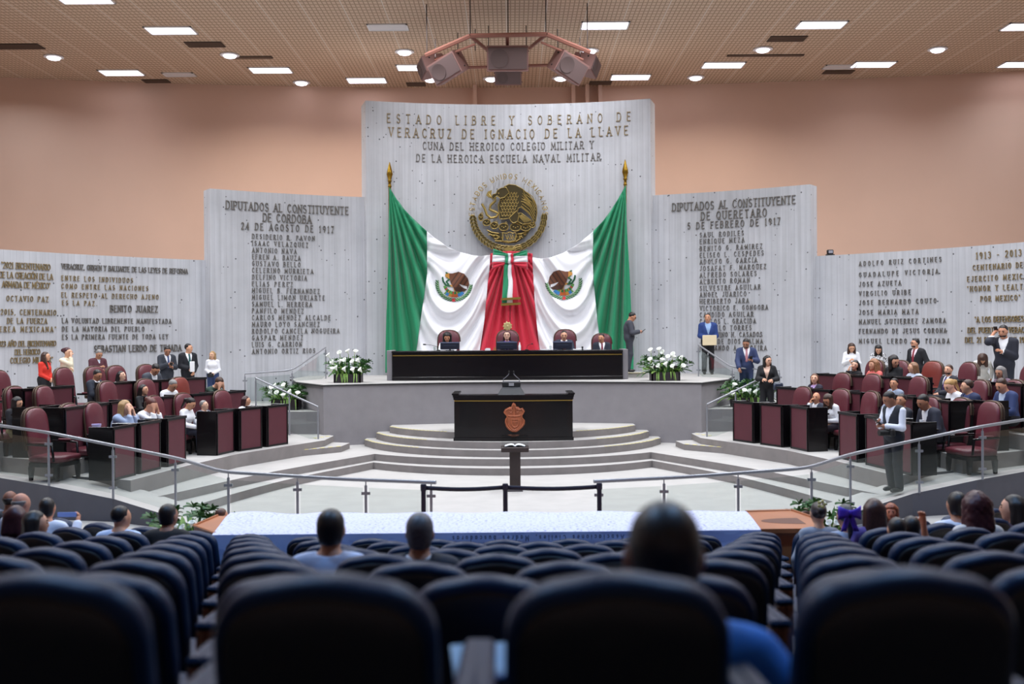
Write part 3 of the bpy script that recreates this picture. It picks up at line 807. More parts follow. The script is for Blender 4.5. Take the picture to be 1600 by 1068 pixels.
def band_grid(F, name, ea, eb, tt, ns, nt):
    A, B, T = F[ea], F[eb], F[tt]
    P = []
    yb = 582
    for i in range(ns + 1):
        s = i / ns; col = []
        # top point by fraction along the top edge
        xt = A[0][0] + (B[0][0] - A[0][0]) * s
        yt = top_at(T, xt)
        for j in range(nt + 1):
            t = j / nt
            y = yt + (yb - yt) * t
            xa, xb = lerp_poly(A, y), lerp_poly(B, y)
            if y < A[0][1]: xa = A[0][0]
            w = (1 - t) ** 2
            x = xa + (xb - xa) * s
            xlim = xt
            x = x * (1 - w) + xlim * w
            se = max(0.0, min(1.0, (x - xa) / (xb - xa))) if name == 'white' else s
            col.append(drape_pt(F, name, x, y, se))
        P.append(col)
    return P

def poly_in(P, x, y):
    c = False; n = len(P)
    for i in range(n):
        x1, y1 = P[i]; x2, y2 = P[i - 1]
        if (y1 > y) != (y2 > y) and x < (x2 - x1) * (y - y1) / (y2 - y1) + x1: c = not c
    return c
def seg_d(P, x, y):
    best = 1e9
    for (x1, y1), (x2, y2) in zip(P, P[1:]):
        dx, dy = x2 - x1, y2 - y1; t = max(0, min(1, ((x - x1) * dx + (y - y1) * dy) / (dx * dx + dy * dy)))
        best = min(best, math.hypot(x - x1 - t * dx, y - y1 - t * dy))
    return best
CREST_COL = [(112, 66, 44), (74, 42, 30), (196, 138, 58), (66, 138, 62), (30, 92, 58), (120, 168, 84), (54, 128, 190), (196, 96, 40), (206, 50, 60), (222, 222, 226)]
def crest_col(u, v):
    """u right, v down in zoomed units around the crest centre; index of the colour or None"""
    x, y = u, v
    wing = [(795, 195), (850, 180), (910, 200), (950, 250), (965, 310), (945, 365), (910, 385), (870, 392), (820, 384), (800, 350), (770, 300), (760, 255), (780, 215)]
    head = [(712, 205), (745, 195), (795, 198), (800, 235), (765, 262), (735, 240), (715, 235)]
    if poly_in([(855, 308), (940, 335), (945, 365), (915, 355), (890, 340)], x, y): return 9
    if poly_in(head, x, y): return 2 if x < 755 else 0
    if poly_in(wing, x, y):
        return 1 if (y > 340 or int((x + y * .7) / 17) % 3 == 0) else 0
    if seg_d([(722, 190), (740, 200), (720, 225), (758, 258), (722, 285), (748, 312)], x, y) < 8: return 4
    if seg_d([(684, 242), (692, 282), (718, 318), (760, 330)], x, y) < 9: return 4
    if seg_d([(740, 320), (800, 330), (815, 375)], x, y) < 9: return 2
    cx, cy = 805, 300
    r = math.hypot(x - cx, (y - cy) * 1.02); a = math.degrees(math.atan2(y - cy, x - cx)) % 360
    if 20 < a < 165:
        if 150 < a or r < 78: pass
        if 88 < r < 118: return (3, 5, 3, 2, 4, 3, 8)[int(a / 7) % 7]
        if 118 <= r < 152 and 45 < a < 135:
            return (6, 6, 7, 7, 2, 6, 5)[int((a - 45) / 14) % 7]
    if 5 < a < 190 and 162 < r < 196:
        if abs(a - 92) < 5: return 8
        k = (a * 3.4 / 27 + (r - 179) / 26.0 * (1 if a < 92 else -1)) % 1.0
        return (4 if r > 180 else 3) if k < 0.62 else (5 if k < .72 else None)
    return None

for side in ('left', 'right'):
    F = FLAGS[side]
    base = at(lerp_poly(F['e0'], 560), 582, 27.9)
    fl = thing('draped_flag', 'green white and red flag hung on the %s half of the centre wall' % side, 'flag', base, group=None)
    for (bn, ea, eb, tt, mk) in BANDS:
        P = band_grid(F, bn, ea, eb, tt, *(dict(green=(64, 60), white=(120, 140), red=(44, 60))[bn]))
        if side == 'right': P = P[::-1]
        mb = MB(); mb.grid([c[::-1] for c in P])
        o = mb.build(bn + '_band', M[mk], fl, 180, world=True)
        o['label'] = bn + ' cloth band'
        sm = o.modifiers.new('thick', 'SOLIDIFY'); sm.thickness = 0.006; sm.offset = -1
        if bn == 'white':
            c = (709.5, 449) if side == 'left' else (880.5, 446); fx = 1 if side == 'left' else -1
            mb = MB(); n = 116; st = 62.0 / n
            idx = {}; 
            def vtx(i, j):
                if (i, j) not in idx:
                    x, y = c[0] - 31 + i * st, c[1] - 29 + j * st
                    s = (x - lerp_poly(F['e1'], y)) / (lerp_poly(F['e2'], y) - lerp_poly(F['e1'], y))
                    idx[(i, j)] = len(mb.v); mb.v.append(tuple(drape_pt(F, 'white', x, y, s, 0.035)))
                return idx[(i, j)]
            for i in range(n):
                for j in range(int(n * .94)):
                    x = -31 + (i + .5) * st; y = -29 + (j + .5) * st
                    k = crest_col(805 + x * fx * 6.7, 345 + y * 6.7)
                    if k is None: continue
                    mb.f.append((vtx(i, j), vtx(i, j + 1), vtx(i + 1, j + 1), vtx(i + 1, j))); mb.m.append(k)
            cr = mb.build('embroidered_crest', [cmat(q, 0.7, 'embroidery') for q in CREST_COL], o, 180, world=False)
            inv = tmat(o).inverted()
            for v in cr.data.vertices: v.co = inv @ v.co
            cr['label'] = 'embroidered eagle crest'

# flagpoles with gold spear heads
for side, (xt, yt, yb_) in (('left', (609, 253, 293)), ('right', (977, 249, 290))):
    d = wall_depth(xt) - 0.10
    base = at(xt, 584, d); base.z = ZST
    tp = at(xt, yt, d); nk = at(xt, yb_, d)
    fp = thing('flagpole', 'tall flagpole with gold spear point carrying the %s flag' % side, 'flagpole', base)
    mb = MB(); mb.tube([base, nk], 0.035, 10); mb.build('pole', M['brass'], fp, 60, world=True)
    h = (tp - nk).length
    mb = MB(); mb.lathe([(.035, 0), (.055, .03), (.04, .06), (.035, h * .2), (.06, h * .25), (.035, h * .3), (.085, h * .52), (.07, h * .64), (.008, h)], n=8, M4=Matrix.Translation(nk) @ Matrix.Scale(.5, 4, (0, 1, 0)))
    mb.build('spear_finial', M['brass'], fp, 40, world=True)

# ribbon bow in the middle
dB = wall_depth(797) - 0.62
bw = thing('ribbon_bow', 'big tricolour ribbon bow hanging below the round bronze emblem', 'ribbon', at(795, 400, dB))
def zb(x, y): return (760 + x / 9.714, 380 + y / 9.714)
def strip(name, quads, m, bulge=0.05, par=bw):
    mb = MB()
    for q in quads:
        P = []
        a, b, c, d_ = [zb(*p) for p in q]     # a-b top edge (left to right), d-c bottom edge
        for i in range(9):
            s = i / 8; col = []
            for j in range(7):
                t = j / 6
                x = (a[0] * (1 - s) + b[0] * s) * (1 - t) + (d_[0] * (1 - s) + c[0] * s) * t
                y = (a[1] * (1 - s) + b[1] * s) * (1 - t) + (d_[1] * (1 - s) + c[1] * s) * t
                col.append(at(x, y, dB - bulge * math.sin(PI * s) ** .5 - .02 * math.sin(t * 9 + s * 3)))
            P.append(col[::-1])
        mb.grid(P)
    o = mb.build(name, m, par, 180, world=True)
    md = o.modifiers.new('thick', 'SOLIDIFY'); md.thickness = 0.015
    return o
G_, Wt, R_ = M['flag_green'], M['flag_white'], M['flag_red']
for nm, quads in (('bow_loop', (([(110, 85), (310, 150), (300, 196), (100, 178)], G_), ([(100, 176), (300, 192), (290, 292), (92, 285)], Wt), ([(92, 284), (292, 288), (285, 320), (90, 390)], R_))),
                  ('bow_loop', (([(390, 165), (620, 95), (620, 190), (400, 200)], G_), ([(400, 196), (620, 188), (622, 286), (402, 290)], Wt), ([(400, 288), (622, 284), (620, 400), (405, 310)], R_))),
                  ('bow_knot', (([(290, 155), (330, 155), (330, 305), (285, 305)], G_), ([(328, 150), (375, 150), (372, 305), (328, 305)], Wt), ([(373, 155), (410, 165), (408, 305), (370, 305)], R_))),
                  ('bow_tail', (([(275, 300), (335, 300), (318, 905), (238, 905)], G_), ([(333, 300), (385, 300), (408, 900), (316, 902)], Wt), ([(383, 300), (405, 300), (490, 895), (406, 900)], R_)))):
    holder = None
    for q, mm in quads:
        o = strip(nm if holder is None else 'ribbon_stripe', [q], mm, 0.09 if nm != 'bow_tail' else 0.03, bw if holder is None else holder)
        if holder is None: holder = o
for y0 in (838, 920):
    mb = MB()
    a = at(*zb(232, y0 + 10), dB - .07); b = at(*zb(508, y0 - 6), dB - .07)
    for k in range(26):
        p = a.lerp(b, k / 25); mb.tube([p + Vector((0, 0, .03)), p - Vector((0, 0, .03))], 0.022, 6)
    mb.build('gold_fringe', M['gold'], bw, 60, world=True)

# ------------------------------------------------------------------ round bronze emblem
EC = (590.0, 545.0); dE = wall_depth(794) - 0.10
def ez(x, y): return (720 + x / 7.913, 265 + y / 7.913)
ec0 = at(*ez(*EC), dE)
em = thing('wall_emblem', 'round bronze eagle and serpent emblem above the bow on the centre wall', 'emblem', ec0)
EU = dE / FPX / 7.913
def ep(x, y, yy=0.0): return ((x - EC[0]) * EU, -yy, -(y - EC[1]) * EU)
def eprism(mb, P, y0, y1):
    mb.prism([((x - EC[0]) * EU, -(y - EC[1]) * EU) for x, y in P], y1 - y0, Matrix.Translation((0, -y0, 0)))
def estroke(mb, P, r, y=0.1, closed=False, n=6):
    Q = [ep(x, y_, y) for x, y_ in P]
    if closed: Q.append(Q[0])
    mb.tube(Q, r * EU, n)
wing = [(540, 215), (600, 188), (680, 198), (760, 243), (840, 313), (900, 388), (932, 440), (942, 540), (925, 640), (905, 668), (880, 600), (850, 560), (800, 510), (740, 468), (712, 480), (700, 520), (650, 590), (600, 606), (530, 615), (480, 610), (470, 520), (462, 440), (488, 370), (520, 300)]
headp = [(383, 345), (400, 312), (440, 303), (450, 268), (495, 238), (560, 225), (600, 290), (540, 350), (490, 362), (452, 332), (425, 350), (400, 378)]
tail = [(700, 560), (740, 538), (880, 640), (850, 668), (765, 682), (700, 645)]
thigh = [(600, 600), (690, 515), (718, 560), (705, 640), (650, 668), (615, 640)]
eg = MB()
for P, a, b in ((wing, 0.02, 0.10), (headp, 0.03, 0.14), (tail, 0.02, 0.11), (thigh, 0.03, 0.13)): eprism(eg, P, a, b)
eagle = eg.build('eagle', M['bronze'], em, 40)
ln = MB()
for P, y in ((wing, .1), (headp, .14), (tail, .11), (thigh, .13)): estroke(ln, P, 5.5, y, True)
for k in range(7):      # long wing feathers
    x0, y0 = 745 + 12 * k, 455 - 28 * k
    x1, y1 = 905 + 4 * k, 655 - 36 * k
    estroke(ln, [(x0, y0), ((x0 + x1) / 2 + 20, (y0 + y1) / 2 - 18), (x1, y1)], 5, .105)
for k in range(5): estroke(ln, [(770 - 6 * k, 262 + 34 * k), (800, 330 + 20 * k), (850 + 8 * k, 390 + 20 * k)], 4.5, .105)
for j in range(8):      # scale feathers
    for i in range(6):
        x, y = 500 + i * 36 + (j % 2) * 18, 285 + j * 38
        if poly_in(wing, x, y) and poly_in(wing, x + 26, y + 26) and x < 745:
            estroke(ln, [(x - 13, y), (x - 11, y + 20), (x, y + 28), (x + 11, y + 20), (x + 13, y)], 4, .105, n=5)
for k in range(5): estroke(ln, [(715 + 8 * k, 580 - 4 * k), (790 + 18 * k, 662 - 6 * k)], 4.5, .115)
ln.build('feather_lines', M['bronze_light'], eagle, 60)
mb = MB(); mb.ball(ep(470, 300, .145), .02, 8); mb.build('eye', M['bronze_light'], eagle, 60)
mb = MB()
estroke(mb, [(345, 300), (375, 342), (430, 350), (425, 392), (372, 440), (358, 495), (415, 520), (465, 545), (440, 588), (372, 600), (322, 560), (300, 490), (262, 425)], 17, .1)
eprism(mb, [(318, 320), (335, 280), (385, 258), (378, 330), (350, 350)], .05, .13)
sn_ = mb.build('serpent', M['bronze_light'], em, 60)
def oval(cx, cy, rx, ry, n=14, rot=0):
    c, s = math.cos(rot), math.sin(rot)
    return [(cx + rx * math.cos(2 * PI * i / n) * c - ry * math.sin(2 * PI * i / n) * s, cy + rx * math.cos(2 * PI * i / n) * s + ry * math.sin(2 * PI * i / n) * c) for i in range(n)]
mb = MB(); mg = MB()
for (cx, cy, rx, ry) in ((250, 590, 28, 45), (320, 655, 48, 40), (415, 692, 48, 42), (530, 712, 58, 46), (675, 715, 66, 48), (800, 722, 60, 40), (880, 690, 40, 30)):
    P = oval(cx, cy, rx, ry); eprism(mb, P, .02, .08); estroke(mg, P, 6, .085, True)
    for q in range(3): mg.ball(ep(cx - rx * .4 + q * rx * .4, cy + (q % 2) * 12 - 5, .085), .022, 6)
    estroke(mg, oval(cx + rx * .5, cy - ry, 13, 14, 8), 5, .085, True)
cac = mb.build('cactus', M['bronze'], em, 40); mg.build('cactus_outline', M['bronze_light'], cac, 60)
mb = MB(); mg = MB()
isl = [(320, 740), (400, 770), (505, 785), (510, 880), (590, 900), (680, 880), (690, 785), (800, 770), (860, 740), (800, 830), (680, 905), (590, 915), (470, 890), (380, 830)]
eprism(mb, isl, .01, .05)
for P in ([(320, 745), (380, 775), (470, 790)], [(360, 800), (400, 815), (440, 810), (475, 835), (440, 860), (410, 850)], [(420, 880), (500, 885), (590, 905), (680, 890), (740, 850)], [(700, 800), (760, 790), (840, 760)], [(720, 840), (750, 830), (760, 850)]):
    estroke(mg, P, 9, .06)
estroke(mg, [(510, 782), (520, 800), (510, 880), (560, 885), (600, 892), (672, 880), (682, 800), (672, 780), (640, 790), (605, 775), (560, 790)], 8, .07, True)
for k in range(4): estroke(mg, [(545 + k * 28, 800), (580 + k * 28, 872)], 6, .06)
for k in range(9): estroke(mg, oval(350 + k * 55, 800 + 45 * math.sin(k / 8 * PI), 14, 12, 8), 4.5, .06, True)
il = mb.build('lake_base', M['bronze'], em, 40); mg.build('lake_relief', M['bronze_light'], il, 60)
for s, nm in ((-1, 'oak_branch'), (1, 'laurel_branch')):
    mb = MB(); mg = MB()
    N = 15 if s < 0 else 9
    for k in range(N):
        a = math.radians(180 - 3 - 82 * k / (N - 1)) if s < 0 else math.radians(3 + 82 * k / (N - 1))
        cx, cy = 590 + 440 * math.cos(a), 572 + 412 * math.sin(a)
        tang = a + PI / 2
        if s < 0:
            for o_ in (-.55, .55):
                P = oval(cx + 22 * math.cos(a) * (1 if o_ > 0 else -1), cy + 22 * math.sin(a) * (1 if o_ > 0 else -1), 32, 13, 10, tang + o_ + PI)
                eprism(mb, P, .02, .09); estroke(mg, P, 4.5, .09, True, 5)
        else:
            for o_ in (-22, 0, 22):
                P = oval(cx + o_ * math.cos(a), cy + o_ * math.sin(a), 42, 14, 10, tang + (-.12 if o_ > 0 else .12 if o_ < 0 else 0))
                eprism(mb, P, .02, .09); estroke(mg, P, 4.5, .09, True, 5)
    b_ = mb.build(nm, M['bronze'], em, 40); mg.build('leaf_outline', M['bronze_light'], b_, 60)
mb = MB()
P = oval(590, 985, 60, 26); eprism(mb, P, .02, .1); mb.build('ribbon_knot', M['bronze_light'], em, 40)
txt = 'ESTADOS UNIDOS MEXICANOS'
g_, tot_ = text_strokes(txt)
R0 = 452.0
a0, a1 = math.radians(184), math.radians(-4)
acc_ = 0; tw = tot_ + .22 * (len(txt) - 1)
for i, (x, w, st, ch) in enumerate(g_):
    mid = (x + w / 2 + .22 * i) / tw; a = a0 + (a1 - a0) * mid
    if ch == ' ': continue
    mb = MB()
    for s in st:
        Q = []
        for (gx, gy) in s:
            rr = R0 + (gy - .5) * 62; da = -(gx - w / 2) * 52 / R0
            Q.append(ep(590 + rr * math.cos(a + da), 545 - rr * math.sin(a + da), .16))
        mb.tube(Q, 5.5 * EU, 6)
    # letters stand off the wall on pins
    mb.tube([ep(590 + R0 * math.cos(a), 545 - R0 * math.sin(a), .16), ep(590 + R0 * math.cos(a), 545 - R0 * math.sin(a), -.06)], 0.012, 5)
    mb.build('letter', M['bronze_light'], em, 60)

# ------------------------------------------------------------------ dais desk on the stage
dD = 24.55
xl, xr = xat(613, dD), xat(972, dD)
ztop = zat(793, 547.5, dD)
dk = thing('dais_desk', 'long black lacquered presidium desk with thin gold line on the stage', 'desk', ((xl + xr) / 2, dD, ZST))
w = xr - xl; h = ztop - ZST
mb = MB(); mb.box((0, .42, h / 2 + .03), (w, .8, h - .06), bev=.01); mb.build('body', M['blackwood'], dk)
mb = MB(); mb.box((0, .40, h - .02), (w + .04, .88, .05), bev=.012); mb.box((0, .005, h - .06), (w, .03, .05)); mb.build('desk_top', M['blackwood'], dk)
mb = MB(); mb.box((0, 0.012, h - .105), (w - .01, .02, .022)); mb.build('gold_line', M['gold'], dk)
mb = MB(); mb.box((0, .40, .045), (w + .03, .86, .09), bev=.01); mb.box((0, .01, .115), (w, .04, .02)); mb.build('plinth', M['blackwood'], dk)
for s in (-1, 1):
    mb = MB(); mb.box((s * (w / 2 + .085), .5, h / 2 + .01), (.13, .8, h + .02), bev=.01); mb.build('end_panel', M['planter2'], dk)
# small step beside the desk where the man stands
mb = MB(); mb.box((xat(990, 25.9), 26.0, ZST + .06), (.62, 1.0, .12)); mb.m = [0] * 6; o = struct('stage_side_step', mb, [M['carpet']])
mb = MB(); mb.box((xat(990, 25.4), 25.49, ZST + .123), (.6, .07, .006)); o = struct('trim_step_tape', mb, M['yellow'])

def monitor(px, label, wpx=30):
    p = at(px, 548, 24.85)
    t = thing('desk_monitor', label, 'monitor', (p.x, 24.85, ztop + .005))
    mb = MB(); mb.box((0, 0, .12), (wpx * 24.85 / 1600, .035, .18), bev=.008); mb.build('screen_case', M['screen'], t)
    mb = MB(); mb.box((0, -.019, .195), (wpx * 24.85 / 1600 - .01, .006, .025)); mb.build('top_bezel', cmat((92, 98, 124), .4, 'plastic'), t)
    mb = MB(); mb.box((0, -.02, .12), (wpx * 24.85 / 1600 * .62, .004, .012)); mb.build('back_ridge', cmat((60, 66, 86), .4, 'plastic'), t)
    mb = MB(); mb.box((0, .01, .006), (.2, .14, .012)); mb.tube([(0, .03, .01), (0, .03, .12)], .02, 8); mb.build('stand', M['blackmatt'], t)
monitor(703, 'flat monitor on the dais desk in front of the curly haired woman')
monitor(792, 'flat monitor on the dais desk in front of the chairwoman', 32)
monitor(879, 'flat monitor on the dais desk in front of the moustached man')
def small(name, label, cat, mb, m, loc, group=None, smooth=40):
    o = mb.build(name, m, None, smooth); o.location = loc; return tag(o, label, cat, group)
for px, lb in ((679, 'clear water glass at the left of the curly haired woman monitor'), (684, 'second clear water glass close to the curly haired woman monitor'), (860, 'water glass beside the moustached man monitor')):
    mb = MB(); mb.lathe([(.022, 0), (.03, .1), (.028, .1), (.02, .01)], n=12); p = at(px, 547, 24.75); small('drinking_glass', lb, 'glass', mb, GLASS, (p.x, 24.75, ztop + .005))
mb = MB(); mb.box((0, 0, .02), (.13, .09, .04)); mb.box((.01, 0, .045), (.1, .08, .02)); p = at(762, 546, 24.75); small('paper_stack', 'small white stack of cards on the dais desk left of the chairwoman', 'paper', mb, M['paper'], (p.x, 24.75, ztop + .005))
mb = MB(); mb.box((0, 0, .012), (.2, .16, .024)); mb.box((.06, .03, .03), (.1, .1, .015), .3); p = at(902, 546, 24.75); small('paper_stack', 'white papers on the dais desk right of the moustached man monitor', 'paper', mb, M['paper'], (p.x, 24.75, ztop + .005))
mb = MB(); mb.box((0, 0, .012), (.22, .14, .024)); p = at(853, 546, 24.75); small('paper_stack', 'white papers on the dais desk left of the moustached man monitor', 'paper', mb, M['paper'], (p.x, 24.75, ztop + .005))
mb = MB(); mb.lathe([(.022, 0), (.025, .015), (.012, .03), (.025, .06), (.022, .08)], n=10); p = at(910, 546, 24.75); small('paperweight', 'small dark ornament on the dais desk beside the papers', 'ornament', mb, M['blackmatt'], (p.x, 24.75, ztop + .005))
mb = MB(); mb.lathe([(.028, 0), (.03, .1), (.02, .13), (.012, .16), (.012, .19)], n=12); p = at(812, 546, 24.75); small('water_bottle', 'small water bottle on the dais desk beside the middle monitor', 'bottle', mb, M['paper'], (p.x, 24.75, ztop + .005))
mb = MB(); mb.prism([(-.04, 0), (.04, 0), (0, .1)], .05); p = at(773, 546, 24.75); small('name_plate', 'small tan wooden triangle plate on the dais desk by the middle monitor', 'name plate', mb, M['wood'], (p.x, 24.75, ztop + .005))
def gooseneck(px, lx, label):
    p = at(px, 548, 24.8)
    t = thing('gooseneck_microphone', label, 'microphone', (p.x, 24.8, ztop + .005))
    mb = MB(); mb.lathe([(.05, 0), (.05, .015), (.015, .025)], n=12); mb.build('base', M['blackmatt'], t)
    mb = MB(); mb.tube([(0, 0, .02), (-.03 * lx, 0, .1), (-.18 * lx, .0, .14), (-.3 * lx, 0, .15)], .006, 6); mb.build('neck', M['blackmatt'], t)
    mb = MB(); mb.tube([(-.3 * lx, 0, .15), (-.37 * lx, 0, .155)], .016, 8); mb.build('capsule', M['blackmatt'], t)
gooseneck(685, 1, 'long gooseneck microphone left of the curly haired woman')
gooseneck(823, -.4, 'short gooseneck microphone right of the chairwoman monitor')

# ------------------------------------------------------------------ rostrum (speaker's tribune)
ZT2 = RIS * 4; ZT1 = RIS * 5
tl = thing('speaker_rostrum', 'wide black curved rostrum with gold line and carved wooden crest', 'rostrum', (xat(801.5, 20.9), 20.95, ZT2))
HW = (xat(896, 21) - xat(706, 21)) / 2; HT = zat(801, 617, 20.9) - ZT2
def arcbox(y0, y1, z0, z1, hw, sag=0.12, n=20):
    mb = MB()
    f = [(-hw + 2 * hw * i / n, y0 - sag * (1 - (-1 + 2 * i / n) ** 2) + sag) for i in range(n + 1)]
    mb.slab(f + [(hw, y1), (-hw, y1)], z0, z1)
    return mb
arcbox(0, .10, .04, HT - .05, HW - .03).build('front_panel', M['blackwood'], tl)
for s in (-1, 1):
    mb = MB(); mb.box((s * (HW - .06), .75, (HT + .14) / 2 + .0), (.08, .98, HT - .14 - .02)); mb.build('side_panel', M['blackwood'], tl)
mb = arcbox(-.03, .45, HT - .05, HT, HW); mb.build('desk_top', M['blackwood'], tl)
for s in (-1, 1):
    mb = MB(); mb.box((s * (HW - .05), .65, HT + .012), (.14, 1.1, .03)); mb.build('arm_rail', M['blackwood'], tl)
arcbox(-.012, .05, HT - .095, HT - .05, HW - .015).build('cornice', M['blackwood'], tl)
arcbox(-.016, .05, HT - .128, HT - .110, HW - .03).build('gold_line', M['gold'], tl)
arcbox(-.03, .1, 0, .07, HW - .01).build('plinth', M['blackwood'], tl)
# carved crest: shield outline read from the photograph
def zr(x, y): return (690 + x / 7.27, 580 + y / 7.27)
cpx = [(800, 355), (825, 375), (828, 405), (850, 402), (880, 425), (905, 415), (930, 455), (915, 480), (900, 500), (905, 530), (930, 560), (928, 600), (900, 640), (860, 675), (828, 692), (805, 690), (790, 692), (750, 672), (715, 630), (700, 580), (705, 545), (722, 520), (712, 495), (685, 465), (705, 430), (740, 412), (760, 402), (780, 405), (785, 370)]
cc = (805, 540); du = 20.85 / 1600 / 7.27
crest = [((x - cc[0]) * du, -(y - cc[1]) * du) for x, y in cpx]
ch = MB(); czh = zat(*zr(*cc), 20.85) - ZT2
ch.prism(crest, .05, Matrix.Translation((.01, .01, czh)))
cr = ch.build('carved_crest', M['crestwood'], tl, 40)
mb = MB()
def cs(P, r, y=-.045): mb.tube([((x - cc[0]) * du + .01, y, -(y_ - cc[1]) * du + czh) for x, y_ in P], r * du, 6)
cs([(p[0] * .9 + cc[0] * .1, p[1] * .9 + cc[1] * .1) for p in cpx] + [(cpx[0][0] * .9 + cc[0] * .1, cpx[0][1] * .9 + cc[1] * .1)], 9)
cs([(775, 545), (855, 545), (855, 600), (840, 625), (812, 640), (790, 625), (775, 600), (775, 545)], 8)
cs([(775, 575), (855, 575)], 6); cs([(812, 545), (812, 640)], 6)
cs([(745, 440), (770, 425), (790, 445), (775, 470), (750, 460)], 8); cs([(865, 440), (840, 425), (822, 445), (838, 470), (860, 460)], 8)
cs([(805, 380), (805, 430), (805, 520)], 9); cs([(735, 500), (770, 510), (800, 505), (840, 510), (880, 500)], 9)
cs([(730, 560), (745, 620), (790, 665)], 8); cs([(890, 560), (880, 620), (830, 668)], 8); cs([(780, 655), (806, 672), (832, 655)], 10)
mb.build('carving', M['crestwood'], cr, 60)
# prompter / lectern box with two gooseneck microphones on the rostrum
pr = thing('lectern_prompter', 'black tapered prompter stand on the rostrum', 'prompter', (xat(798.5, 21.1), 21.15, ZT2 + HT))
zz = lambda y: zat(799, y, 21.15) - ZT2 - HT
k_ = 21.15 / 1600
mb = MB()
zt_ = zz(604)
vs = [(-21 * k_, -.12, 0), (21 * k_, -.12, 0), (21 * k_, .3, 0), (-21 * k_, .3, 0), (-14 * k_, .08, zt_), (14 * k_, .08, zt_), (14 * k_, .3, zt_), (-14 * k_, .3, zt_)]
mb.add(vs, [(3, 2, 1, 0), (4, 5, 6, 7), (0, 1, 5, 4), (1, 2, 6, 5), (2, 3, 7, 6), (3, 0, 4, 7)]); mb.build('tapered_body', cmat((22, 26, 34), .5, 'plastic'), pr)
mb = MB(); mb.box((0, .19, (zt_ + zz(597)) / 2), (29 * k_, .24, zz(597) - zt_), bev=.01); hd = mb.build('head_box', M['blackmatt'], pr)
mb = MB(); mb.box((0, .066, (zt_ + zz(597)) / 2), (8 * k_, .01, .06)); mb.build('grey_plate', cmat((150, 150, 156), .5, 'plastic'), hd)
mb = MB(); mb.box((0, .19, zz(596.6)), (28 * k_, .2, .014)); mb.build('top_tray', cmat((96, 100, 108), .4, 'plastic'), hd)
for s in (-1, 1):
    t = thing('gooseneck_microphone', 'thin %s gooseneck microphone over the rostrum prompter' % ('left' if s < 0 else 'right'), 'microphone', (pr.location.x + s * 12.5 * k_, 21.2, ZT2 + HT + zz(596)))
    mb = MB(); mb.tube([(0, 0, 0), (0, -.02, .05), (-s * .06, -.06, .1), (-s * .11, -.09, .15), (-s * .115, -.1, .19)], .008, 6); mb.build('neck', cmat((120, 120, 128), .4, 'plastic'), t)
    mb = MB(); mb.tube([(-s * .115, -.1, .18), (-s * .118, -.11, .225)], .014, 8); mb.build('capsule', M['blackmatt'], t)

# ------------------------------------------------------------------ pedestal with the glass book case
dP = 18.0
pp = gz(805, 766, 0.0); dP = pp.y
pd = thing('display_pedestal', 'dark wooden pedestal standing alone in front of the curved steps', 'pedestal', (pp.x, dP, 0))
k_ = dP / 1600; dw = mat('dark_walnut', (52, 40, 38), 0.45, noise=.15, nscale=6)
zc0 = zat(805, 704.5, dP); zc1 = zat(805, 697, dP)
mb = MB(); mb.box((0, 0, (zc0 + .06) / 2), (17 * k_, .2, zc0 - .06)); mb.build('column', dw, pd)
mb = MB(); vs = [(-12 * k_, -.14, 0), (12 * k_, -.14, 0), (12 * k_, .14, 0), (-12 * k_, .14, 0), (-9 * k_, -.105, .065), (9 * k_, -.105, .065), (9 * k_, .105, .065), (-9 * k_, .105, .065)]
mb.add(vs, [(3, 2, 1, 0), (4, 5, 6, 7), (0, 1, 5, 4), (1, 2, 6, 5), (2, 3, 7, 6), (3, 0, 4, 7)]); mb.build('base', dw, pd)
mb = MB(); mb.box((0, 0, (zc0 + zc1) / 2), (43 * k_, .36, zc1 - zc0), bev=.01); mb.build('cap', dw, pd)
CLEAR = GLASS.copy(); CLEAR.name = 'clear_case_glass'
for nd in CLEAR.node_tree.nodes:
    if nd.type == 'BSDF_TRANSPARENT': nd.inputs[0].default_value = (.97, .98, .98, 1)
gc = thing('glass_case', 'small clear glass case on top of the dark pedestal', 'glass case', (pp.x, dP, zc1))
zg = zat(805, 680, dP) - zc1; hw = 20.5 * k_
for nm, c, d in (('glass_pane', (0, -.16, zg / 2), (2 * hw, .006, zg)), ('glass_pane', (0, .16, zg / 2), (2 * hw, .006, zg)), ('glass_pane', (-hw, 0, zg / 2), (.006, .32, zg)), ('glass_pane', (hw, 0, zg / 2), (.006, .32, zg)), ('glass_lid', (0, 0, zg), (2 * hw, .33, .006))):
    mb = MB(); mb.box(c, d); mb.build(nm, CLEAR, gc)
bk = thing('open_book', 'open white book lying inside the glass case', 'book', (pp.x, dP, zc1))
mb = MB()
for s in (-1, 1):
    P = [[(s * (hw - .05) * i / 6, -.11 + .22 * j, .012 + .03 * math.sin(PI * (i / 6) ** .7)) for j in (0, 1)] for i in range(7)]
    mb.grid(P if s < 0 else [q[::-1] for q in P])
o = mb.build('pages', M['paper'], bk, 60); md = o.modifiers.new('t', 'SOLIDIFY'); md.thickness = .012
mb = MB(); mb.box((0, 0, .006), (2 * hw - .07, .25, .008)); mb.build('cover', M['blackmatt'], bk)

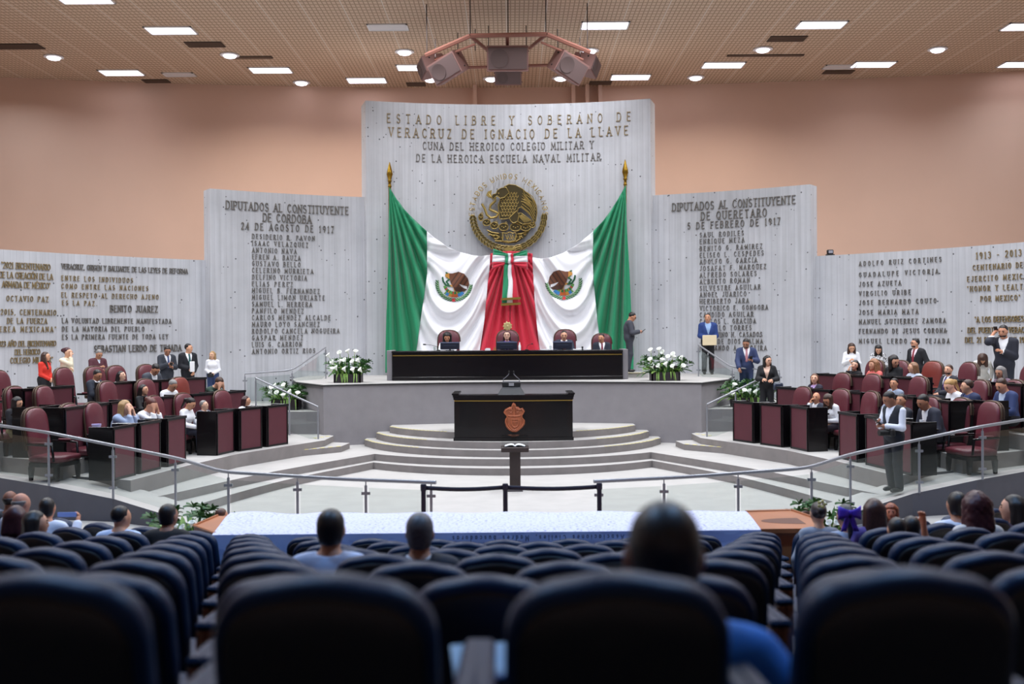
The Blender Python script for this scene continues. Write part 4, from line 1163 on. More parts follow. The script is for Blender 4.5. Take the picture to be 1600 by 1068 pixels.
# ------------------------------------------------------------------ belt barrier
bx = [gz(660, 757, 0.93), gz(788, 755, 0.94), gz(935, 752, 0.94)]
dB2 = 12.2
names = ('left', 'middle', 'right')
xs = [xat(660, dB2), xat(788, dB2), xat(935, dB2)]
for i in range(3):
    t = thing('belt_barrier_post', 'dark navy belt barrier post, %s one of the three across the gap' % names[i], 'barrier post', (xs[i], dB2, 0))
    mb = MB(); mb.lathe([(.16, 0), (.16, .015), (.05, .04)], n=20); mb.build('base', M['belt'], t)
    mb = MB(); mb.tube([(0, 0, .03), (0, 0, .9)], .028, 12); mb.build('pole', M['belt'], t)
    mb = MB(); mb.lathe([(.03, .86), (.036, .88), (.036, .93), (.03, .945)], n=14); mb.build('belt_head', M['belt'], t)
    if i < 2:
        L = xs[i + 1] - xs[i] - .066
        mb = MB(); mb.grid([[(.033 + L * k / 12, 0, .875 + q - .02 * math.sin(PI * k / 12)) for q in (0, .05)] for k in range(13)])
        o = mb.build('belt', M['belt'], t, 60); md = o.modifiers.new('t', 'SOLIDIFY'); md.thickness = .004

# ------------------------------------------------------------------ glass railings in front of the chamber floor
def railing(name, label, pts, hts, posts, glass=True, rz0=0.04, r=0.024, clamps=True, group='glass railings'):
    """pts: base polyline with z; hts: rail heights; posts: list of parameters along the polyline (index floats)"""
    def P(u):
        i = min(int(u), len(pts) - 2); f = u - i
        return Vector([a * (1 - f) + b * f for a, b in zip(pts[i], pts[i + 1])]), hts[i] * (1 - f) + hts[i + 1] * f
    root = thing(name, label, 'railing', pts[0], 0, group)
    mb = MB(); top = [Vector(p) + Vector((0, 0, h)) for p, h in zip(pts, hts)]
    mb.tube(smooth_rail(top), r, 10); mb.build('handrail', M['steel'], root, 60, world=True)
    for u in posts:
        b, h = P(u)
        mb = MB(); mb.tube([b - Vector((0, 0, .0)), b + Vector((0, 0, h - .07))], .018, 10); mb.tube([b + Vector((0, 0, h - .08)), b + Vector((0, 0, h - .01))], .008, 6)
        po = mb.build('post', M['steel'], root, 60, world=True)
        if clamps:
            for hh in (.16, h - .17):
                mb = MB(); mb.box(b + Vector((0, 0, hh)), (.11, .03, .035)); mb.build('clamp', M['steel'], po, world=True)
    if glass:
        for a, c in zip(posts, posts[1:]):
            (p, hp), (q, hq) = P(a), P(c)
            t = (q - p).normalized() * .04; n = Vector((-(q - p).y, (q - p).x, 0)).normalized() * .005
            lo = Vector((0, 0, .08)); A, B = p + t, q - t
            vs = [A + lo - n, B + lo - n, B + Vector((0, 0, hq - .1)) - n, A + Vector((0, 0, hp - .1)) - n]
            vs += [v + 2 * n for v in vs]
            mb = MB(); mb.add(vs, [(0, 1, 2, 3), (7, 6, 5, 4), (0, 4, 5, 1), (1, 5, 6, 2), (2, 6, 7, 3), (3, 7, 4, 0)])
            mb.build('glass_panel', GLASS, root, None, world=True)
    return root
def smooth_rail(T):
    out = [T[0]]
    for i in range(1, len(T) - 1):
        a, b, c = T[i - 1], T[i], T[i + 1]
        la, lc = (a - b).length, (c - b).length
        f = min(.25, la * .3, lc * .3)
        pa, pc = b + (a - b) / la * f, b + (c - b) / lc * f
        for k in range(5):
            t = k / 4; out.append(pa * (1 - t) ** 2 + b * 2 * t * (1 - t) + pc * t * t)
    out.append(T[-1]); return out
PL = [2.0 - 2.0 + 0.05, 0.72, 1.35, 1.95, 3.05, 4.0, 5.0, 6.35]
PLr = [0.05, 0.72, 1.4, 2.1, 3.0, 4.05, 5.05, 6.5]
railing('glass_railing', 'long glass railing with steel handrail, left of the belt barrier', [p for p in RAIL], RAILH, PL)
railing('glass_railing', 'long glass railing with steel handrail, right of the belt barrier', [(-p[0] + .05, p[1], p[2]) for p in RAIL], RAILH, PLr)
# handrails on the steps from the landing up to the stage and down to the benches
for s, sn in ((-1, 'left'), (1, 'right')):
    q = lambda x, y, z: (s * x, y, z)
    railing('stair_railing', 'upper glass stair railing climbing to the %s end of the stage' % sn, [q(6.5, 24.9, ZLAND), q(5.32, 24.75, ZLAND), q(4.75, 26.1, ZST)], [.80, .88, .80], [0, 1, 2], r=.02, group='stair railings')
    railing('stair_railing', 'lower glass stair railing slanting down beside the %s planter' % sn, [q(5.75, 22.95, 0.78), q(4.15, 21.85, 0.40)], [1.02, .82], [0, 0.55, 1], r=.02, clamps=False, group='stair railings')
    hp = gz(284.5 if s < 0 else 1316, 696 if s < 0 else 704, ROWZ['A'] - .02)
    p = thing('handrail_post', 'short bent steel handrail in the aisle of the %s block of benches' % sn, 'handrail', hp, 0, None)
    mb = MB(); mb.tube(smooth_rail([Vector((0, 0, 0)), Vector((0, 0, .68 if s < 0 else .62)), Vector((s * .22, .06, .70 if s < 0 else .64)), Vector((s * .24, .08, .3))]), .022, 10); mb.build('rail_tube', M['steel'], p, 60)
    mb = MB(); mb.lathe([(.05, 0), (.05, .012), (.02, .02)], n=12); mb.build('floor_flange', M['steel'], p)

# ------------------------------------------------------------------ planters with white callas
def leaf(mb, base, direction, length, width, droop=.3):
    d = Vector(direction).normalized(); side = d.cross(Vector((0, 0, 1)))
    side = side.normalized() if side.length > .05 else Vector((1, 0, 0))
    P = []
    for i in range(5):
        t = i / 4; c = Vector(base) + d * length * t - Vector((0, 0, droop * length * t * t)); w = width * math.sin(PI * (0.08 + .9 * t)) ** .8
        P.append([c - side * w / 2, c + side * w / 2 + Vector((0, 0, .02))])
    mb.grid(P)
def calla(mb, c, s, tilt):
    Mx = Matrix.Translation(c) @ Matrix.Rotation(tilt[0], 4, 'X') @ Matrix.Rotation(tilt[1], 4, 'Y')
    n = 12; P = []
    for i in range(6):
        t = i / 5; r = s * (.12 + .55 * t ** 1.6); ring = []
        for j in range(n + 1):
            a = 2 * PI * j / n
            lift = s * (1.1 * t + .35 * t * (1 + math.cos(a)) / 2)
            ring.append(Mx @ Vector((r * math.cos(a) * 1.05, r * math.sin(a), lift)))
        P.append(ring)
    mb.grid(P)
def planter(label, c, w, d, h, nfl, seed, spread=1.0, fol=1.0, box=True, fs=.085, boxmat=None, tiers=True, yellow=False):
    rnd = random.Random(seed)
    t = thing('flower_planter', label, 'flower planter', c)
    if box:
        mb = MB()
        for (cc_, dd) in (((0, -d / 2 + .015, h / 2), (w, .03, h)), ((0, d / 2 - .015, h / 2), (w, .03, h)), ((-w / 2 + .015, 0, h / 2), (.03, d, h)), ((w / 2 - .015, 0, h / 2), (.03, d, h))): mb.box(cc_, dd)
        bo = mb.build('box', boxmat or M['planter'], t)
        mb = MB(); mb.box((0, 0, h * .82), (w - .06, d - .06, .02)); mb.build('soil', M['blackmatt'], bo)
        if tiers:
            mb = MB(); mb.box((0, d * .25, h * 1.35), (w * .96, d * .4, h * .7)); mb.build('rear_tier', M['planter'], t)
    mb = MB(); mb2 = MB()
    for k in range(int(70 * fol)):
        x = rnd.uniform(-.45, .45) * w; y = rnd.uniform(-.4, .4) * d
        dr = Vector((x / w * 1.6 * spread + rnd.uniform(-.4, .4), rnd.uniform(-.7, .5), rnd.uniform(.5, 1.2)))
        L = rnd.uniform(.22, .48) * (.6 + .5 * spread)
        leaf(mb if k % 3 else mb2, (x, y, h * .8), dr, L, rnd.uniform(.03, .09), rnd.uniform(.2, .7))
        if k % 2 == 0:
            tip = Vector((x, y, h * .8)) + dr.normalized() * L * .8
            for q in range(5):
                a = -1 + .5 * q; leaf(mb, tip, (math.sin(a) + dr.x * .5, -.3, math.cos(a) * .8), .13, .035, .4)
    for k in range(10):
        x = rnd.uniform(-.4, .4) * w; leaf(mb2, (x, -d / 2 + .03, h * .9), (rnd.uniform(-.2, .2), -.45, .5), rnd.uniform(.15, .3), .03, 1.6)
    f1 = mb.build('foliage', M['leaf'], t, 180); f1['kind'] = 'stuff'
    f2 = mb2.build('pale_foliage', M['leaf2'], t, 180); f2['kind'] = 'stuff'
    for k in range(nfl):
        x = (k % 5 / 4 - .5) * w * 1.0 * spread + rnd.uniform(-.05, .05); z = h * .95 + .05 + .16 * (k // 5) + rnd.uniform(0, .1)
        y = -.12 - .05 * (2 - k // 5) + rnd.uniform(-.05, .05) - .1
        mb = MB(); calla(mb, Vector((x, y, z)), fs, (rnd.uniform(.3, 1.0), rnd.uniform(-.5, .5)))
        o = mb.build('calla_flower', M['petal'], t, 60); md = o.modifiers.new('t', 'SOLIDIFY'); md.thickness = .006
        mb = MB(); mb.tube([(x * .8, y * .3, h * .7), (x, y, z)], .008, 5); mb.build('stem', M['leaf2'], o, 60)
    return t
p = at(543, 595, 23.7); planter('dark planter of white callas on the left part of the stage', (p.x, 23.85, ZST), .62, .42, .2, 14, 3, 1.1)
p = at(1040, 591, 23.7); planter('dark planter of white callas on the right part of the stage', (p.x, 23.85, ZST), .66, .42, .2, 14, 4, 1.05)
p = at(447, 637, 23.7); planter('dark planter of callas on the lower landing left of the stage', (p.x, 23.75, ZLAND + .005), .62, .42, .24, 8, 5, .9, 1.2, tiers=False, yellow=True)
p = at(1167, 634, 23.7); planter('dark planter of callas on the lower landing right of the stage', (p.x, 23.75, ZLAND + .005), .66, .42, .22, 6, 6, 1.1, 1.3, tiers=False)
p = at(300, 830, 12.2); planter('white callas and leaves behind the left end of the banner table', (p.x, 12.2, 0), .5, .34, .42, 6, 8, .75, .7, fs=.06, tiers=False, boxmat=M['planter2'])
p = at(1292, 830, 12.2); planter('white callas and leaves behind the right end of the banner table', (p.x, 12.25, 0), .5, .34, .42, 6, 9, .75, .7, fs=.06, tiers=False, boxmat=M['planter2'])

# ------------------------------------------------------------------ public front table with the banner
ZTB = .75
A_ = lambda px, py: gz(px, py, ZTB)
tb_poly = [A_(362, 806), A_(340, 805.5), A_(303, 821), A_(336, 833), A_(1186, 826), A_(1277, 825), A_(1278, 811), A_(1237, 797), A_(1165, 799)]
tpoly = [(v.x, v.y) for v in tb_poly]
tb = thing('front_table', 'long orange wooden table with angled ends in front of the public seats', 'table', (0, 10.7, 0))
mb = MB(); mb.slab(tpoly, ZTB - .045, ZTB); mb.build('table_top', M['wood'], tb, 40, world=True)
mb = MB()
inner = [(x * .985, 10.7 + (y - 10.7) * .85) for x, y in tpoly]
n_ = len(inner)
for i in range(n_):
    a, b = inner[i], inner[(i + 1) % n_]
    if (a[1] + b[1]) / 2 < 10.5 and abs(a[0] - b[0]) > 2: continue
    dx, dy = b[0] - a[0], b[1] - a[1]; L = math.hypot(dx, dy)
    mb.box(((a[0] + b[0]) / 2, (a[1] + b[1]) / 2, (ZTB - .045) / 2 + .005), (L, .03, ZTB - .055), math.atan2(dy, dx))
mb.build('modesty_panel', M['wood'], tb, None, world=True)
for x in (tpoly[3][0] + .2, -1.2, 1.0, tpoly[4][0] - .1):
    mb = MB(); mb.box((x, 10.35, (ZTB - .05) / 2), (.06, .06, ZTB - .05)); mb.build('leg', M['wood'], tb, None, world=True)
mb = MB()
rim = tpoly + [tpoly[0]]
for i in list(range(1, 3)) + [5, 6, 7]:
    mb.tube([(*rim[i], ZTB + .004), (*rim[i + 1], ZTB + .004)], .014, 6)
mb.build('raised_rim', M['wood'], tb, 60, world=True)
c = A_(1250, 812); mb = MB()
mb.slab([(c.x + .42 * math.cos(a), c.y - .05 + .17 * math.sin(a)) for a in [PI * .5 + PI * i / 16 for i in range(17)]] , ZTB, ZTB + .002)
mb.build('recess_shade_patch', mat('recess_shade_brown', (92, 44, 24), .5), tb, None, world=True)  # flat dark patch on the top, painted as the shade inside a cut-out

cl = thing('banner_cloth', 'printed white and blue banner spread over the long wooden table', 'banner', (0, 10.6, ZTB))
def bpt(px, py, lift=.006): v = A_(px, py); return Vector((v.x, v.y, ZTB + lift))
bl, br, fr_, fl_ = bpt(360, 804.5), bpt(1166, 800), bpt(1189, 828), bpt(331, 836)
rb = random.Random(5)
P = []
NX, NY = 90, 14
for i in range(NX + 1):
    s = i / NX; col = []
    for j in range(NY + 1):
        t = j / NY
        a = bl.lerp(br, s); b = fl_.lerp(fr_, s)
        v = a.lerp(b, t); wv = .010 * (1 + math.sin(s * 37 + t * 5)) * (1 - .7 * t) * (1.6 if s < .18 else .7)
        v.z += .004 + wv
        if j == NY: v.z = ZTB + .004
        col.append(v)
    P.append(col[::-1])
def banner_mat(name, base, ink, sc):
    m_ = bpy.data.materials.new(name); m_.use_nodes = True; nt = m_.node_tree; L = nt.links.new; N = nt.nodes.new
    b = nt.nodes['Principled BSDF']; b.inputs['Roughness'].default_value = .8
    tc = N('ShaderNodeTexCoord'); mp = N('ShaderNodeMapping'); mp.inputs['Scale'].default_value = sc; L(tc.outputs['Object'], mp.inputs[0])
    n = N('ShaderNodeTexNoise'); n.inputs['Scale'].default_value = 1; n.inputs['Detail'].default_value = 2; L(mp.outputs[0], n.inputs['Vector'])
    n2 = N('ShaderNodeTexNoise'); n2.inputs['Scale'].default_value = 1.7; L(tc.outputs['Object'], n2.inputs['Vector'])
    r = N('ShaderNodeValToRGB'); r.color_ramp.elements[0].position = .56; r.color_ramp.elements[1].position = .60
    r.color_ramp.elements[0].color = (0, 0, 0, 1); r.color_ramp.elements[1].color = (1, 1, 1, 1); L(n.outputs['Fac'], r.inputs[0])
    mu = N('ShaderNodeMath'); mu.operation = 'MULTIPLY'; L(r.outputs[0], mu.inputs[0]); L(n2.outputs['Fac'], mu.inputs[1])
    mx = N('ShaderNodeMixRGB'); mx.inputs[1].default_value = (*srgb(base), 1); mx.inputs[2].default_value = (*srgb(ink), 1); L(mu.outputs[0], mx.inputs[0]); L(mx.outputs[0], b.inputs['Base Color'])
    return m_
mb = MB(); mb.grid(P); o = mb.build('top_sheet', banner_mat('banner_print', (204, 207, 232), (96, 100, 150), (30, 44, 1)), cl, 180, world=True)
# hanging front edge
dfr = lambda s: fl_.lerp(fr_, s)
P = []
for i in range(NX + 1):
    s = i / NX; b = dfr(s); col = []
    for j in range(7):
        t = j / 6; v = Vector((b.x, b.y - .012 - .012 * math.sin(s * 60 + 2 * t) * t, ZTB + .006 - t * .30)); col.append(v)
    P.append(col)
mb = MB(); mb.grid([c[::-1] for c in P]); mb.build('hanging_edge', banner_mat('banner_edge', (196, 208, 250), (150, 160, 215), (3, 1, 10)), cl, 180, world=True)
txt = 'Asociaciones Civiles, Madres buscadoras'
ink = mat('banner_ink', (44, 48, 96), .8)
pr_, pl_ = xat(972, 10.2), xat(706, 10.2)
def tplace(x, z, y):
    X = pr_ - x; s = (X - fl_.x) / (fr_.x - fl_.x); yy = fl_.lerp(fr_, s).y
    return Vector((X, yy - .030 - y, ZTB - .025 - z))
mb = MB(); letters(mb, txt, pr_ - pl_, .055, tplace, .17, .004, False)
mb.build('printed_text', ink, cl, None, world=True)

# ------------------------------------------------------------------ benches of the two side blocks: desks and leather chairs
def row_pos(row, px, off, d=None):
    side = -1 if px < 800 else 1
    if d is not None:
        return (xat(px, d), d, -side * .975, -.22)
    L = offs(ROWS[row], off)
    r = ray(px, 600).x
    best = None
    n = len(L)
    for i in range(n - 1):
        (x0, y0), (x1, y1) = L[i], L[i + 1]
        x0 *= -side; x1 *= -side
        # (x0 + t dx) = r (y0 + t dy)
        dx, dy = x1 - x0, y1 - y0
        den = dx - r * dy
        if abs(den) < 1e-9: continue
        t = (r * y0 - x0) / den
        ok = (t >= 0 or i == 0) and (t <= 1 or i == n - 2)
        if ok:
            l = math.hypot(dx, dy); nx, ny = dy / l, -dx / l      # inward normal
            if nx * -side < 0: nx, ny = -nx, -ny
            best = (x0 + dx * t, y0 + dy * t, nx, ny)
    return best

def heading(fx, fy): return math.degrees(math.atan2(fx, fy))
def rz_of(h): return -math.radians(h)

ORD = ['first', 'second', 'third', 'fourth', 'fifth', 'sixth', 'seventh', 'eighth', 'ninth', 'tenth', 'eleventh', 'twelfth', 'thirteenth', 'fourteenth', 'fifteenth', 'sixteenth', 'seventeenth', 'eighteenth', 'nineteenth', 'twentieth']
ROWN = dict(A='front', B='middle', C='back')

# desk prototype: local +Y points at the sitter's front (into the hall)
def make_desk():
    t = thing('bench_desk', 'desk', 'desk')
    H, Wd, D = .82, .68, .40
    for s in (-1, 1):
        mb = MB(); mb.box((s * (Wd / 2 - .015), -.02, H / 2), (.03, D, H), bev=.004); mb.build('side_panel', M['blackwood'], t)
    mb = MB(); mb.box((0, D / 2 - .03, H / 2 - .01), (Wd - .06, .025, H - .06)); mb.build('front_panel', M['burgundy'], t)
    mb = MB()
    mb.box((0, D / 2 - .025, H - .02), (Wd, .05, .045), bev=.004); mb.box((0, D / 2 - .028, .02), (Wd - .06, .035, .04))
    for s in (-1, 1): mb.box((s * (Wd / 2 - .04), D / 2 - .022, H / 2), (.024, .03, H))
    mb.build('front_frame', M['blackwood'], t)
    mb = MB(); mb.box((0, -.06, H - .13), (Wd - .06, D + .02, .03), bev=.004); mb.build('work_surface', M['blackwood'], t)
    return t
def arch(w, z0, z1, n=12, k=.5):
    hw = w / 2; rz = min(z1 - z0, hw * 1.05)
    P = [(-hw * .94, z0), (hw * .94, z0), (hw, z0 + .1)]
    for i in range(n + 1):
        a = PI * i / n
        c, s = math.cos(a), math.sin(a)
        P.append((hw * math.copysign(abs(c) ** .75, c), z1 - rz + rz * s ** .75))
    P.append((-hw, z0 + .1))
    return P
def shell(mb, P, thick, M4, bulge=.03, inset=.82):
    """rounded upholstered slab: outline P in XZ, front (-Y) and back bulging"""
    n = len(P); cx = sum(p[0] for p in P) / n; cz = sum(p[1] for p in P) / n
    rings = []
    for (k, y) in ((.0, -thick / 2 - bulge), (.5, -thick / 2 - bulge * .9), (inset, -thick / 2 - bulge * .35), (.95, -thick / 2), (1.0, -thick * .25), (1.0, thick * .25), (.95, thick / 2), (inset, thick / 2 + bulge * .3), (0, thick / 2 + bulge * .5)):
        rings.append([M4 @ Vector((cx + (p[0] - cx) * k, y, cz + (p[1] - cz) * k)) for p in P])
    vs = [v for r in rings for v in r]; fs = []
    for i in range(len(rings) - 1):
        for j in range(n):
            fs.append((i * n + j, i * n + (j + 1) % n, (i + 1) * n + (j + 1) % n, (i + 1) * n + j))
    mb.add(vs, fs)
def make_chair(lm, nm='leather_chair'):
    t = thing(nm, 'chair', 'chair')
    RX = Matrix.Translation((0, -.24, .36)) @ Matrix.Rotation(math.radians(7), 4, 'X')
    mb = MB(); P = arch(.50, 0, .74); shell(mb, P, .07, RX @ Matrix.Rotation(PI, 4, 'Z'), .03); mb.build('backrest', lm, t, 180)
    mb = MB(); Q = [RX @ Vector((x * 1.02, -.02, z * 1.01 + .0)) for x, z in P[2:-1]]
    mb.tube(Q, .022, 7); mb.tube([q + Vector((0, -.045, 0)) for q in Q], .011, 5); mb.build('nailed_edging', M['nail'], t, 60)
    mb = MB(); shell(mb, [(-.27, -.25), (.27, -.25), (.29, .0), (.27, .27), (-.27, .27), (-.29, 0)], .09, Matrix.Translation((0, .02, .33)) @ Matrix.Rotation(-PI / 2, 4, 'X'), .03); mb.build('seat', lm, t, 180)
    mb = MB(); mb.box((0, .02, .245), (.54, .52, .07), bev=.01); mb.build('seat_frame', M['blackwood'], t)
    for sx in (-1, 1):
        mb = MB(); mb.tube([(sx * .29, -.24, .56), (sx * .31, 0, .56), (sx * .3, .2, .54), (sx * .29, .22, .3)], [.02, .024, .024, .018], 7); ar = mb.build('armrest', M['blackwood'], t, 60)
        mb = MB(); mb.box((sx * .305, -.02, .585), (.055, .22, .03), bev=.01); mb.build('arm_pad', lm, ar)
        for sy in (-1, 1):
            mb = MB(); mb.add([(sx * .25 + a * .035, .02 + sy * .22 + b * .035, .22) for a, b in ((-1, -1), (1, -1), (1, 1), (-1, 1))] + [(sx * .25 + a * .022, .02 + sy * .23 + b * .022, 0) for a, b in ((-1, -1), (1, -1), (1, 1), (-1, 1))], [(0, 1, 2, 3), (7, 6, 5, 4), (0, 4, 5, 1), (1, 5, 6, 2), (2, 6, 7, 3), (3, 7, 4, 0)])
            mb.build('leg', M['blackwood'], t)
    return t
DESK = make_desk(); CHAIR = make_chair(M['leather']); CHAIR2 = make_chair(M['leather_red'])
index_children()

DESKS = dict(
 left=dict(A=[422, 380, 338, 260, 218, 177], B=[356, 307, 256, 173, 137, 102, (58, 16.9)], C=[295, 258, 221, 180, 82, 41]),
 right=dict(A=[1172, 1216, 1262, 1340, 1384, 1424], B=[1240, 1290, 1343, 1428, 1483, (1536, 17.0)], C=[1301, 1343, 1384, 1425, 1512, 1553, 1592]))
first = True
for side in ('left', 'right'):
    for r in 'ABC':
        L = DESKS[side][r]
        for i, px in enumerate(L):
            x, y, nx, ny = row_pos(r, px, 0) if not isinstance(px, tuple) else row_pos(r, px[0], 0, px[1])
            h = heading(nx, ny)
            lb = 'burgundy-fronted black desk, %s from the stage in the %s row of the %s block' % (ORD[i], ROWN[r], side)
            g = 'bench desks'
            if first:
                DESK.location = (x, y, ROWZ[r]); DESK.rotation_euler = (0, 0, rz_of(h)); DESK['label'] = lb; DESK['group'] = g; first = False
            else: dup(DESK, (x, y, ROWZ[r]), rz_of(h), lb, g)

CHAIRS = dict(
 left=dict(A=[(366, 0), (306, 0), (266, 0), (172, 0), (135, 0, 16.85), (82, 0, 15.9)], B=[(299, 1), (246, 0), (190, 0), (95, 0), (48, 0, 17.75), (4, 0, 17.1)], C=[(246, 0), (199, 0), (166, 0), (121, 0), (20, 0)]),
 right=dict(A=[(1235, 0), (1294, 0), (1336, 0), (1428, 0), (1474, 0, 16.9), (1519, 0, 16.0)], B=[(1298, 0), (1344, 0), (1413, 0), (1505, 0), (1560, 0, 17.8)], C=[(1350, 0), (1389, 0), (1440, 1), (1492, 0), (1590, 0)]))
used = {0: False, 1: False}
for side in ('left', 'right'):
    for r in 'ABC':
        for i, (px, k, *dd) in enumerate(CHAIRS[side][r]):
            x, y, nx, ny = row_pos(r, px, .70, *dd)
            h = heading(nx, ny)
            lb = '%s leather high-back chair, %s from the stage in the %s row of the %s block' % ('red-brown' if k else 'burgundy', ORD[i], ROWN[r], side)
            proto = CHAIR2 if k else CHAIR
            if not used[k]:
                proto.location = (x, y, ROWZ[r]); proto.rotation_euler = (0, 0, rz_of(h)); proto['label'] = lb; proto['group'] = 'burgundy leather chairs'; used[k] = True
            else: dup(proto, (x, y, ROWZ[r]), rz_of(h), lb, 'burgundy leather chairs')
for px, who in ((700, 'curly haired woman'), (884, 'moustached man')):
    dup(CHAIR, (xat(px, 25.95), 25.95, ZST), PI, 'high-back burgundy chair of the %s at the dais desk' % who, 'burgundy leather chairs', 1.1)
cc_ = dup(CHAIR, (xat(793, 25.95), 25.95, ZST), PI, 'high-back chair of the chairwoman with a gold eagle crest on top', 'burgundy leather chairs', 1.1)
mb = MB(); mb.lathe([(.0, 0), (.085, .0), (.095, .012), (.07, .02), (.05, .014), (.0, .03)], n=18, M4=Matrix.Translation((0, -.33, 1.19)) @ Matrix.Rotation(-PI / 2, 4, 'X'))
for k in range(9):
    a = 2 * PI * k / 9; mb.ball((.095 * math.cos(a), -.33, 1.19 + .095 * math.sin(a)), .018, 6)
mb.tube([(0, -.33, 1.06), (0, -.33, 1.12)], .02, 6)
mb.build('gold_crest', mat('pale_gold', (222, 200, 140), .35, metal=.5), cc_, 60)

# white cup of papers on a front desk (left block)
p = row_pos('A', 150, .34)
mb = MB(); mb.lathe([(.05, 0), (.075, .13), (.07, .13), (.045, .01)], n=14); small('paper_cup', 'white and purple cup on the arm of an empty front row chair, left block', 'cup', mb, cmat((206, 196, 236), .5, 'paper'), (p[0], p[1], ROWZ['A'] + .70))

# ------------------------------------------------------------------ people: one continuous skinned body each, clothing and hair as parts
def V3(*a): return np.array(a, dtype=np.float32)
class Field:
    def __init__(s, lo, hi, vs):
        s.vs = vs; s.lo = np.array(lo, dtype=np.float32) - 2 * vs
        n = np.ceil((np.array(hi) + 2 * vs - s.lo) / vs).astype(int) + 1
        s.n = n
        s.ax = [s.lo[i] + vs * np.arange(n[i], dtype=np.float32) for i in range(3)]
    def empty(s): return np.full(tuple(s.n), 1.0, dtype=np.float32)
    def sub(s, lo, hi, m=0.12):
        sl = []
        for i in range(3):
            a = int(max(0, np.floor((lo[i] - m - s.lo[i]) / s.vs))); b = int(min(s.n[i], np.ceil((hi[i] + m - s.lo[i]) / s.vs) + 1))
            sl.append(slice(a, max(b, a)))
        return tuple(sl)
    def pts(s, sl):
        return np.stack(np.meshgrid(s.ax[0][sl[0]], s.ax[1][sl[1]], s.ax[2][sl[2]], indexing='ij'), -1)
def smin(a, b, k):
    h = np.maximum(k - np.abs(a - b), 0) / k
    return np.minimum(a, b) - h * h * k * .25
def prim_add(F, A, pr, k=.03):
    kind = pr[0]
    if kind == 'c':
        _, p0, p1, r0, r1 = pr
        rm = max(r0, r1); lo = np.minimum(p0, p1) - rm; hi = np.maximum(p0, p1) + rm
        sl = F.sub(lo, hi); p = F.pts(sl)
        if p.size == 0: return
        d = p1 - p0; L = float(d @ d) + 1e-9
        h = np.clip(((p - p0) @ d) / L, 0, 1)
        dist = np.sqrt(((p - p0 - h[..., None] * d) ** 2).sum(-1)) - (r0 + (r1 - r0) * h)
    else:
        _, c, R, r = pr
        rm = max(r); sl = F.sub(c - rm, c + rm); p = F.pts(sl)
        if p.size == 0: return
        q = (p - c) @ R
        k0 = np.sqrt(((q / r) ** 2).sum(-1)) + 1e-6; k1 = np.sqrt(((q / (r * r)) ** 2).sum(-1)) + 1e-6
        dist = k0 * (k0 - 1) / k1
    A[sl] = smin(A[sl], dist, k)
def surfnet(F, A):
    S = A < 0
    nx, ny, nz = A.shape
    corners = [(i, j, k) for i in (0, 1) for j in (0, 1) for k in (0, 1)]
    cs = np.zeros((nx - 1, ny - 1, nz - 1), dtype=np.int8)
    for (i, j, k) in corners: cs += S[i:nx - 1 + i, j:ny - 1 + j, k:nz - 1 + k]
    act = np.argwhere((cs > 0) & (cs < 8))
    if len(act) == 0: return [], []
    idx = np.full(cs.shape, -1, dtype=np.int32); idx[act[:, 0], act[:, 1], act[:, 2]] = np.arange(len(act))
    acc = np.zeros((len(act), 3), dtype=np.float32); cnt = np.zeros(len(act), dtype=np.float32)
    for a in corners:
        for ax in range(3):
            if a[ax]: continue
            b = list(a); b[ax] = 1
            va = A[act[:, 0] + a[0], act[:, 1] + a[1], act[:, 2] + a[2]]; vb = A[act[:, 0] + b[0], act[:, 1] + b[1], act[:, 2] + b[2]]
            m = (va < 0) != (vb < 0)
            t = np.where(m, va / np.where(m, va - vb, 1), 0)
            pt = np.array(a, dtype=np.float32)[None].repeat(len(act), 0); pt[:, ax] += t
            acc[m] += pt[m]; cnt[m] += 1
    V = (act + acc / cnt[:, None]) * F.vs + F.lo
    faces = []
    for ax in range(3):
        b, c = (ax + 1) % 3, (ax + 2) % 3
        sl0 = [slice(None)] * 3; sl1 = [slice(None)] * 3; sl0[ax] = slice(0, -1); sl1[ax] = slice(1, None)
        e = np.argwhere(S[tuple(sl0)] != S[tuple(sl1)])
        e = e[(e[:, b] > 0) & (e[:, c] > 0) & (e[:, b] < cs.shape[b]) & (e[:, c] < cs.shape[c]) & (e[:, ax] < cs.shape[ax])]
        if len(e) == 0: continue
        ins = S[e[:, 0], e[:, 1], e[:, 2]]
        def g(db, dc):
            q = e.copy(); q[:, b] += db; q[:, c] += dc; return idx[q[:, 0], q[:, 1], q[:, 2]]
        Q = np.stack([g(-1, -1), g(0, -1), g(0, 0), g(-1, 0)], 1)
        Q[~ins] = Q[~ins][:, ::-1]
        faces.append(Q)
    Q = np.concatenate(faces); Q = Q[(Q >= 0).all(1)]
    # relax a little
    return V, Q
def np_mesh(name, V, Q, mats, extra=None):
    mb = MB(); mb.v = [tuple(map(float, v)) for v in V]; mb.f = [tuple(map(int, q)) for q in Q]; mb.m = [0] * len(mb.f)
    if extra: mb.add(extra.v, extra.f)
    return mb

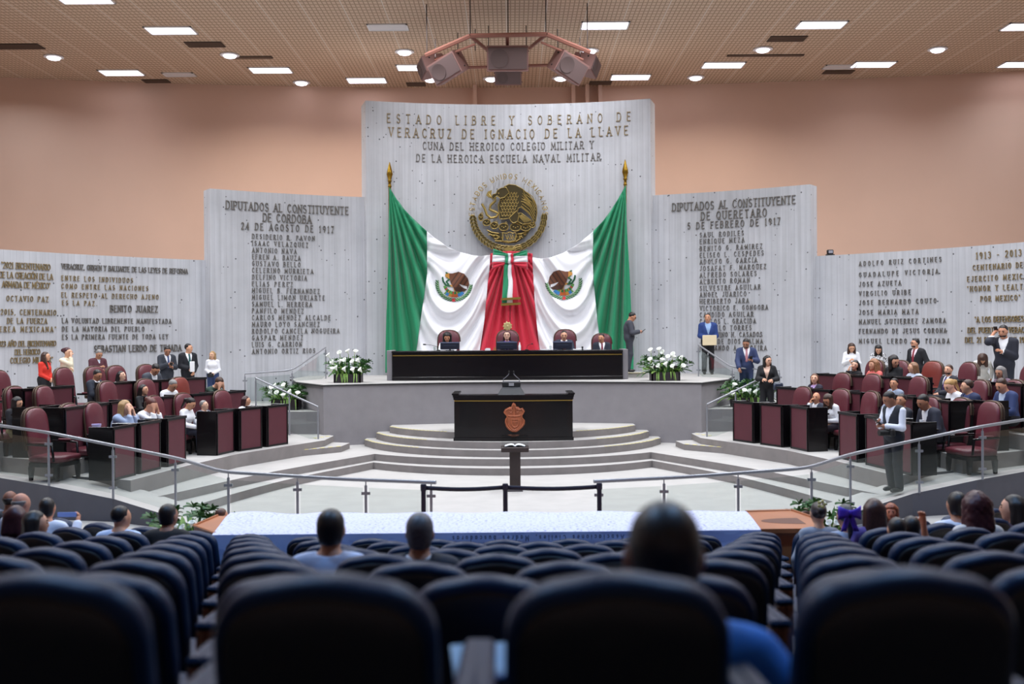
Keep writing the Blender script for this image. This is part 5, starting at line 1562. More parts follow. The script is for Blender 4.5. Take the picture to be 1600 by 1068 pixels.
ARMS = dict(
 down=((.235, .03, -.07), (-.235, .03, -.07)), clasp=((.05, .20, .02), (-.03, .21, .04)), phone=((.07, .27, .25), (-.07, .24, .18)),
 phone1=((.12, .26, .2), (-.235, .03, -.07)), rail=((.14, .25, .20), (-.2, .30, .0)), desk=((.14, .36, .16), (-.14, .36, .16)), lap=((.09, .26, .06), (-.06, .28, .08)), hold=((.06, .2, .10), (-.04, .19, .0)),
 face=((.04, .20, .56), (.0, .18, .20)), chin=((.04, .19, .50), (-.12, .30, .14)), cover=((.06, .16, .60), (-.06, .16, .60)), ear=((.17, .10, .60), (-.02, .2, .24)), crossed=((-.12, .16, .24), (.12, .18, .21)),
 camera=((.06, .22, .06), (-.08, .22, .06)), folder=((.05, .18, .08), (-.10, .17, .0)), raise_=((.22, .22, .62), (-.14, .3, .1)), read=((.10, .30, .16), (-.14, .28, .14)))

SHARED = {}
def shared(key, fn):
    if key not in SHARED: SHARED[key] = fn()
    return SHARED[key]

def person(label, loc, head, scale, pose='stand', fem=False, skin=(190, 140, 110), hair=('short', (28, 22, 22)), top=('jacket', (36, 38, 48), (232, 234, 240), (90, 40, 60)),
           legs=('pants', (30, 30, 38)), shoes=(20, 18, 20), arms='down', hw=None, hp=0, hr=0, lean=0, tilt=0, glasses=False, beard=None, belly=0, vs=.017, face=True, mir=False, sleeves='long', group=None, knees=0.0, armset=None, legopen=.10, name='person'):
    R = lambda *a: np.array(Matrix.Rotation(math.radians(a[0]), 3, a[1]), dtype=np.float32)
    skin = tuple(min(255, int(c * 1.10)) for c in skin)
    hip = V3(0, 0, .93) if pose == 'stand' else V3(0, 0, .50)
    T = R(-lean, 'X') @ R(tilt, 'Y')
    t_ = lambda x, y, z: hip + T @ V3(x, y, z)
    sw = .165 if fem else .185
    # legs
    leg_pr = []; ank = []
    for s in (1, -1):
        h = hip + V3(s * .085, 0, 0)
        if pose == 'stand': k = V3(s * .095, .02, .50); a = V3(s * .10, -.02 - (.04 if s > 0 else 0), .085)
        else: k = hip + V3(s * legopen, .42, .0); a = V3(s * (legopen + .0), .44 + knees * s, .085)
        leg_pr += [('c', h, k, .088, .060), ('c', k, a, .058, .040)]; ank.append((k, a))
    feet = []
    for k, a in ank: feet.append(('c', a + V3(0, -.03, -.045), a + V3(0, .13, -.05), .031, .026))
    E = np.eye(3, dtype=np.float32)
    if fem:
        tor = [('e', t_(0, 0, .02), T, V3(.168, .118, .135)), ('c', t_(0, 0, .08), t_(0, 0, .3), .112, .115), ('e', t_(0, 0, .30), T, V3(.145, .105, .19)), ('c', t_(-sw + .05, 0, .435), t_(sw - .05, 0, .435), .052, .052), ('e', t_(.065, .085, .31), T, V3(.06, .05, .055)), ('e', t_(-.065, .085, .31), T, V3(.06, .05, .055))]
    else:
        tor = [('e', t_(0, 0, .02), T, V3(.16, .115, .135)), ('c', t_(0, 0, .08), t_(0, 0, .3), .122, .125), ('e', t_(0, 0, .30), T, V3(.172, .118, .2)), ('c', t_(-sw + .055, 0, .435), t_(sw - .055, 0, .435), .062, .062)]
    if belly: tor.append(('e', t_(0, .05, .10), T, V3(.15, .11 + belly, .16)))
    nk = t_(0, .0, .48); hb = t_(0, .025, .54)
    neck = [('c', nk, hb + T @ V3(0, .01, .03), .060 if not fem else .049, .055 if not fem else .046)]
    # head frame
    hyaw = 0 if hw is None else max(-80, min(80, (hw - head + 180) % 360 - 180))
    Hm = R(-hyaw, 'Z') @ R(-hp, 'X') @ R(hr, 'Y')
    Hm = (R(-lean * .35, 'X') @ Hm) if lean else Hm
    hc = hb + Hm @ V3(0, .02, .098)
    h_ = lambda x, y, z: hc + Hm @ V3(x, y, z)
    hd = [('e', h_(0, -.012, .028), Hm, V3(.076, .098, .094)), ('e', h_(0, .024, -.045), Hm, V3(.058, .068, .070)), ('e', h_(0, .058, -.095), Hm, V3(.028, .026, .022)), ('e', h_(0, .045, .0), Hm, V3(.062, .05, .06))]
    hd2 = [('c', h_(0, .094, .012), h_(0, .112, -.026), .009, .014), ('e', h_(.078, -.005, -.008), Hm, V3(.012, .024, .033)), ('e', h_(-.078, -.005, -.008), Hm, V3(.012, .024, .033))]
    # arms
    hands = armset or ARMS[arms]
    if mir: hands = tuple((-b[0], b[1], b[2]) for b in hands[::-1])
    arm_up, arm_fo, palms = [], [], []
    fing = MB()
    for s, hv in zip((1, -1), hands):
        S = t_(s * sw, 0, .43); W_ = t_(*hv); d = W_ - S; L = float(np.linalg.norm(d)); l1, l2 = .285, .255
        if L > (l1 + l2) * .99: W_ = S + d / L * (l1 + l2) * .99; d = W_ - S; L = float(np.linalg.norm(d))
        u = d / L; a = (l1 * l1 - l2 * l2 + L * L) / (2 * L); hh = math.sqrt(max(1e-6, l1 * l1 - a * a))
        hint = T @ (V3(s * .55, -.5, -.65) if hv[2] < .42 else V3(s * .25, .35, -1.0)); pv = hint - u * float(hint @ u); pv /= np.linalg.norm(pv) + 1e-6
        El = S + u * a + pv * hh
        arm_up.append(('c', S, El, .052 if not fem else .045, .041 if not fem else .036)); arm_fo.append(('c', El, W_, .041 if not fem else .036, .028 if not fem else .024))
        fd = (W_ - El) / (np.linalg.norm(W_ - El) + 1e-6)
        nrm = T @ V3(-s * .6, -.2, -.5) if hv[2] < .45 else T @ V3(-s * .5, -.8, .1)
        nrm = nrm - fd * float(nrm @ fd); nrm /= np.linalg.norm(nrm) + 1e-6
        sd = np.cross(fd, nrm)
        Rm = np.stack([sd, fd, nrm], 1)
        pc = W_ + fd * .05
        palms.append(('e', pc, Rm, V3(.040, .052, .019)))
        for q in range(4):
            b = pc + fd * .036 + sd * (-.027 + .018 * q); Lf = (.062, .072, .068, .054)[q]
            p1 = b + fd * Lf * .5 + nrm * .006; p2 = p1 + fd * Lf * .3 + nrm * Lf * .35; p3 = p2 + nrm * Lf * .3 + fd * Lf * .04
            fing.tube([b, p1, p2, p3], [.0098, .009, .0085, .007], 5)
        tb_ = pc - fd * .02 + sd * (.032 * (1 if s < 0 else -1)); ts = sd * (1 if s < 0 else -1)
        fing.tube([tb_, tb_ + ts * .022 + fd * .022 + nrm * .012, tb_ + ts * .024 + fd * .05 + nrm * .026], [.012, .0105, .008], 5)
        palms[-1] = palms[-1] + (W_, fd, nrm)
    palmp = [p[:4] for p in palms]
    allp = leg_pr + feet + tor + neck + hd + hd2 + arm_up + arm_fo + palmp
    lo = np.min([np.minimum(p[1], p[2]) - .12 if p[0] == 'c' else p[1] - p[3].max() for p in allp], 0); hi = np.max([np.maximum(p[1], p[2]) + .12 if p[0] == 'c' else p[1] + p[3].max() for p in allp], 0)
    lo -= .07; hi += .07
    F = Field(lo, hi, vs)
    root = thing(name, label, 'person', loc, rz_of(head), group); root.scale = (scale,) * 3
    # body
    A = F.empty()
    for p in tor + leg_pr: prim_add(F, A, p, .06)
    A += .006
    for p in feet: prim_add(F, A, p, .03)
    for p in neck: prim_add(F, A, p, .05)
    B = F.empty()
    for p in hd: prim_add(F, B, p, .05)
    for p in hd2: prim_add(F, B, p, .015)
    for p in arm_up + arm_fo: prim_add(F, B, p, .03)
    for p in palmp: prim_add(F, B, p, .03)
    A = smin(A, B, .03)
    V, Q = surfnet(F, A)
    np_mesh('body', V, Q, None, fing).build('body', cmat(skin, .55, 'skin', bump=0.0), root, 180)
    X = F.pts((slice(None),) * 3)
    tz = (X - hip) @ T         # torso frame coordinates
    hx = (X - hc) @ Hm         # head frame coordinates
    # trousers or skirt
    Lg = F.empty()
    kind, lc = legs[:2]
    if kind == 'pants':
        for i, p in enumerate(leg_pr):
            q = p
            if i % 2: q = ('c', p[1], p[1] + (p[2] - p[1]) * 1.0, p[3] + .006, p[4] + .014)
            prim_add(F, Lg, q, .04)
        prim_add(F, Lg, tor[0], .06)
        Lg -= .014
        Lg = np.maximum(Lg, tz[..., 2] - .11)
        for k, a in ank: Lg = np.maximum(Lg, (a[2] - .02) - X[..., 2])
        V, Q = surfnet(F, Lg); np_mesh('t', V, Q, None).build('trousers', cmat(lc, .8), root, 180)
    else:
        prim_add(F, Lg, tor[0], .06)
        for i, p in enumerate(leg_pr):
            if i % 2 == 0: prim_add(F, Lg, ('c', p[1], p[1] + (p[2] - p[1]) * .95, p[3] + .012, p[4] + .03), .12)
        Lg -= .014; Lg = np.maximum(Lg, tz[..., 2] - .11)
        V, Q = surfnet(F, Lg); np_mesh('t', V, Q, None).build('skirt', cmat(lc, .8), root, 180)
    for k, a in ank:
        mb = MB(); b = a + V3(0, -.03, -.047); mb.tube([b + V3(0, -.035, .01), b + V3(0, 0, .012), b + V3(0, .1, .006), b + V3(0, .19, 0), b + V3(0, .225, -.004)], [.026, .046, .048, .042, .018], 10, flat=.85)
        mb.build('shoe', cmat(shoes, .4, 'shoe'), root, 60)
    # upper clothing
    def upper(off, hem, v=None, sl=.93, neckz=.505, flare=0):
        U = F.empty()
        for p in tor: prim_add(F, U, p, .06)
        if flare: prim_add(F, U, ('c', t_(0, 0, .05), t_(0, 0, hem + .02), .135, .15 + flare), .05)
        if pose != 'stand' and hem < -.02: pass
        for p, q in zip(arm_up, arm_fo):
            if sl > .6:
                prim_add(F, U, p, .03); prim_add(F, U, ('c', q[1], q[1] + (q[2] - q[1]) * sl, q[3] + .004, q[4] + .012), .03)
            elif sl > 0: prim_add(F, U, ('c', p[1], p[1] + (p[2] - p[1]) * .6, p[3] + .008, p[4] + .012), .03)
        U -= off
        U = np.maximum(U, hem - tz[..., 2])
        # neck opening
        U = np.maximum(U, np.where((np.abs(tz[..., 0]) < .075), tz[..., 2] - neckz, tz[..., 2] - (neckz + .03)))
        if v is not None:
            w = np.clip((tz[..., 2] - v) * .30, 0, .085)
            cut = np.maximum(np.abs(tz[..., 0]) - w, -(tz[..., 1] - .02))
            U = np.maximum(U, -np.where(tz[..., 2] > v, cut, .1))
        return U
    hem = -.13 if pose == 'stand' else -.06
    tk = top[0]
    if tk in ('jacket', 'vest'):
        V, Q = surfnet(F, upper(.009, -.02, None, .97 if tk == 'jacket' else .95, .52)); np_mesh('s', V, Q, None).build('shirt', cmat(top[2], .75), root, 180)
        V, Q = surfnet(F, upper(.024, hem, .16, .90 if tk == 'jacket' else 0, .50)); np_mesh('j', V, Q, None).build('jacket' if tk == 'jacket' else 'vest', cmat(top[1], .8), root, 180)
        if len(top) > 3 and top[3]:
            mb = MB()
            def fy(z):
                return .118 * math.sqrt(max(.02, 1 - ((z - .30) / .21) ** 2)) if z > .30 else .122
            zs = [.485, .465, .40, .32, .24, .17, .14]; ws = [.018, .024, .022, .03, .036, .038, .004]
            P = [[Vector(t_(s * w_, max(fy(z), .068) + .020, z)) for s in (1, 0, -1)] for z, w_ in zip(zs, ws)]
            for row in P: row[1] = row[1] + Vector(T @ V3(0, .008, 0))
            mb.grid(P); o = mb.build('tie', cmat(top[3], .6), root, 60); md = o.modifiers.new('t', 'SOLIDIFY'); md.thickness = .006
    else:
        U = upper(.013, hem if tk != 'blouse' else -.04, .34 if tk == 'open' else None, {'long': .95, 'short': .5, 'none': 0}[sleeves], .50, .0)
        V, Q = surfnet(F, U); np_mesh('s', V, Q, None).build('blouse' if fem else 'shirt', top[3] if len(top) > 3 and top[3] else cmat(top[1], .8), root, 180)
        if tk == 'open' and len(top) > 2:
            V, Q = surfnet(F, upper(.006, -.02, None, 0, .50)); np_mesh('s', V, Q, None).build('undershirt', cmat(top[2], .8), root, 180)
        mb = MB()
        for s in (-1, 1): mb.tube([Vector(t_(s * .062, -.03, .50)), Vector(t_(s * .06, .04, .49)), Vector(t_(s * .025, .085, .45))], [.014, .016, .01], 6, flat=.5)
        mb.build('collar', cmat(top[1], .8), root, 60)
    # hair
    st, hcol = hair
    hm = mat('hair_%d_%d_%d' % hcol, hcol, .45, noise=.3, nscale=70)
    G = F.empty()
    big = 1.0
    if st == 'curly': big = 1.22
    if st != 'none':
        prim_add(F, G, ('e', h_(0, -.018, .036), Hm, V3(.085, .104, .098) * big), .02)
        if not face and st in ('short', 'buzz', 'thin'): prim_add(F, G, ('e', h_(0, -.035, -.035), Hm, V3(.073, .075, .085)), .03)
        fc = .055 if st in ('short', 'buzz', 'bald') else .05
        cut = np.maximum(.028 - hx[..., 1], np.maximum(hx[..., 2] - fc - hx[..., 1] * .25, np.abs(hx[..., 0]) - .30))
        G = np.maximum(G, -cut)
        low = {'short': -.045 if face else -.085, 'buzz': -.03 if face else -.075, 'bald': -.05}.get(st, -.10)
        G = np.maximum(G, low - hx[..., 2])
        if st == 'buzz': G += .006
        if st == 'bald': G = np.maximum(G, hx[..., 2] - .045 + np.maximum(0, hx[..., 1] + .02) * .8)
        if st == 'thin': G += .005
        K = F.empty()
        def hcap(a, b, r0, r1): prim_add(F, K, ('c', h_(*a), h_(*b), r0, r1), .04)
        if st in ('long', 'bob', 'curly', 'longfront'):
            e = {'long': -.30, 'longfront': -.32, 'bob': -.13, 'curly': -.16}[st]; rr = .062 if st == 'curly' else .045
            def hfall(a, dx, dy, L, r0, r1):
                p = h_(*a); prim_add(F, K, ('c', p, p + V3(dx, dy, -L), r0, r1), .04)
            for x in (-.055, 0, .055): hfall((x, -.07, .03), x * .35, -.03, .03 - e, rr, rr * .8)
            for s in (-1, 1): hfall((s * .075, -.01, .04), s * .013, -.01, .04 + min(-e, .16), .028 if st != 'curly' else .05, .026 if st != 'curly' else .045)
            if st == 'longfront':
                for s in (-1, 1): hcap((s * .082, .0, -.04), (s * .10, .085, -.33), .030, .026)
        if st == 'bun': hcap((0, -.11, .06), (0, -.13, .05), .05, .05)
        if st == 'pony': hcap((0, -.10, .05), (0, -.15, .0), .03, .035); hcap((0, -.15, .0), (0, -.145, -.2), .036, .02)
        G = smin(G, K, .03)
        if st == 'curly':
            G += .010 * (np.sin(X[..., 0] * 95) * np.sin(X[..., 1] * 90 + 1) * np.sin(X[..., 2] * 85 + 2))
        V, Q = surfnet(F, G)
        if len(V): np_mesh('h', V, Q, None).build('hair', hm, root, 180)
    if beard:
        Bd = F.empty()
        if beard == 'full': prim_add(F, Bd, ('e', h_(0, .030, -.062), Hm, V3(.064, .072, .062)), .02); Bd = np.maximum(Bd, hx[..., 2] + .045 - .3 * np.abs(hx[..., 0]))
        else: prim_add(F, Bd, ('e', h_(0, .098, -.042), Hm, V3(.032, .016, .010)), .02)
        V, Q = surfnet(F, Bd)
        if len(V): np_mesh('b', V, Q, None).build('beard' if beard == 'full' else 'moustache', hm, root, 180)
    if face:
        def put(nm, me, p):
            o = link(nm, me, root); mm = Matrix(Hm.tolist()).to_4x4(); o.matrix_local = Matrix.Translation(Vector([float(q) for q in h_(*p)])) @ mm
        def em_(): mb = MB(); mb.ball((0, 0, 0), (.014, .009, .009), 8); return mb.mesh('eye', mat('eye_dark', (34, 24, 22), .25), 60)
        def eb_(): mb = MB(); mb.box((0, 0, 0), (.038, .014, .010), bev=.003); return mb.mesh('eyebrow', mat('eyebrow_dark', (46, 34, 30), .7), 60)
        def mo_(): mb = MB(); mb.ball((0, 0, 0), (.022, .010, .007), 8); return mb.mesh('mouth', mat('lips', (146, 74, 72), .5), 60)
        for s in (-1, 1):
            put('eye', shared('eye', em_), (s * .032, .0945, .006)); put('eyebrow', shared('eyebrow', eb_), (s * .032, .096, .030))
        put('mouth', shared('mouth', mo_), (0, .0955, -.062))
        if glasses:
            mb = MB()
            for s in (-1, 1):
                mb.tube([(s * .033 + .024 * math.cos(a), .0, .019 * math.sin(a)) for a in [2 * PI * i / 10 for i in range(11)]], .0035, 5); mb.tube([(s * .057, 0, .004), (s * .08, -.1, .006)], .003, 4)
            mb.tube([(-.01, .002, .004), (.01, .002, .004)], .003, 4)
            me = shared('glasses', lambda: mb.mesh('glasses', M['blackmatt'], 60)); put('glasses', me, (0, .108, .006))
    # world positions of both wrists, for things held in the hand
    mw = tmat(root)
    root_h = [(mw @ Vector([float(q) for q in (p[4] + p[5] * .075 + p[6] * .02)])) for p in palms]
    return root, root_h

def ptop(px, py, d): return zat(px, py, d)
def heldbox(name, label, cat, p, dims, m, rz=0, rx=0):
    mb = MB(); mb.box((0, 0, 0), dims, bev=min(dims) * .3); o = mb.build(name, m, None, 40); o.location = p; o.rotation_euler = (rx, 0, rz); return tag(o, label, cat)
def phone(p, label, h=0): return heldbox('phone', label, 'phone', p, (.075, .012, .14), M['blackmatt'], rz_of(h), -.9)

def seated(row, px, py, label, off=.58, hd=0, d=None, **k):
    x, y, nx, ny = row_pos(row, px, off, d); h = heading(nx, ny) + hd
    zf = ROWZ[row]; s = max(.70, min(1.0, (ptop(px, py, y) - zf) / (1.30 - .012 * k.get('lean', 0))))
    return person(label, (x, y, zf), h, s, 'sit', **k)
def standing(px, py, d, zf, h, label, smin_=.7, **k):
    s = max(smin_, (ptop(px, py, d) - zf) / 1.72)
    return person(label, (xat(px, d), d, zf), h, s, 'stand', **k)
def wall_d(px, back):
    th, z = wall_hit(px, 540, RL); return wall_pt(th, 0, RL).y * (1 - back / 24)

BLK, WHT, NAVY, CHAR = (26, 26, 30), (236, 236, 240), (34, 44, 76), (48, 52, 62)
HB, HBR, HGR, HBL, HRED = (26, 20, 20), (64, 42, 32), (132, 128, 126), (170, 136, 92), (66, 24, 30)

# ---- standing along the low left wall
zB = ROWZ['C']
standing(69, 548, wall_d(69, 1.3), zB, 105, 'standing woman in a red blouse with long dark hair and clasped hands', fem=True, hair=('longfront', HBR), top=('blouse', (214, 52, 38)), legs=('skirt', BLK), arms='clasp', hw=85, skin=(202, 152, 122))
standing(103, 541, wall_d(103, 1.3), zB, 110, 'standing woman in a cream jacket covering her mouth with one hand', fem=True, hair=('bun', (70, 28, 36)), top=('blouse', (232, 222, 196)), legs=('pants', BLK), arms='face', glasses=True, hw=95, skin=(206, 160, 132))
standing(152, 543, wall_d(152, 1.2), zB, 135, 'standing grey-haired man in a dark plaid shirt over a pale tee', hair=('short', HGR), top=('open', (86, 44, 54), (206, 214, 226)), legs=('pants', (50, 54, 70)), arms='phone', hp=30, hw=130, skin=(168, 122, 96))
_, h_ = standing(260, 538, wall_d(260, 1.2), zB, 140, 'standing man in a dark suit and blue tie reading his phone', hair=('short', HB), top=('jacket', CHAR, WHT, (70, 86, 130)), legs=('pants', CHAR), arms='phone', hp=28, hw=150, skin=(150, 104, 80))
phone((h_[0] + h_[1]) / 2 + Vector((.02, -.05, .03)), 'dark phone in the hands of the suited man by the left wall', 150)
_, h_ = standing(293, 535, wall_d(293, 1.1), zB, 140, 'tall man in a black suit and green tie holding white papers, left wall', hair=('short', HB), top=('jacket', (26, 28, 36), WHT, (30, 84, 84)), legs=('pants', (26, 28, 36)), arms='folder', hw=100, skin=(198, 148, 118))
heldbox('paper_folder', 'white folded papers held by the tall man in the green tie', 'papers', h_[0] + Vector((.04, -.06, .08)), (.12, .03, .26), M['paper'], rz_of(140))
_, h_ = standing(332, 547, wall_d(332, .9), zB, 175, 'standing blonde woman photographer in a white top and jeans', fem=True, hair=('long', HBL), top=('blouse', WHT), legs=('pants', (58, 76, 118)), arms='camera', hw=190, skin=(206, 160, 130))
def camera_thing(p, label, h, s=1.0):
    t = thing('photo_camera', label, 'camera', p, rz_of(h)); t.scale = (s, s, s)
    mb = MB(); mb.box((0, 0, 0), (.15, .07, .10), bev=.015); mb.box((0, 0, .06), (.06, .06, .04), bev=.01); mb.build('camera_body', M['blackmatt'], t)
    mb = MB(); mb.lathe([(.036, .03), (.038, .10), (.042, .12), (.042, .17), (.034, .17)], n=14, M4=Matrix.Rotation(-PI / 2, 4, 'X')); mb.build('lens', M['blackmatt'], t, 40)
    return t
camera_thing((h_[0] + h_[1]) / 2 + Vector((.0, -.08, -.02)), 'black camera held at the waist by the blonde woman photographer', 170)

# ---- left block, seated
seated('C', 148, 574, 'seated man in a dark suit by a tall empty chair, back left row', off=.42, hair=('short', HB), top=('jacket', (36, 42, 56), WHT, None), arms='desk', hp=22, hw=110, skin=(164, 112, 84))
seated('C', 189, 577, 'seated dark-haired woman in a white top gazing up, back left row', fem=True, hair=('bob', HB), top=('blouse', WHT), arms='lap', hp=-12, hw=110, skin=(204, 160, 136))
seated('C', 231, 574, 'seated man in a grey suit bowing his head, back left row', hair=('short', HB), top=('jacket', (70, 74, 84), WHT, None), arms='desk', hp=38, lean=16, hw=130, skin=(176, 122, 94))
seated('B', 21, 616, 'seated woman with long black hair and khaki trousers at the left edge', d=16.95, fem=True, hair=('longfront', HB), top=('jacket', (34, 32, 38), WHT, None), legs=('pants', (150, 140, 106)), arms='lap', hp=22, hw=100, skin=(196, 146, 116))
seated('B', 222, 598, 'seated dark-haired woman in a black blouse, middle left row', fem=True, hair=('bob', HB), top=('blouse', BLK), arms='desk', hw=105, skin=(196, 146, 118))
seated('B', 260, 596, 'seated grey-haired man in a white shirt looking down, middle left row', hair=('short', HGR), top=('shirt', WHT), arms='desk', hp=30, lean=10, skin=(160, 110, 84))
seated('B', 322, 603, 'person in dark green leaning over a desk by the left landing', off=.64, fem=True, hair=('short', HBR), top=('blouse', (44, 64, 54)), arms='cover', lean=30, hp=30, skin=(200, 150, 124))
seated('A', 382, 616, 'seated woman in white at the desk nearest the stage on the left', fem=True, hair=('bob', (58, 30, 32)), top=('blouse', WHT), arms='desk', hw=90, skin=(196, 144, 114))
seated('A', 319, 620, 'seated grey-haired man in a grey suit leaning back, front left row', hair=('short', HGR), top=('jacket', (88, 92, 104), WHT, None), arms='lap', hp=-8, lean=-4, hw=105, skin=(204, 160, 134))
_, h_ = seated('A', 287, 623, 'seated person in a white shirt with a purple ribbon at the left aisle', hair=('pony', HB), fem=True, top=('shirt', WHT), legs=('pants', (34, 36, 50)), arms='desk', hp=30, lean=8, skin=(180, 130, 100))
seated('A', 217, 632, 'seated woman in white hiding her face in both hands, front left row', fem=True, hair=('bun', (92, 48, 40)), top=('blouse', WHT), arms='cover', lean=18, hp=24, skin=(186, 134, 108))
seated('A', 181, 634, 'seated blonde woman in a pale blue jacket hands to mouth, front left row', fem=True, hair=('long', HBL), top=('jacket', (150, 166, 196), (180, 190, 214), None), arms='cover', lean=14, glasses=True, hw=95, skin=(212, 164, 138))

# ---- on the stage
def stage_seat(px, py, label, d=25.7, **k):
    s = min(1.05, (ptop(px, py, d) - ZST) / 1.31)
    return person(label, (xat(px, d), d, ZST), 180, s, 'sit', **k)
stage_seat(699, 516, 'woman with long curly black hair in white seated at the dais desk', fem=True, hair=('curly', HB), top=('blouse', WHT), arms='desk', hp=22, skin=(190, 132, 100))
stage_seat(792, 514, 'chairwoman with glasses in purple and black at the middle of the dais desk', fem=True, hair=('long', (60, 34, 34)), top=('jacket', (44, 32, 48), (92, 60, 160), None), arms='desk', hp=-6, glasses=True, skin=(218, 170, 148))
stage_seat(881, 513, 'moustached man in a dark suit seated at the dais desk', hair=('thin', HB), top=('jacket', (44, 50, 66), WHT, (90, 34, 50)), arms='desk', hp=14, beard='moustache', skin=(204, 152, 124))
stage_seat(940, 518, 'man in a dark suit seated at the right end of the dais desk', hair=('short', HB), top=('jacket', (36, 42, 56), WHT, (120, 40, 56)), arms='lap', hp=8, hw=205, skin=(190, 134, 104))
cmn = dup(CHAIR, (xat(942, 25.95), 25.95, ZST), PI, 'high-back burgundy chair of the man at the right end of the dais desk', 'burgundy leather chairs', 1.0)
d_ = 26.1; s_ = (ptop(985, 485, d_) - ZST - .12) / 1.72
_, h_ = person('standing man in a charcoal suit beside the dais desk looking at a phone', (xat(983, d_), d_, ZST + .12), 90, s_, 'stand', hair=('short', HB), top=('jacket', (66, 68, 78), WHT, (120, 36, 50)), legs=('pants', (60, 62, 72)), arms='phone1', hp=28, glasses=True, skin=(176, 124, 96))
phone(h_[0] + Vector((.06, -.02, .02)), 'phone in the hand of the man standing beside the dais desk', 90)
_, h_ = standing(1106, 488, 27.35, ZST, 185, 'standing man in a blue jacket holding a cream folder by the right side wall', hair=('buzz', HB), top=('jacket', (40, 66, 128), (150, 180, 220), None), legs=('pants', BLK), arms='folder', hw=200, skin=(186, 134, 104))
heldbox('paper_folder', 'cream folder held by the man in the blue jacket', 'folder', (h_[0] + h_[1]) / 2 + Vector((-.02, -.07, .02)), (.38, .03, .27), cmat((232, 214, 176), .7, 'paper'), .1)

# ---- right side, standing
_, h_ = standing(1166, 526, 24.9, ZLAND + .005, 190, 'young man in navy suit and pink tie standing at the stair rail', hair=('short', HB), top=('jacket', (48, 60, 98), WHT, (190, 130, 140)), legs=('pants', (46, 58, 92)), arms='rail', hp=28, hw=200, mir=True, beard='full', skin=(150, 104, 80))
phone(h_[1] + Vector((.0, -.05, .05)), 'phone held by the young man in the navy suit', 190)
_, h_ = standing(1198, 553, 22.6, ROWZ['B'], 195, 'standing woman in a black trouser suit with a small bag on the right steps', fem=True, hair=('long', HB), top=('jacket', (26, 26, 30), (226, 190, 170), None), legs=('pants', BLK), arms='read', hp=12, hw=160, skin=(210, 162, 136))
heldbox('handbag', 'small dark shoulder bag at the side of the woman in the black suit', 'bag', h_[1] + Vector((.16, -.02, -.12)), (.22, .08, .16), cmat((52, 60, 78), .4, 'bag'), .2)
standing(1330, 533, wall_d(1330, 1.0), zB, 195, 'standing woman in a white dress with long hair, by the right wall', fem=True, hair=('longfront', HBR), top=('blouse', WHT), legs=('skirt', WHT), arms='phone', hp=30, hw=190, skin=(204, 154, 124))
def leopard():
    m_ = mat('black_white_print', (200, 200, 204), .8); nt = m_.node_tree; b = nt.nodes['Principled BSDF']
    tc = nt.nodes.new('ShaderNodeTexCoord'); v = nt.nodes.new('ShaderNodeTexVoronoi'); v.inputs['Scale'].default_value = 28; nt.links.new(tc.outputs['Object'], v.inputs['Vector'])
    r = nt.nodes.new('ShaderNodeValToRGB'); r.color_ramp.interpolation = 'CONSTANT'; r.color_ramp.elements[0].color = (.02, .02, .02, 1); r.color_ramp.elements[1].color = (.7, .7, .72, 1); r.color_ramp.elements[1].position = .42
    nt.links.new(v.outputs['Distance'], r.inputs[0]); nt.links.new(r.outputs[0], b.inputs['Base Color']); return m_
standing(1371, 535, wall_d(1371, 1.0), zB, 190, 'standing woman in a black and white patterned top by the right wall', fem=True, hair=('long', HB), top=('blouse', (200, 200, 204), None, leopard()), legs=('pants', BLK), arms='phone', hp=34, lean=8, hw=195, skin=(196, 146, 118))
standing(1432, 527, wall_d(1432, 1.0), zB, 240, 'standing bearded man with glasses, black suit and red tie, right wall', hair=('short', HB), top=('jacket', (28, 28, 34), (240, 220, 228), (140, 36, 54)), legs=('pants', BLK), arms='down', beard='full', glasses=True, hw=262, skin=(190, 138, 110))
standing(1533, 541, wall_d(1533, 2.0), zB, 200, 'bending woman in white whose long curly brown hair hides her face', fem=True, hair=('curly', (70, 46, 36)), top=('blouse', (232, 230, 222)), legs=('pants', (220, 216, 206)), arms='down', lean=34, hp=50, face=False, skin=(190, 140, 110))
_, h_ = standing(1569, 505, wall_d(1569, 1.9), zB, 215, 'tall bearded man in a dark suit phoning at the right wall', hair=('short', HB), top=('jacket', (40, 42, 54), WHT, None), legs=('pants', (36, 38, 48)), arms='ear', mir=False, beard='full', hp=12, hw=225, skin=(180, 128, 100))
phone(h_[0] + Vector((-.02, -.03, .06)), 'phone held to the ear of the tall bearded man', 215)

# ---- right block, seated
seated('C', 1336, 560, 'seated woman with dark hair in black leaning on her hand, back right row', fem=True, hair=('bob', HB), top=('blouse', BLK), arms='chin', hr=-14, hw=215, skin=(206, 160, 136))
seated('C', 1367, 559, 'seated woman with curly light hair in a coral top, back right row', fem=True, hair=('curly', (150, 104, 72)), top=('blouse', (226, 112, 106)), arms='desk', hw=250, skin=(206, 150, 122))
seated('C', 1401, 557, 'seated woman with long black hair turning to her neighbour, back right row', fem=True, hair=('long', HB), top=('blouse', BLK), arms='lap', lean=10, hp=26, hw=150, skin=(190, 138, 110))
seated('C', 1429, 563, 'seated person with light brown hair in pale grey, back right row', fem=True, hair=('bob', (136, 98, 70)), top=('blouse', (196, 204, 222)), arms='desk', hw=280, skin=(206, 156, 128))
seated('C', 1481, 562, 'seated bearded man in a dark suit and purple tie, back right row', off=.45, hair=('short', HBR), top=('jacket', (44, 44, 54), WHT, (74, 50, 110)), arms='lap', beard='full', hw=235, lean=-6, skin=(210, 158, 130))
seated('C', 1567, 568, 'seated grey-haired woman with white headphones, back right row', fem=True, hair=('bob', HGR), top=('blouse', (120, 96, 112)), arms='desk', hp=24, hw=240, skin=(180, 130, 106))
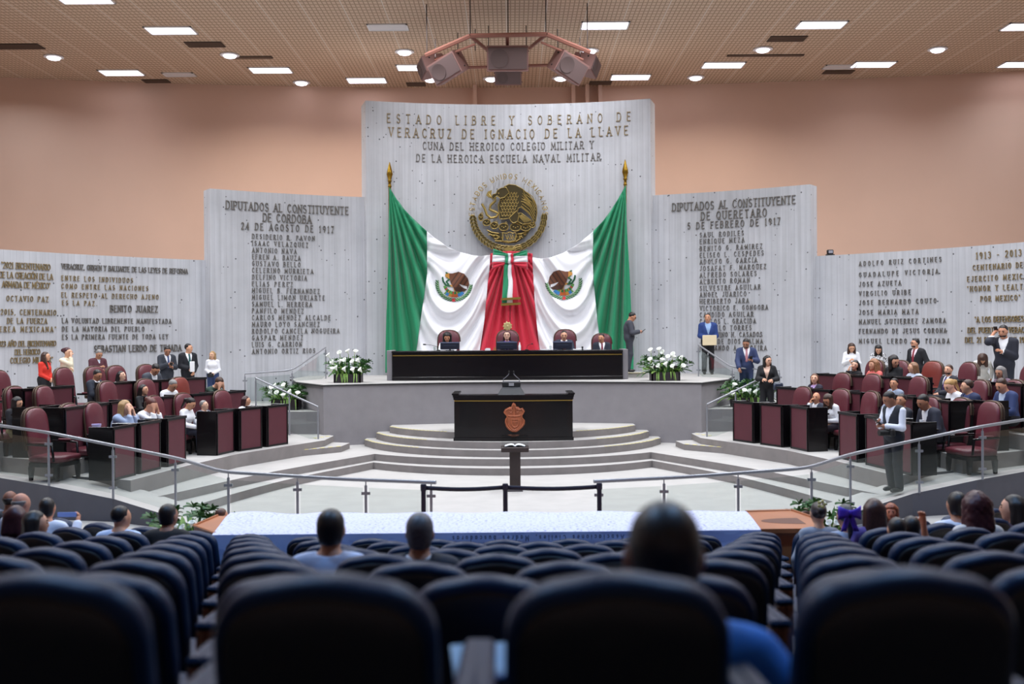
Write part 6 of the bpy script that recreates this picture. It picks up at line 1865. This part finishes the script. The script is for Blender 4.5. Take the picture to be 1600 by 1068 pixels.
seated('B', 1274, 581, 'seated woman with wavy brown hair and dark jacket, middle right row', fem=True, hair=('bob', (96, 62, 44)), top=('jacket', (40, 36, 54), (190, 160, 210), None), arms='desk', hp=-4, hw=205, skin=(214, 164, 138))
seated('B', 1399, 588, 'seated man in a light grey suit looking ahead, middle right row', hair=('short', HB), top=('jacket', (136, 146, 166), (170, 186, 214), None), arms='lap', hw=225, skin=(184, 130, 100))
seated('B', 1500, 599, 'seated blonde woman with a ponytail bowing her head, middle right row', fem=True, hair=('pony', (190, 150, 96)), top=('blouse', WHT), arms='desk', lean=14, hp=26, hw=250, skin=(214, 160, 134))
seated('B', 1521, 597, 'seated dark-haired person in navy whispering to the blonde woman', hair=('short', HBR), top=('jacket', (40, 50, 84), (60, 74, 120), None), arms='lap', lean=8, hw=285, skin=(200, 150, 122))
seated('B', 1578, 595, 'seated man in a blue suit and pale shirt writing at the right edge', d=17.2, hair=('short', HBR), top=('jacket', (48, 62, 106), (196, 208, 230), None), arms='desk', lean=10, hp=24, hw=250, skin=(200, 140, 112))
seated('A', 1277, 610, 'seated bald man in a dark suit resting chin on hand, front right row', hair=('bald', HBR), top=('jacket', (44, 48, 62), WHT, None), arms='chin', hw=215, skin=(186, 130, 100))
seated('A', 1307, 620, 'seated woman in white with crossed legs reading at the right aisle', fem=True, hair=('long', HBR), top=('blouse', (228, 228, 232)), legs=('skirt', (40, 34, 44)), arms='phone', lean=14, hp=36, hw=235, skin=(176, 120, 92))
seated('A', 1411, 612, 'seated dark-haired man partly hidden behind the standing photographer', hair=('short', HB), top=('jacket', (34, 36, 46), WHT, None), arms='lap', hw=230, skin=(176, 124, 96))
seated('A', 1464, 629, 'seated man in a navy suit leaning forward, front right row', d=16.75, hair=('short', HB), top=('jacket', (46, 48, 62), WHT, None), arms='desk', lean=20, hp=20, hw=250, skin=(150, 100, 76))
pc = row_pos('A', 1440, .30); mb = MB(); mb.lathe([(.028, 0), (.036, .10), (.032, .10), (.024, .01)], n=12); small('paper_cup', 'white paper cup in front of the man in navy leaning forward', 'cup', mb, M['paper'], (pc[0], pc[1], ROWZ['A'] + .705))

# ---- photographer on the right ramp
d_ = 15.3; zr_ = zat(1392, 764, d_) - .035
s_ = (ptop(1392, 607, d_) - zr_) / 1.72
_, h_ = person('standing photographer in a black vest and white shirt on the right ramp', (xat(1396, d_), d_, zr_), 245, s_, 'stand', hair=('short', HB), top=('vest', (34, 38, 48), (226, 230, 244), None), legs=('pants', (24, 26, 36)), arms='phone', hp=26, hw=262, skin=(140, 94, 72), vs=.013)
phone((h_[0] + h_[1]) / 2 + Vector((-.04, 0, .03)), 'phone in the hands of the photographer on the right ramp', 255)
camera_thing(Vector((xat(1385, d_), d_ - .16, zat(1385, 674, d_))), 'black camera with a long lens hanging at the hip of the photographer', 262, 1.1)

# ------------------------------------------------------------------ public seats
def make_seat():
    t = thing('auditorium_seat', 'seat', 'seat')
    Rb = Matrix.Translation((0, -.02, .36)) @ Matrix.Rotation(math.radians(9), 4, 'X')
    P = [(-.20, 0), (.20, 0), (.225, .12), (.238, .30), (.236, .42)]
    for i in range(8):
        a = PI / 2 * i / 8; P.append((.236 - .13 + .13 * math.cos(a), .445 + .13 * math.sin(a) ** .9))
    for i in range(1, 6): P.append((.106 * (1 - i / 6), .575 + .016 * (1 - (1 - i / 6) ** 2)))
    full = P + [(-x, z) for x, z in P[::-1] if x > 1e-6 and (x, z) not in ((.20, 0),)]
    full = [p for i, p in enumerate(full) if p != (-.20, 0) or i == 0]
    mb = MB(); shell(mb, full, .075, Rb @ Matrix.Translation((0, .015, 0)) @ Matrix.Rotation(PI, 4, 'Z'), .03, .86); mb.build('backrest', M['seat'], t, 180)
    inner = [(x * .9, .03 + z * .9) for x, z in full]
    mb = MB(); shell(mb, inner, .02, Rb @ Matrix.Translation((0, -.030, 0)), .012, .9); mb.build('back_shell', M['seat_back'], t, 180)
    mb = MB(); shell(mb, [(-.22, -.21), (.22, -.21), (.235, 0), (.22, .23), (-.22, .23), (-.235, 0)], .10, Matrix.Translation((0, .22, .41)) @ Matrix.Rotation(-PI / 2, 4, 'X'), .025); mb.build('seat_cushion', M['seat'], t, 180)
    for s in (-1, 1):
        mb = MB(); mb.box((s * .285, .16, .33), (.045, .42, .62), bev=.012); sp = mb.build('side_panel', M['seatwood'], t)
        mb = MB(); mb.box((s * .285, .17, .655), (.055, .44, .035), bev=.012); mb.build('armrest', M['seat'], sp)
        mb = MB(); mb.box((s * .285, .20, .015), (.10, .34, .03)); mb.build('foot', M['blackmatt'], sp)
    mb = MB(); mb.add([(.258 + e, y_, z_) for e in (0, .014) for y_, z_ in ((-.02, .50), (.16, .50), (-.02, .64))], [(0, 2, 1), (3, 4, 5), (0, 1, 4, 3), (1, 2, 5, 4), (2, 0, 3, 5)]); mb.build('writing_tablet', M['tablet'], t)
    return t
SEAT = make_seat(); index_children()
SC_C = 19.0
nseat = 0
ROWLAB = ['row nearest the camera'] + ['%s row from the camera' % o for o in ORD[1:]]
first = True
for i in range(8):
    d0 = SEATD0 + SEATP * i - .06
    z0 = SEATZ0 - SEATDZ * i - SEATH + (.03 if i == 0 else -0.03)
    R0 = SC_C - d0; x0 = -.394 + (.305 if i % 2 else 0)
    half = d0 * .5 + .75
    xs_ = [x0 + .61 * k for k in range(-16, 17)]
    pos = []
    for xa in xs_:
        a = xa / R0; x = R0 * math.sin(a); y = SC_C - R0 * math.cos(a)
        if abs(x) > y * .5 + .2: continue
        # keep clear of the ramps
        if y > 11.9: continue
        pos.append((x, y, a))
    for j, (x, y, a) in enumerate(pos):
        lb = 'dark blue-black upholstered auditorium seat, %s from the left in the %s' % (ORD[j] if j < len(ORD) else 'last', ROWLAB[i])
        zz_ = z0
        if first:
            SEAT.location = (x, y, zz_); SEAT.rotation_euler = (0, 0, a); SEAT['label'] = lb; SEAT['group'] = 'auditorium seats'; first = False
        else: dup(SEAT, (x, y, zz_), a, lb, 'auditorium seats')

# ------------------------------------------------------------------ people in the public seats, seen from behind
def audience(px, py, d, label, scale=.9, pose='sit', h=0, **k):
    zt = ptop(px, py, d)
    z = zt - 1.31 * scale
    k.setdefault('face', False)
    return person(label, (xat(px, d), d, z), h, scale, pose, **k)
_, h_ = audience(1040, 752, 2.50, 'man with thinning dark hair in a blue shirt in the nearest row, seen from behind', 1.14, hair=('buzz', (24, 22, 24)), top=('shirt', (44, 124, 214)), skin=(112, 72, 56), vs=.011, armset=((.36, .12, .16), (-.31, .26, .19)), face=False)
heldbox('paper_sheet', 'pale blue sheets of paper held by the man in the blue shirt', 'paper', at(752, 1032, 2.62), (.15, .012, .12), cmat((206, 232, 250), .8, 'paper'), .15, -1.1)
audience(513, 785, 6.1, 'man with neat black hair and a pale blue shirt, centre left, seen from behind', .98, hair=('short', HB), top=('shirt', (196, 206, 232)), skin=(176, 124, 98), vs=.014)
audience(653, 791, 6.1, 'grey-haired man in a dark jacket, centre, seen from behind', .98, hair=('short', (92, 90, 92)), top=('jacket', (34, 38, 50), (200, 204, 214), None), skin=(150, 104, 82), vs=.014)
audience(11, 761, 10.6, 'man with brown bald head at the far left edge of the public seats', .84, hair=('bald', HB), top=('shirt', (40, 40, 48)), skin=(120, 76, 58))
audience(26, 764, 10.1, 'bald man with grey fringe and a white shirt at the left of the public seats', .86, hair=('bald', (120, 112, 108)), top=('shirt', (206, 212, 228)), skin=(178, 124, 102), h=20)
audience(20, 783, 8.6, 'woman with dark red hair low at the left of the public seats', .86, fem=True, hair=('bob', HRED), top=('blouse', (60, 30, 44)))
audience(48, 791, 8.4, 'woman with dark hair in profile at the left of the public seats', .86, fem=True, hair=('bob', HB), top=('blouse', (40, 40, 50)), hw=60, face=True, skin=(190, 140, 114))
_, h_ = audience(69, 772, 10.2, 'man in a white shirt raising a pale blue phone, public seats', .86, hair=('short', HB), top=('shirt', (222, 228, 244)), armset=((.24, .30, .42), (-.14, .3, .1)), skin=(180, 124, 96))
heldbox('phone', 'pale blue phone raised by the man in the white shirt', 'phone', h_[0] + Vector((-.10, 0, .03)), (.2, .012, .05), cmat((110, 140, 206), .4, 'phone'), .0, 0)
audience(183, 784, 9.9, 'man with short black hair and a light blue shirt before the dark skirt wall', .9, hair=('short', HB), top=('shirt', (190, 208, 240)), skin=(192, 138, 108), hw=35, face=True)
audience(258, 781, 9.8, 'man in black with black hair left of the wooden table', .92, hair=('short', HB), top=('shirt', (26, 26, 30)), skin=(150, 104, 82), hw=20)
audience(341, 790, 12.0, 'man with red-brown hair low behind the left end of the wooden table', .72, hair=('short', (84, 50, 38)), top=('shirt', (60, 60, 70)), skin=(186, 130, 104), hw=40, h=20, face=True)
audience(1200, 795, 11.8, 'dark head just above the wooden table, left of the three behind it', .66, hair=('short', HB), top=('shirt', (50, 50, 60)))
audience(1229, 791, 12.15, 'brown-haired head just above the wooden table, middle of the three behind it', .68, hair=('short', (78, 52, 40)), top=('shirt', (60, 60, 70)))
audience(1258, 790, 12.1, 'brown-haired head behind the right corner of the wooden table', .70, hair=('bob', (92, 60, 46)), top=('shirt', (70, 60, 70)), fem=True)
audience(1279, 778, 9.9, 'woman with a dark bun and yellow hair clip in grey, right of the wooden table', .9, fem=True, hair=('bun', (40, 28, 26)), top=('blouse', (140, 146, 160)), skin=(196, 150, 124))
_, h_ = audience(1322, 781, 9.7, 'woman with grey-black hair tied with a big purple bow', .95, fem=True, hair=('pony', (52, 52, 58)), top=('blouse', (170, 180, 200)), skin=(190, 140, 112))
mb = MB(); pb = at(1326, 800, 9.50)
PUR = cmat((88, 52, 190), .5, 'satin')
tb2 = thing('hair_bow', 'big shiny purple ribbon bow in the grey-black hair', 'bow', pb)
for s in (-1, 1):
    mb = MB(); mb.grid([[(s * (.0 + .10 * u), -.02 - .03 * math.sin(PI * u), (.02 + .045 * u) * w_) for w_ in (-1, -.3, .3, 1)] for u in [q / 6 for q in range(7)]][::s]); o = mb.build('bow_loop', PUR, tb2, 60); md = o.modifiers.new('t', 'SOLIDIFY'); md.thickness = .012
    mb = MB(); mb.grid([[(s * (.01 + .05 * u) + w_ * .025, -.03, -.02 - .15 * u) for w_ in (-1, 1)] for u in [q / 4 for q in range(5)]]); o = mb.build('bow_tail', PUR, tb2, 60); md = o.modifiers.new('t', 'SOLIDIFY'); md.thickness = .01
mb = MB(); mb.ball((0, -.035, 0), (.025, .02, .03), 8); mb.build('bow_knot', PUR, tb2, 60)
cb = thing('hair_clip', 'yellow flower hair clip on the dark bun', 'hair clip', at(1283, 787, 9.76))
for k in range(5):
    mb = MB(); a = 2 * PI * k / 5; mb.ball((.028 * math.cos(a), -.02, .028 * math.sin(a)), (.017, .008, .017), 8); mb.build('petal', cmat((226, 206, 120), .5, 'clip'), cb, 60)
audience(1366, 772, 9.6, 'woman with long wavy brown hair in purple, right of the purple bow', .98, fem=True, hair=('long', (66, 38, 32)), top=('blouse', (92, 74, 140)))
audience(1391, 783, 10.6, 'child with orange-brown curly hair facing the camera at the right', .62, fem=True, hair=('curly', (150, 78, 48)), top=('blouse', (110, 70, 60)), h=200, face=True, skin=(214, 130, 96))
audience(1402, 802, 8.6, 'dark low head in front of the raised hand', .85, hair=('short', HB), top=('shirt', (40, 40, 50)))
audience(1424, 800, 8.7, 'dark-haired person raising a hand at the right of the public seats', .85, hair=('short', HB), top=('shirt', (44, 44, 54)), armset=((.20, .22, .66), (-.14, .3, .1)), skin=(206, 144, 112))
audience(1497, 761, 9.4, 'man with short dark hair and a broad white shirt, seen from behind', 1.0, hair=('short', HB), top=('shirt', (214, 222, 240)), skin=(170, 120, 94), belly=.02)
audience(1527, 763, 8.9, 'woman with big curly dark red hair and a cream top, seen from behind', 1.0, fem=True, hair=('curly', HRED), top=('blouse', (206, 200, 196)))
audience(1588, 766, 9.6, 'woman with dark hair in profile at the right edge of the public seats', .98, fem=True, hair=('long', HB), top=('blouse', (60, 44, 60)), hw=-60, h=-20, face=True, skin=(202, 150, 124))

# ------------------------------------------------------------------ ceiling: light panels, round downlights, vents
def cpos(px, py): return gz(px, py, ZCEIL)
def panel(px, py, label, on=True, w=1.2, l=.62):
    p = cpos(px, py)
    t = thing('ceiling_light', label, 'ceiling light', (p.x, p.y, ZCEIL), 0, 'rectangular ceiling light panels')
    mb = MB()
    for s in (-1, 1):
        mb.box((s * w / 2, 0, -.015), (.04, l + .04, .03)); mb.box((0, s * l / 2, -.015), (w + .04, .04, .03))
    mb.build('frame', M['white'], t)
    mb = MB(); mb.box((0, 0, -.012), (w - .04, l - .04, .016)); mb.build('diffuser', M['lamp_on'] if on else M['lamp_off'], t)
def down(px, py, label):
    p = cpos(px, py)
    t = thing('downlight', label, 'downlight', (p.x, p.y, ZCEIL), 0, 'round ceiling downlights')
    mb = MB(); mb.lathe([(.23, 0), (.27, -.01), (.27, -.03), (.19, -.04), (.19, -.01)], n=24); mb.build('trim_ring', M['lamp_off'], t, 40)
    mb = MB(); mb.lathe([(.18, -.005), (.18, -.04), (.16, -.08), (.10, -.10), (.02, -.11)], n=20); mb.build('lens', M['lamp_on'], t, 60)
for a in ((132, -2, 'lit rectangular ceiling panel cut by the top edge, upper left'), (267, 47, 'large lit rectangular ceiling panel, upper left'), (190, 113, 'lit rectangular ceiling panel nearest the left wall corner'),
          (423, 109, 'lit rectangular ceiling panel above the left side wall'), (573, 125, 'lit rectangular ceiling panel just left of the centre wall top'), (652, 105, 'lit rectangular ceiling panel left of the hanging speakers'),
          (945, 39, 'lit rectangular ceiling panel above and right of the hanging speakers'), (985, 120, 'lit rectangular ceiling panel just right of the centre wall top'), (1283, 38, 'large lit rectangular ceiling panel, upper right'),
          (1130, 101, 'lit rectangular ceiling panel beside the open ceiling slot'), (1364, 100, 'lit rectangular ceiling panel above the right low wall'), (1606, 41, 'lit rectangular ceiling panel cut by the right edge, upper one'), (1596, 100, 'lit rectangular ceiling panel cut by the right edge, lower one')):
    panel(*a)
panel(606, 42, 'unlit pale rectangular ceiling panel left of the hanging speakers', False, 1.0, .5)
for a in ((84, 88, 'bright round downlight at the far left of the ceiling'), (359, 85, 'round downlight right of the large left panel'), (471, 128, 'small round downlight near the wall, left of centre'), (632, 80, 'round downlight left of the speaker cluster'), (673, 123, 'round downlight below the left speaker'),
          (768, 122, 'round downlight below the middle speaker'), (876, 121, 'round downlight below the right speaker'), (921, 78, 'round downlight right of the speaker cluster'), (1087, 120, 'small round downlight near the wall, right of centre'), (1192, 76, 'round downlight right of centre above the open slot'), (1465, 76, 'bright round downlight at the far right of the ceiling')):
    down(*a)
def vent(px, py, w, l, label):
    p = cpos(px, py)
    t = thing('ceiling_vent', label, 'ceiling vent', (p.x, p.y, ZCEIL), 0, 'ceiling air vents')
    mb = MB(); mb.box((0, 0, -.012), (w, l, .022)); mb.build('backing', M['vent'], t)
    for k in range(5): mb = MB(); mb.box((0, -l / 2 + l * (k + .5) / 5, -.028), (w * .96, .03, .014)); mb.build('slat', cmat((110, 88, 74), .7, 'vent'), t)
for a in ((22, 72, 1.5, .5, 'dark ceiling vent at the far left'), (320, 69, 1.0, .5, 'dark ceiling vent below the large left panel'), (390, 89, 1.3, .2, 'narrow dark ceiling slot beside the left downlight'), (244, 126, .8, .4, 'small ceiling vent close to the left wall'), (650, 131, .6, .4, 'small ceiling vent close to the centre wall, left'), (938, 129, .7, .4, 'small ceiling vent close to the centre wall, right'),
          (1230, 60, 1.0, .5, 'dark ceiling vent below the large right panel'), (1310, 112, .9, .4, 'small ceiling vent close to the right wall'), (1196, 86, 2.2, .16, 'long dark open slot in the ceiling, right')):
    vent(*a)
panel(280, 116, 'unlit pale ceiling tile near the left wall', False, .9, .4); panel(1312, 104, 'unlit pale ceiling tile near the right wall', False, .9, .4)

# ------------------------------------------------------------------ hanging loudspeaker cluster
DS = 25.0
def sp_(x, y, d=DS): return at(620 + x / 4.571, 30 + y / 4.571, d)
fr = thing('loudspeaker_rig', 'rose painted hanging rig that carries the loudspeaker cluster', 'rig', sp_(790, 110))
def beam(pts, r=.045): mb = MB(); mb.tube(pts, r, 6); mb.build('beam', M['beam'], fr, 30, world=True)
f0 = [sp_(205, 258, DS - .3), sp_(525, 118, DS - .7), sp_(1070, 108, DS - .7), sp_(1380, 235, DS - .3)]
for a, b in zip(f0, f0[1:]): beam([a, b], .055)
beam([sp_(525, 120, DS - .7), sp_(640, 215, DS + .6)]); beam([sp_(1065, 112, DS - .7), sp_(950, 205, DS + .6)]); beam([sp_(790, 112, DS - .7), sp_(790, 185, DS + .3)])
beam([sp_(510, 345, DS + 1.2), sp_(1090, 328, DS + 1.2)], .04)
beam([sp_(270, 290, DS - .25), sp_(560, 178, DS - .6)], .03); beam([sp_(1030, 165, DS - .6), sp_(1330, 290, DS - .25)], .03)
for x, y, dd in ((215, 255, -.3), (525, 115, -.7), (795, 112, -.7), (1065, 108, -.7), (1362, 232, -.3)):
    p = sp_(x, y, DS + dd); mb = MB()
    mb.tube([p, Vector((p.x, p.y, ZCEIL))], .014, 5); mb.build('hanging_chain', M['chain'], fr, 30, world=True)
def speaker(label, c, d, w, h, dep, yaw, pitch, roll=0):
    t = thing('loudspeaker', label, 'loudspeaker', c, 0, 'hanging loudspeakers')
    t.rotation_mode = 'XYZ'
    R = Matrix.Rotation(yaw, 3, 'Z') @ Matrix.Rotation(pitch, 3, 'X') @ Matrix.Rotation(roll, 3, 'Y')
    t.rotation_euler = R.to_euler()
    mb = MB()
    vs = [(-w / 2, -dep / 2, -h / 2), (w / 2, -dep / 2, -h / 2), (w / 2, -dep / 2, h / 2), (-w / 2, -dep / 2, h / 2), (-w * .3, dep / 2, -h * .34), (w * .3, dep / 2, -h * .34), (w * .3, dep / 2, h / 2), (-w * .3, dep / 2, h / 2),
          (-w / 2, -dep * .05, -h / 2), (w / 2, -dep * .05, -h / 2), (w / 2, -dep * .05, h / 2), (-w / 2, -dep * .05, h / 2)]
    mb.add(vs, [(0, 1, 2, 3), (4, 7, 6, 5), (0, 8, 9, 1), (8, 4, 5, 9), (3, 2, 10, 11), (11, 10, 6, 7), (0, 3, 11, 8), (8, 11, 7, 4), (1, 9, 10, 2), (9, 5, 6, 10)])
    mb.build('cabinet', M['speaker'], t)
    mb = MB(); mb.box((0, -dep / 2 - .008, -.0), (w * .93, .02, h * .84)); g = mb.build('grille', M['grille'], t)
    mb = MB(); mb.lathe([(h * .37, 0), (h * .37, .012), (h * .34, .012), (h * .30, .004)], n=24, M4=Matrix.Translation((-w * .2, -dep / 2 - .016, 0)) @ Matrix.Rotation(PI / 2, 4, 'X')); mb.build('woofer_ring', cmat((98, 80, 78), .7, 'speaker'), g, 40)
    for x, z in ((w * .5, h * .3), (w * .5, -h * .3), (-w * .5, h * .3), (-w * .5, -h * .3)):
        mb = MB(); mb.ball((x, -dep * .2, z), .022, 6); mb.build('bolt', M['blackmatt'], t)
    return t
u_ = DS / 1600
c = sp_(792, 285); speaker('middle loudspeaker of the hanging cluster facing the public', c, DS, 64 * u_, 38 * u_, .8, 0, .22)
c = sp_(390, 340, DS); speaker('left loudspeaker of the hanging cluster tilted down to the left', c, DS, 52 * u_, 34 * u_, .75, -.45, .35, -.36)
c = sp_(1200, 335, DS); speaker('right loudspeaker of the hanging cluster tilted down to the right', c, DS, 52 * u_, 34 * u_, .75, .45, .35, .40)
c = sp_(255, 335, DS + .9); speaker('outer left loudspeaker behind the left one', c, DS, 38 * u_, 26 * u_, .6, -1.2, .3, -.2)
c = sp_(1345, 325, DS + .9); speaker('outer right loudspeaker lit white behind the right one', c, DS, 38 * u_, 26 * u_, .6, 1.2, .3, .2)
c = sp_(795, 415, DS + 1.4); speaker('rear loudspeaker seen below the middle one', c, DS, 44 * u_, 24 * u_, .5, 0, .3)
for x, y in ((655, 190), (925, 190), (435, 240), (560, 215), (1150, 215), (1310, 275), (275, 285)):
    mb = MB(); p = sp_(x, y + 10, DS - .2); mb.tube([p, p + Vector((0, .1, .55))], .012, 5); mb.build('speaker_chain', M['chain'], fr, 30, world=True)
# small floodlight on the low right wall
p = at(1297, 397, wall_pt(*wall_hit(1297, 420, RL)[:1], 0, RL).y + .15); p.z = zL
t = thing('floodlight', 'small black floodlight standing on top of the low right wall', 'floodlight', p)
mb = MB(); mb.box((0, 0, .10), (.16, .12, .12), bev=.02); mb.build('lamp_head', M['blackmatt'], t); mb = MB(); mb.box((0, 0, .02), (.2, .14, .04)); mb.build('bracket', M['blackmatt'], t)
mb = MB(); mb.box((0, -.062, .10), (.11, .006, .07)); mb.build('lamp_glass', cmat((150, 150, 160), .2, 'glass'), t)
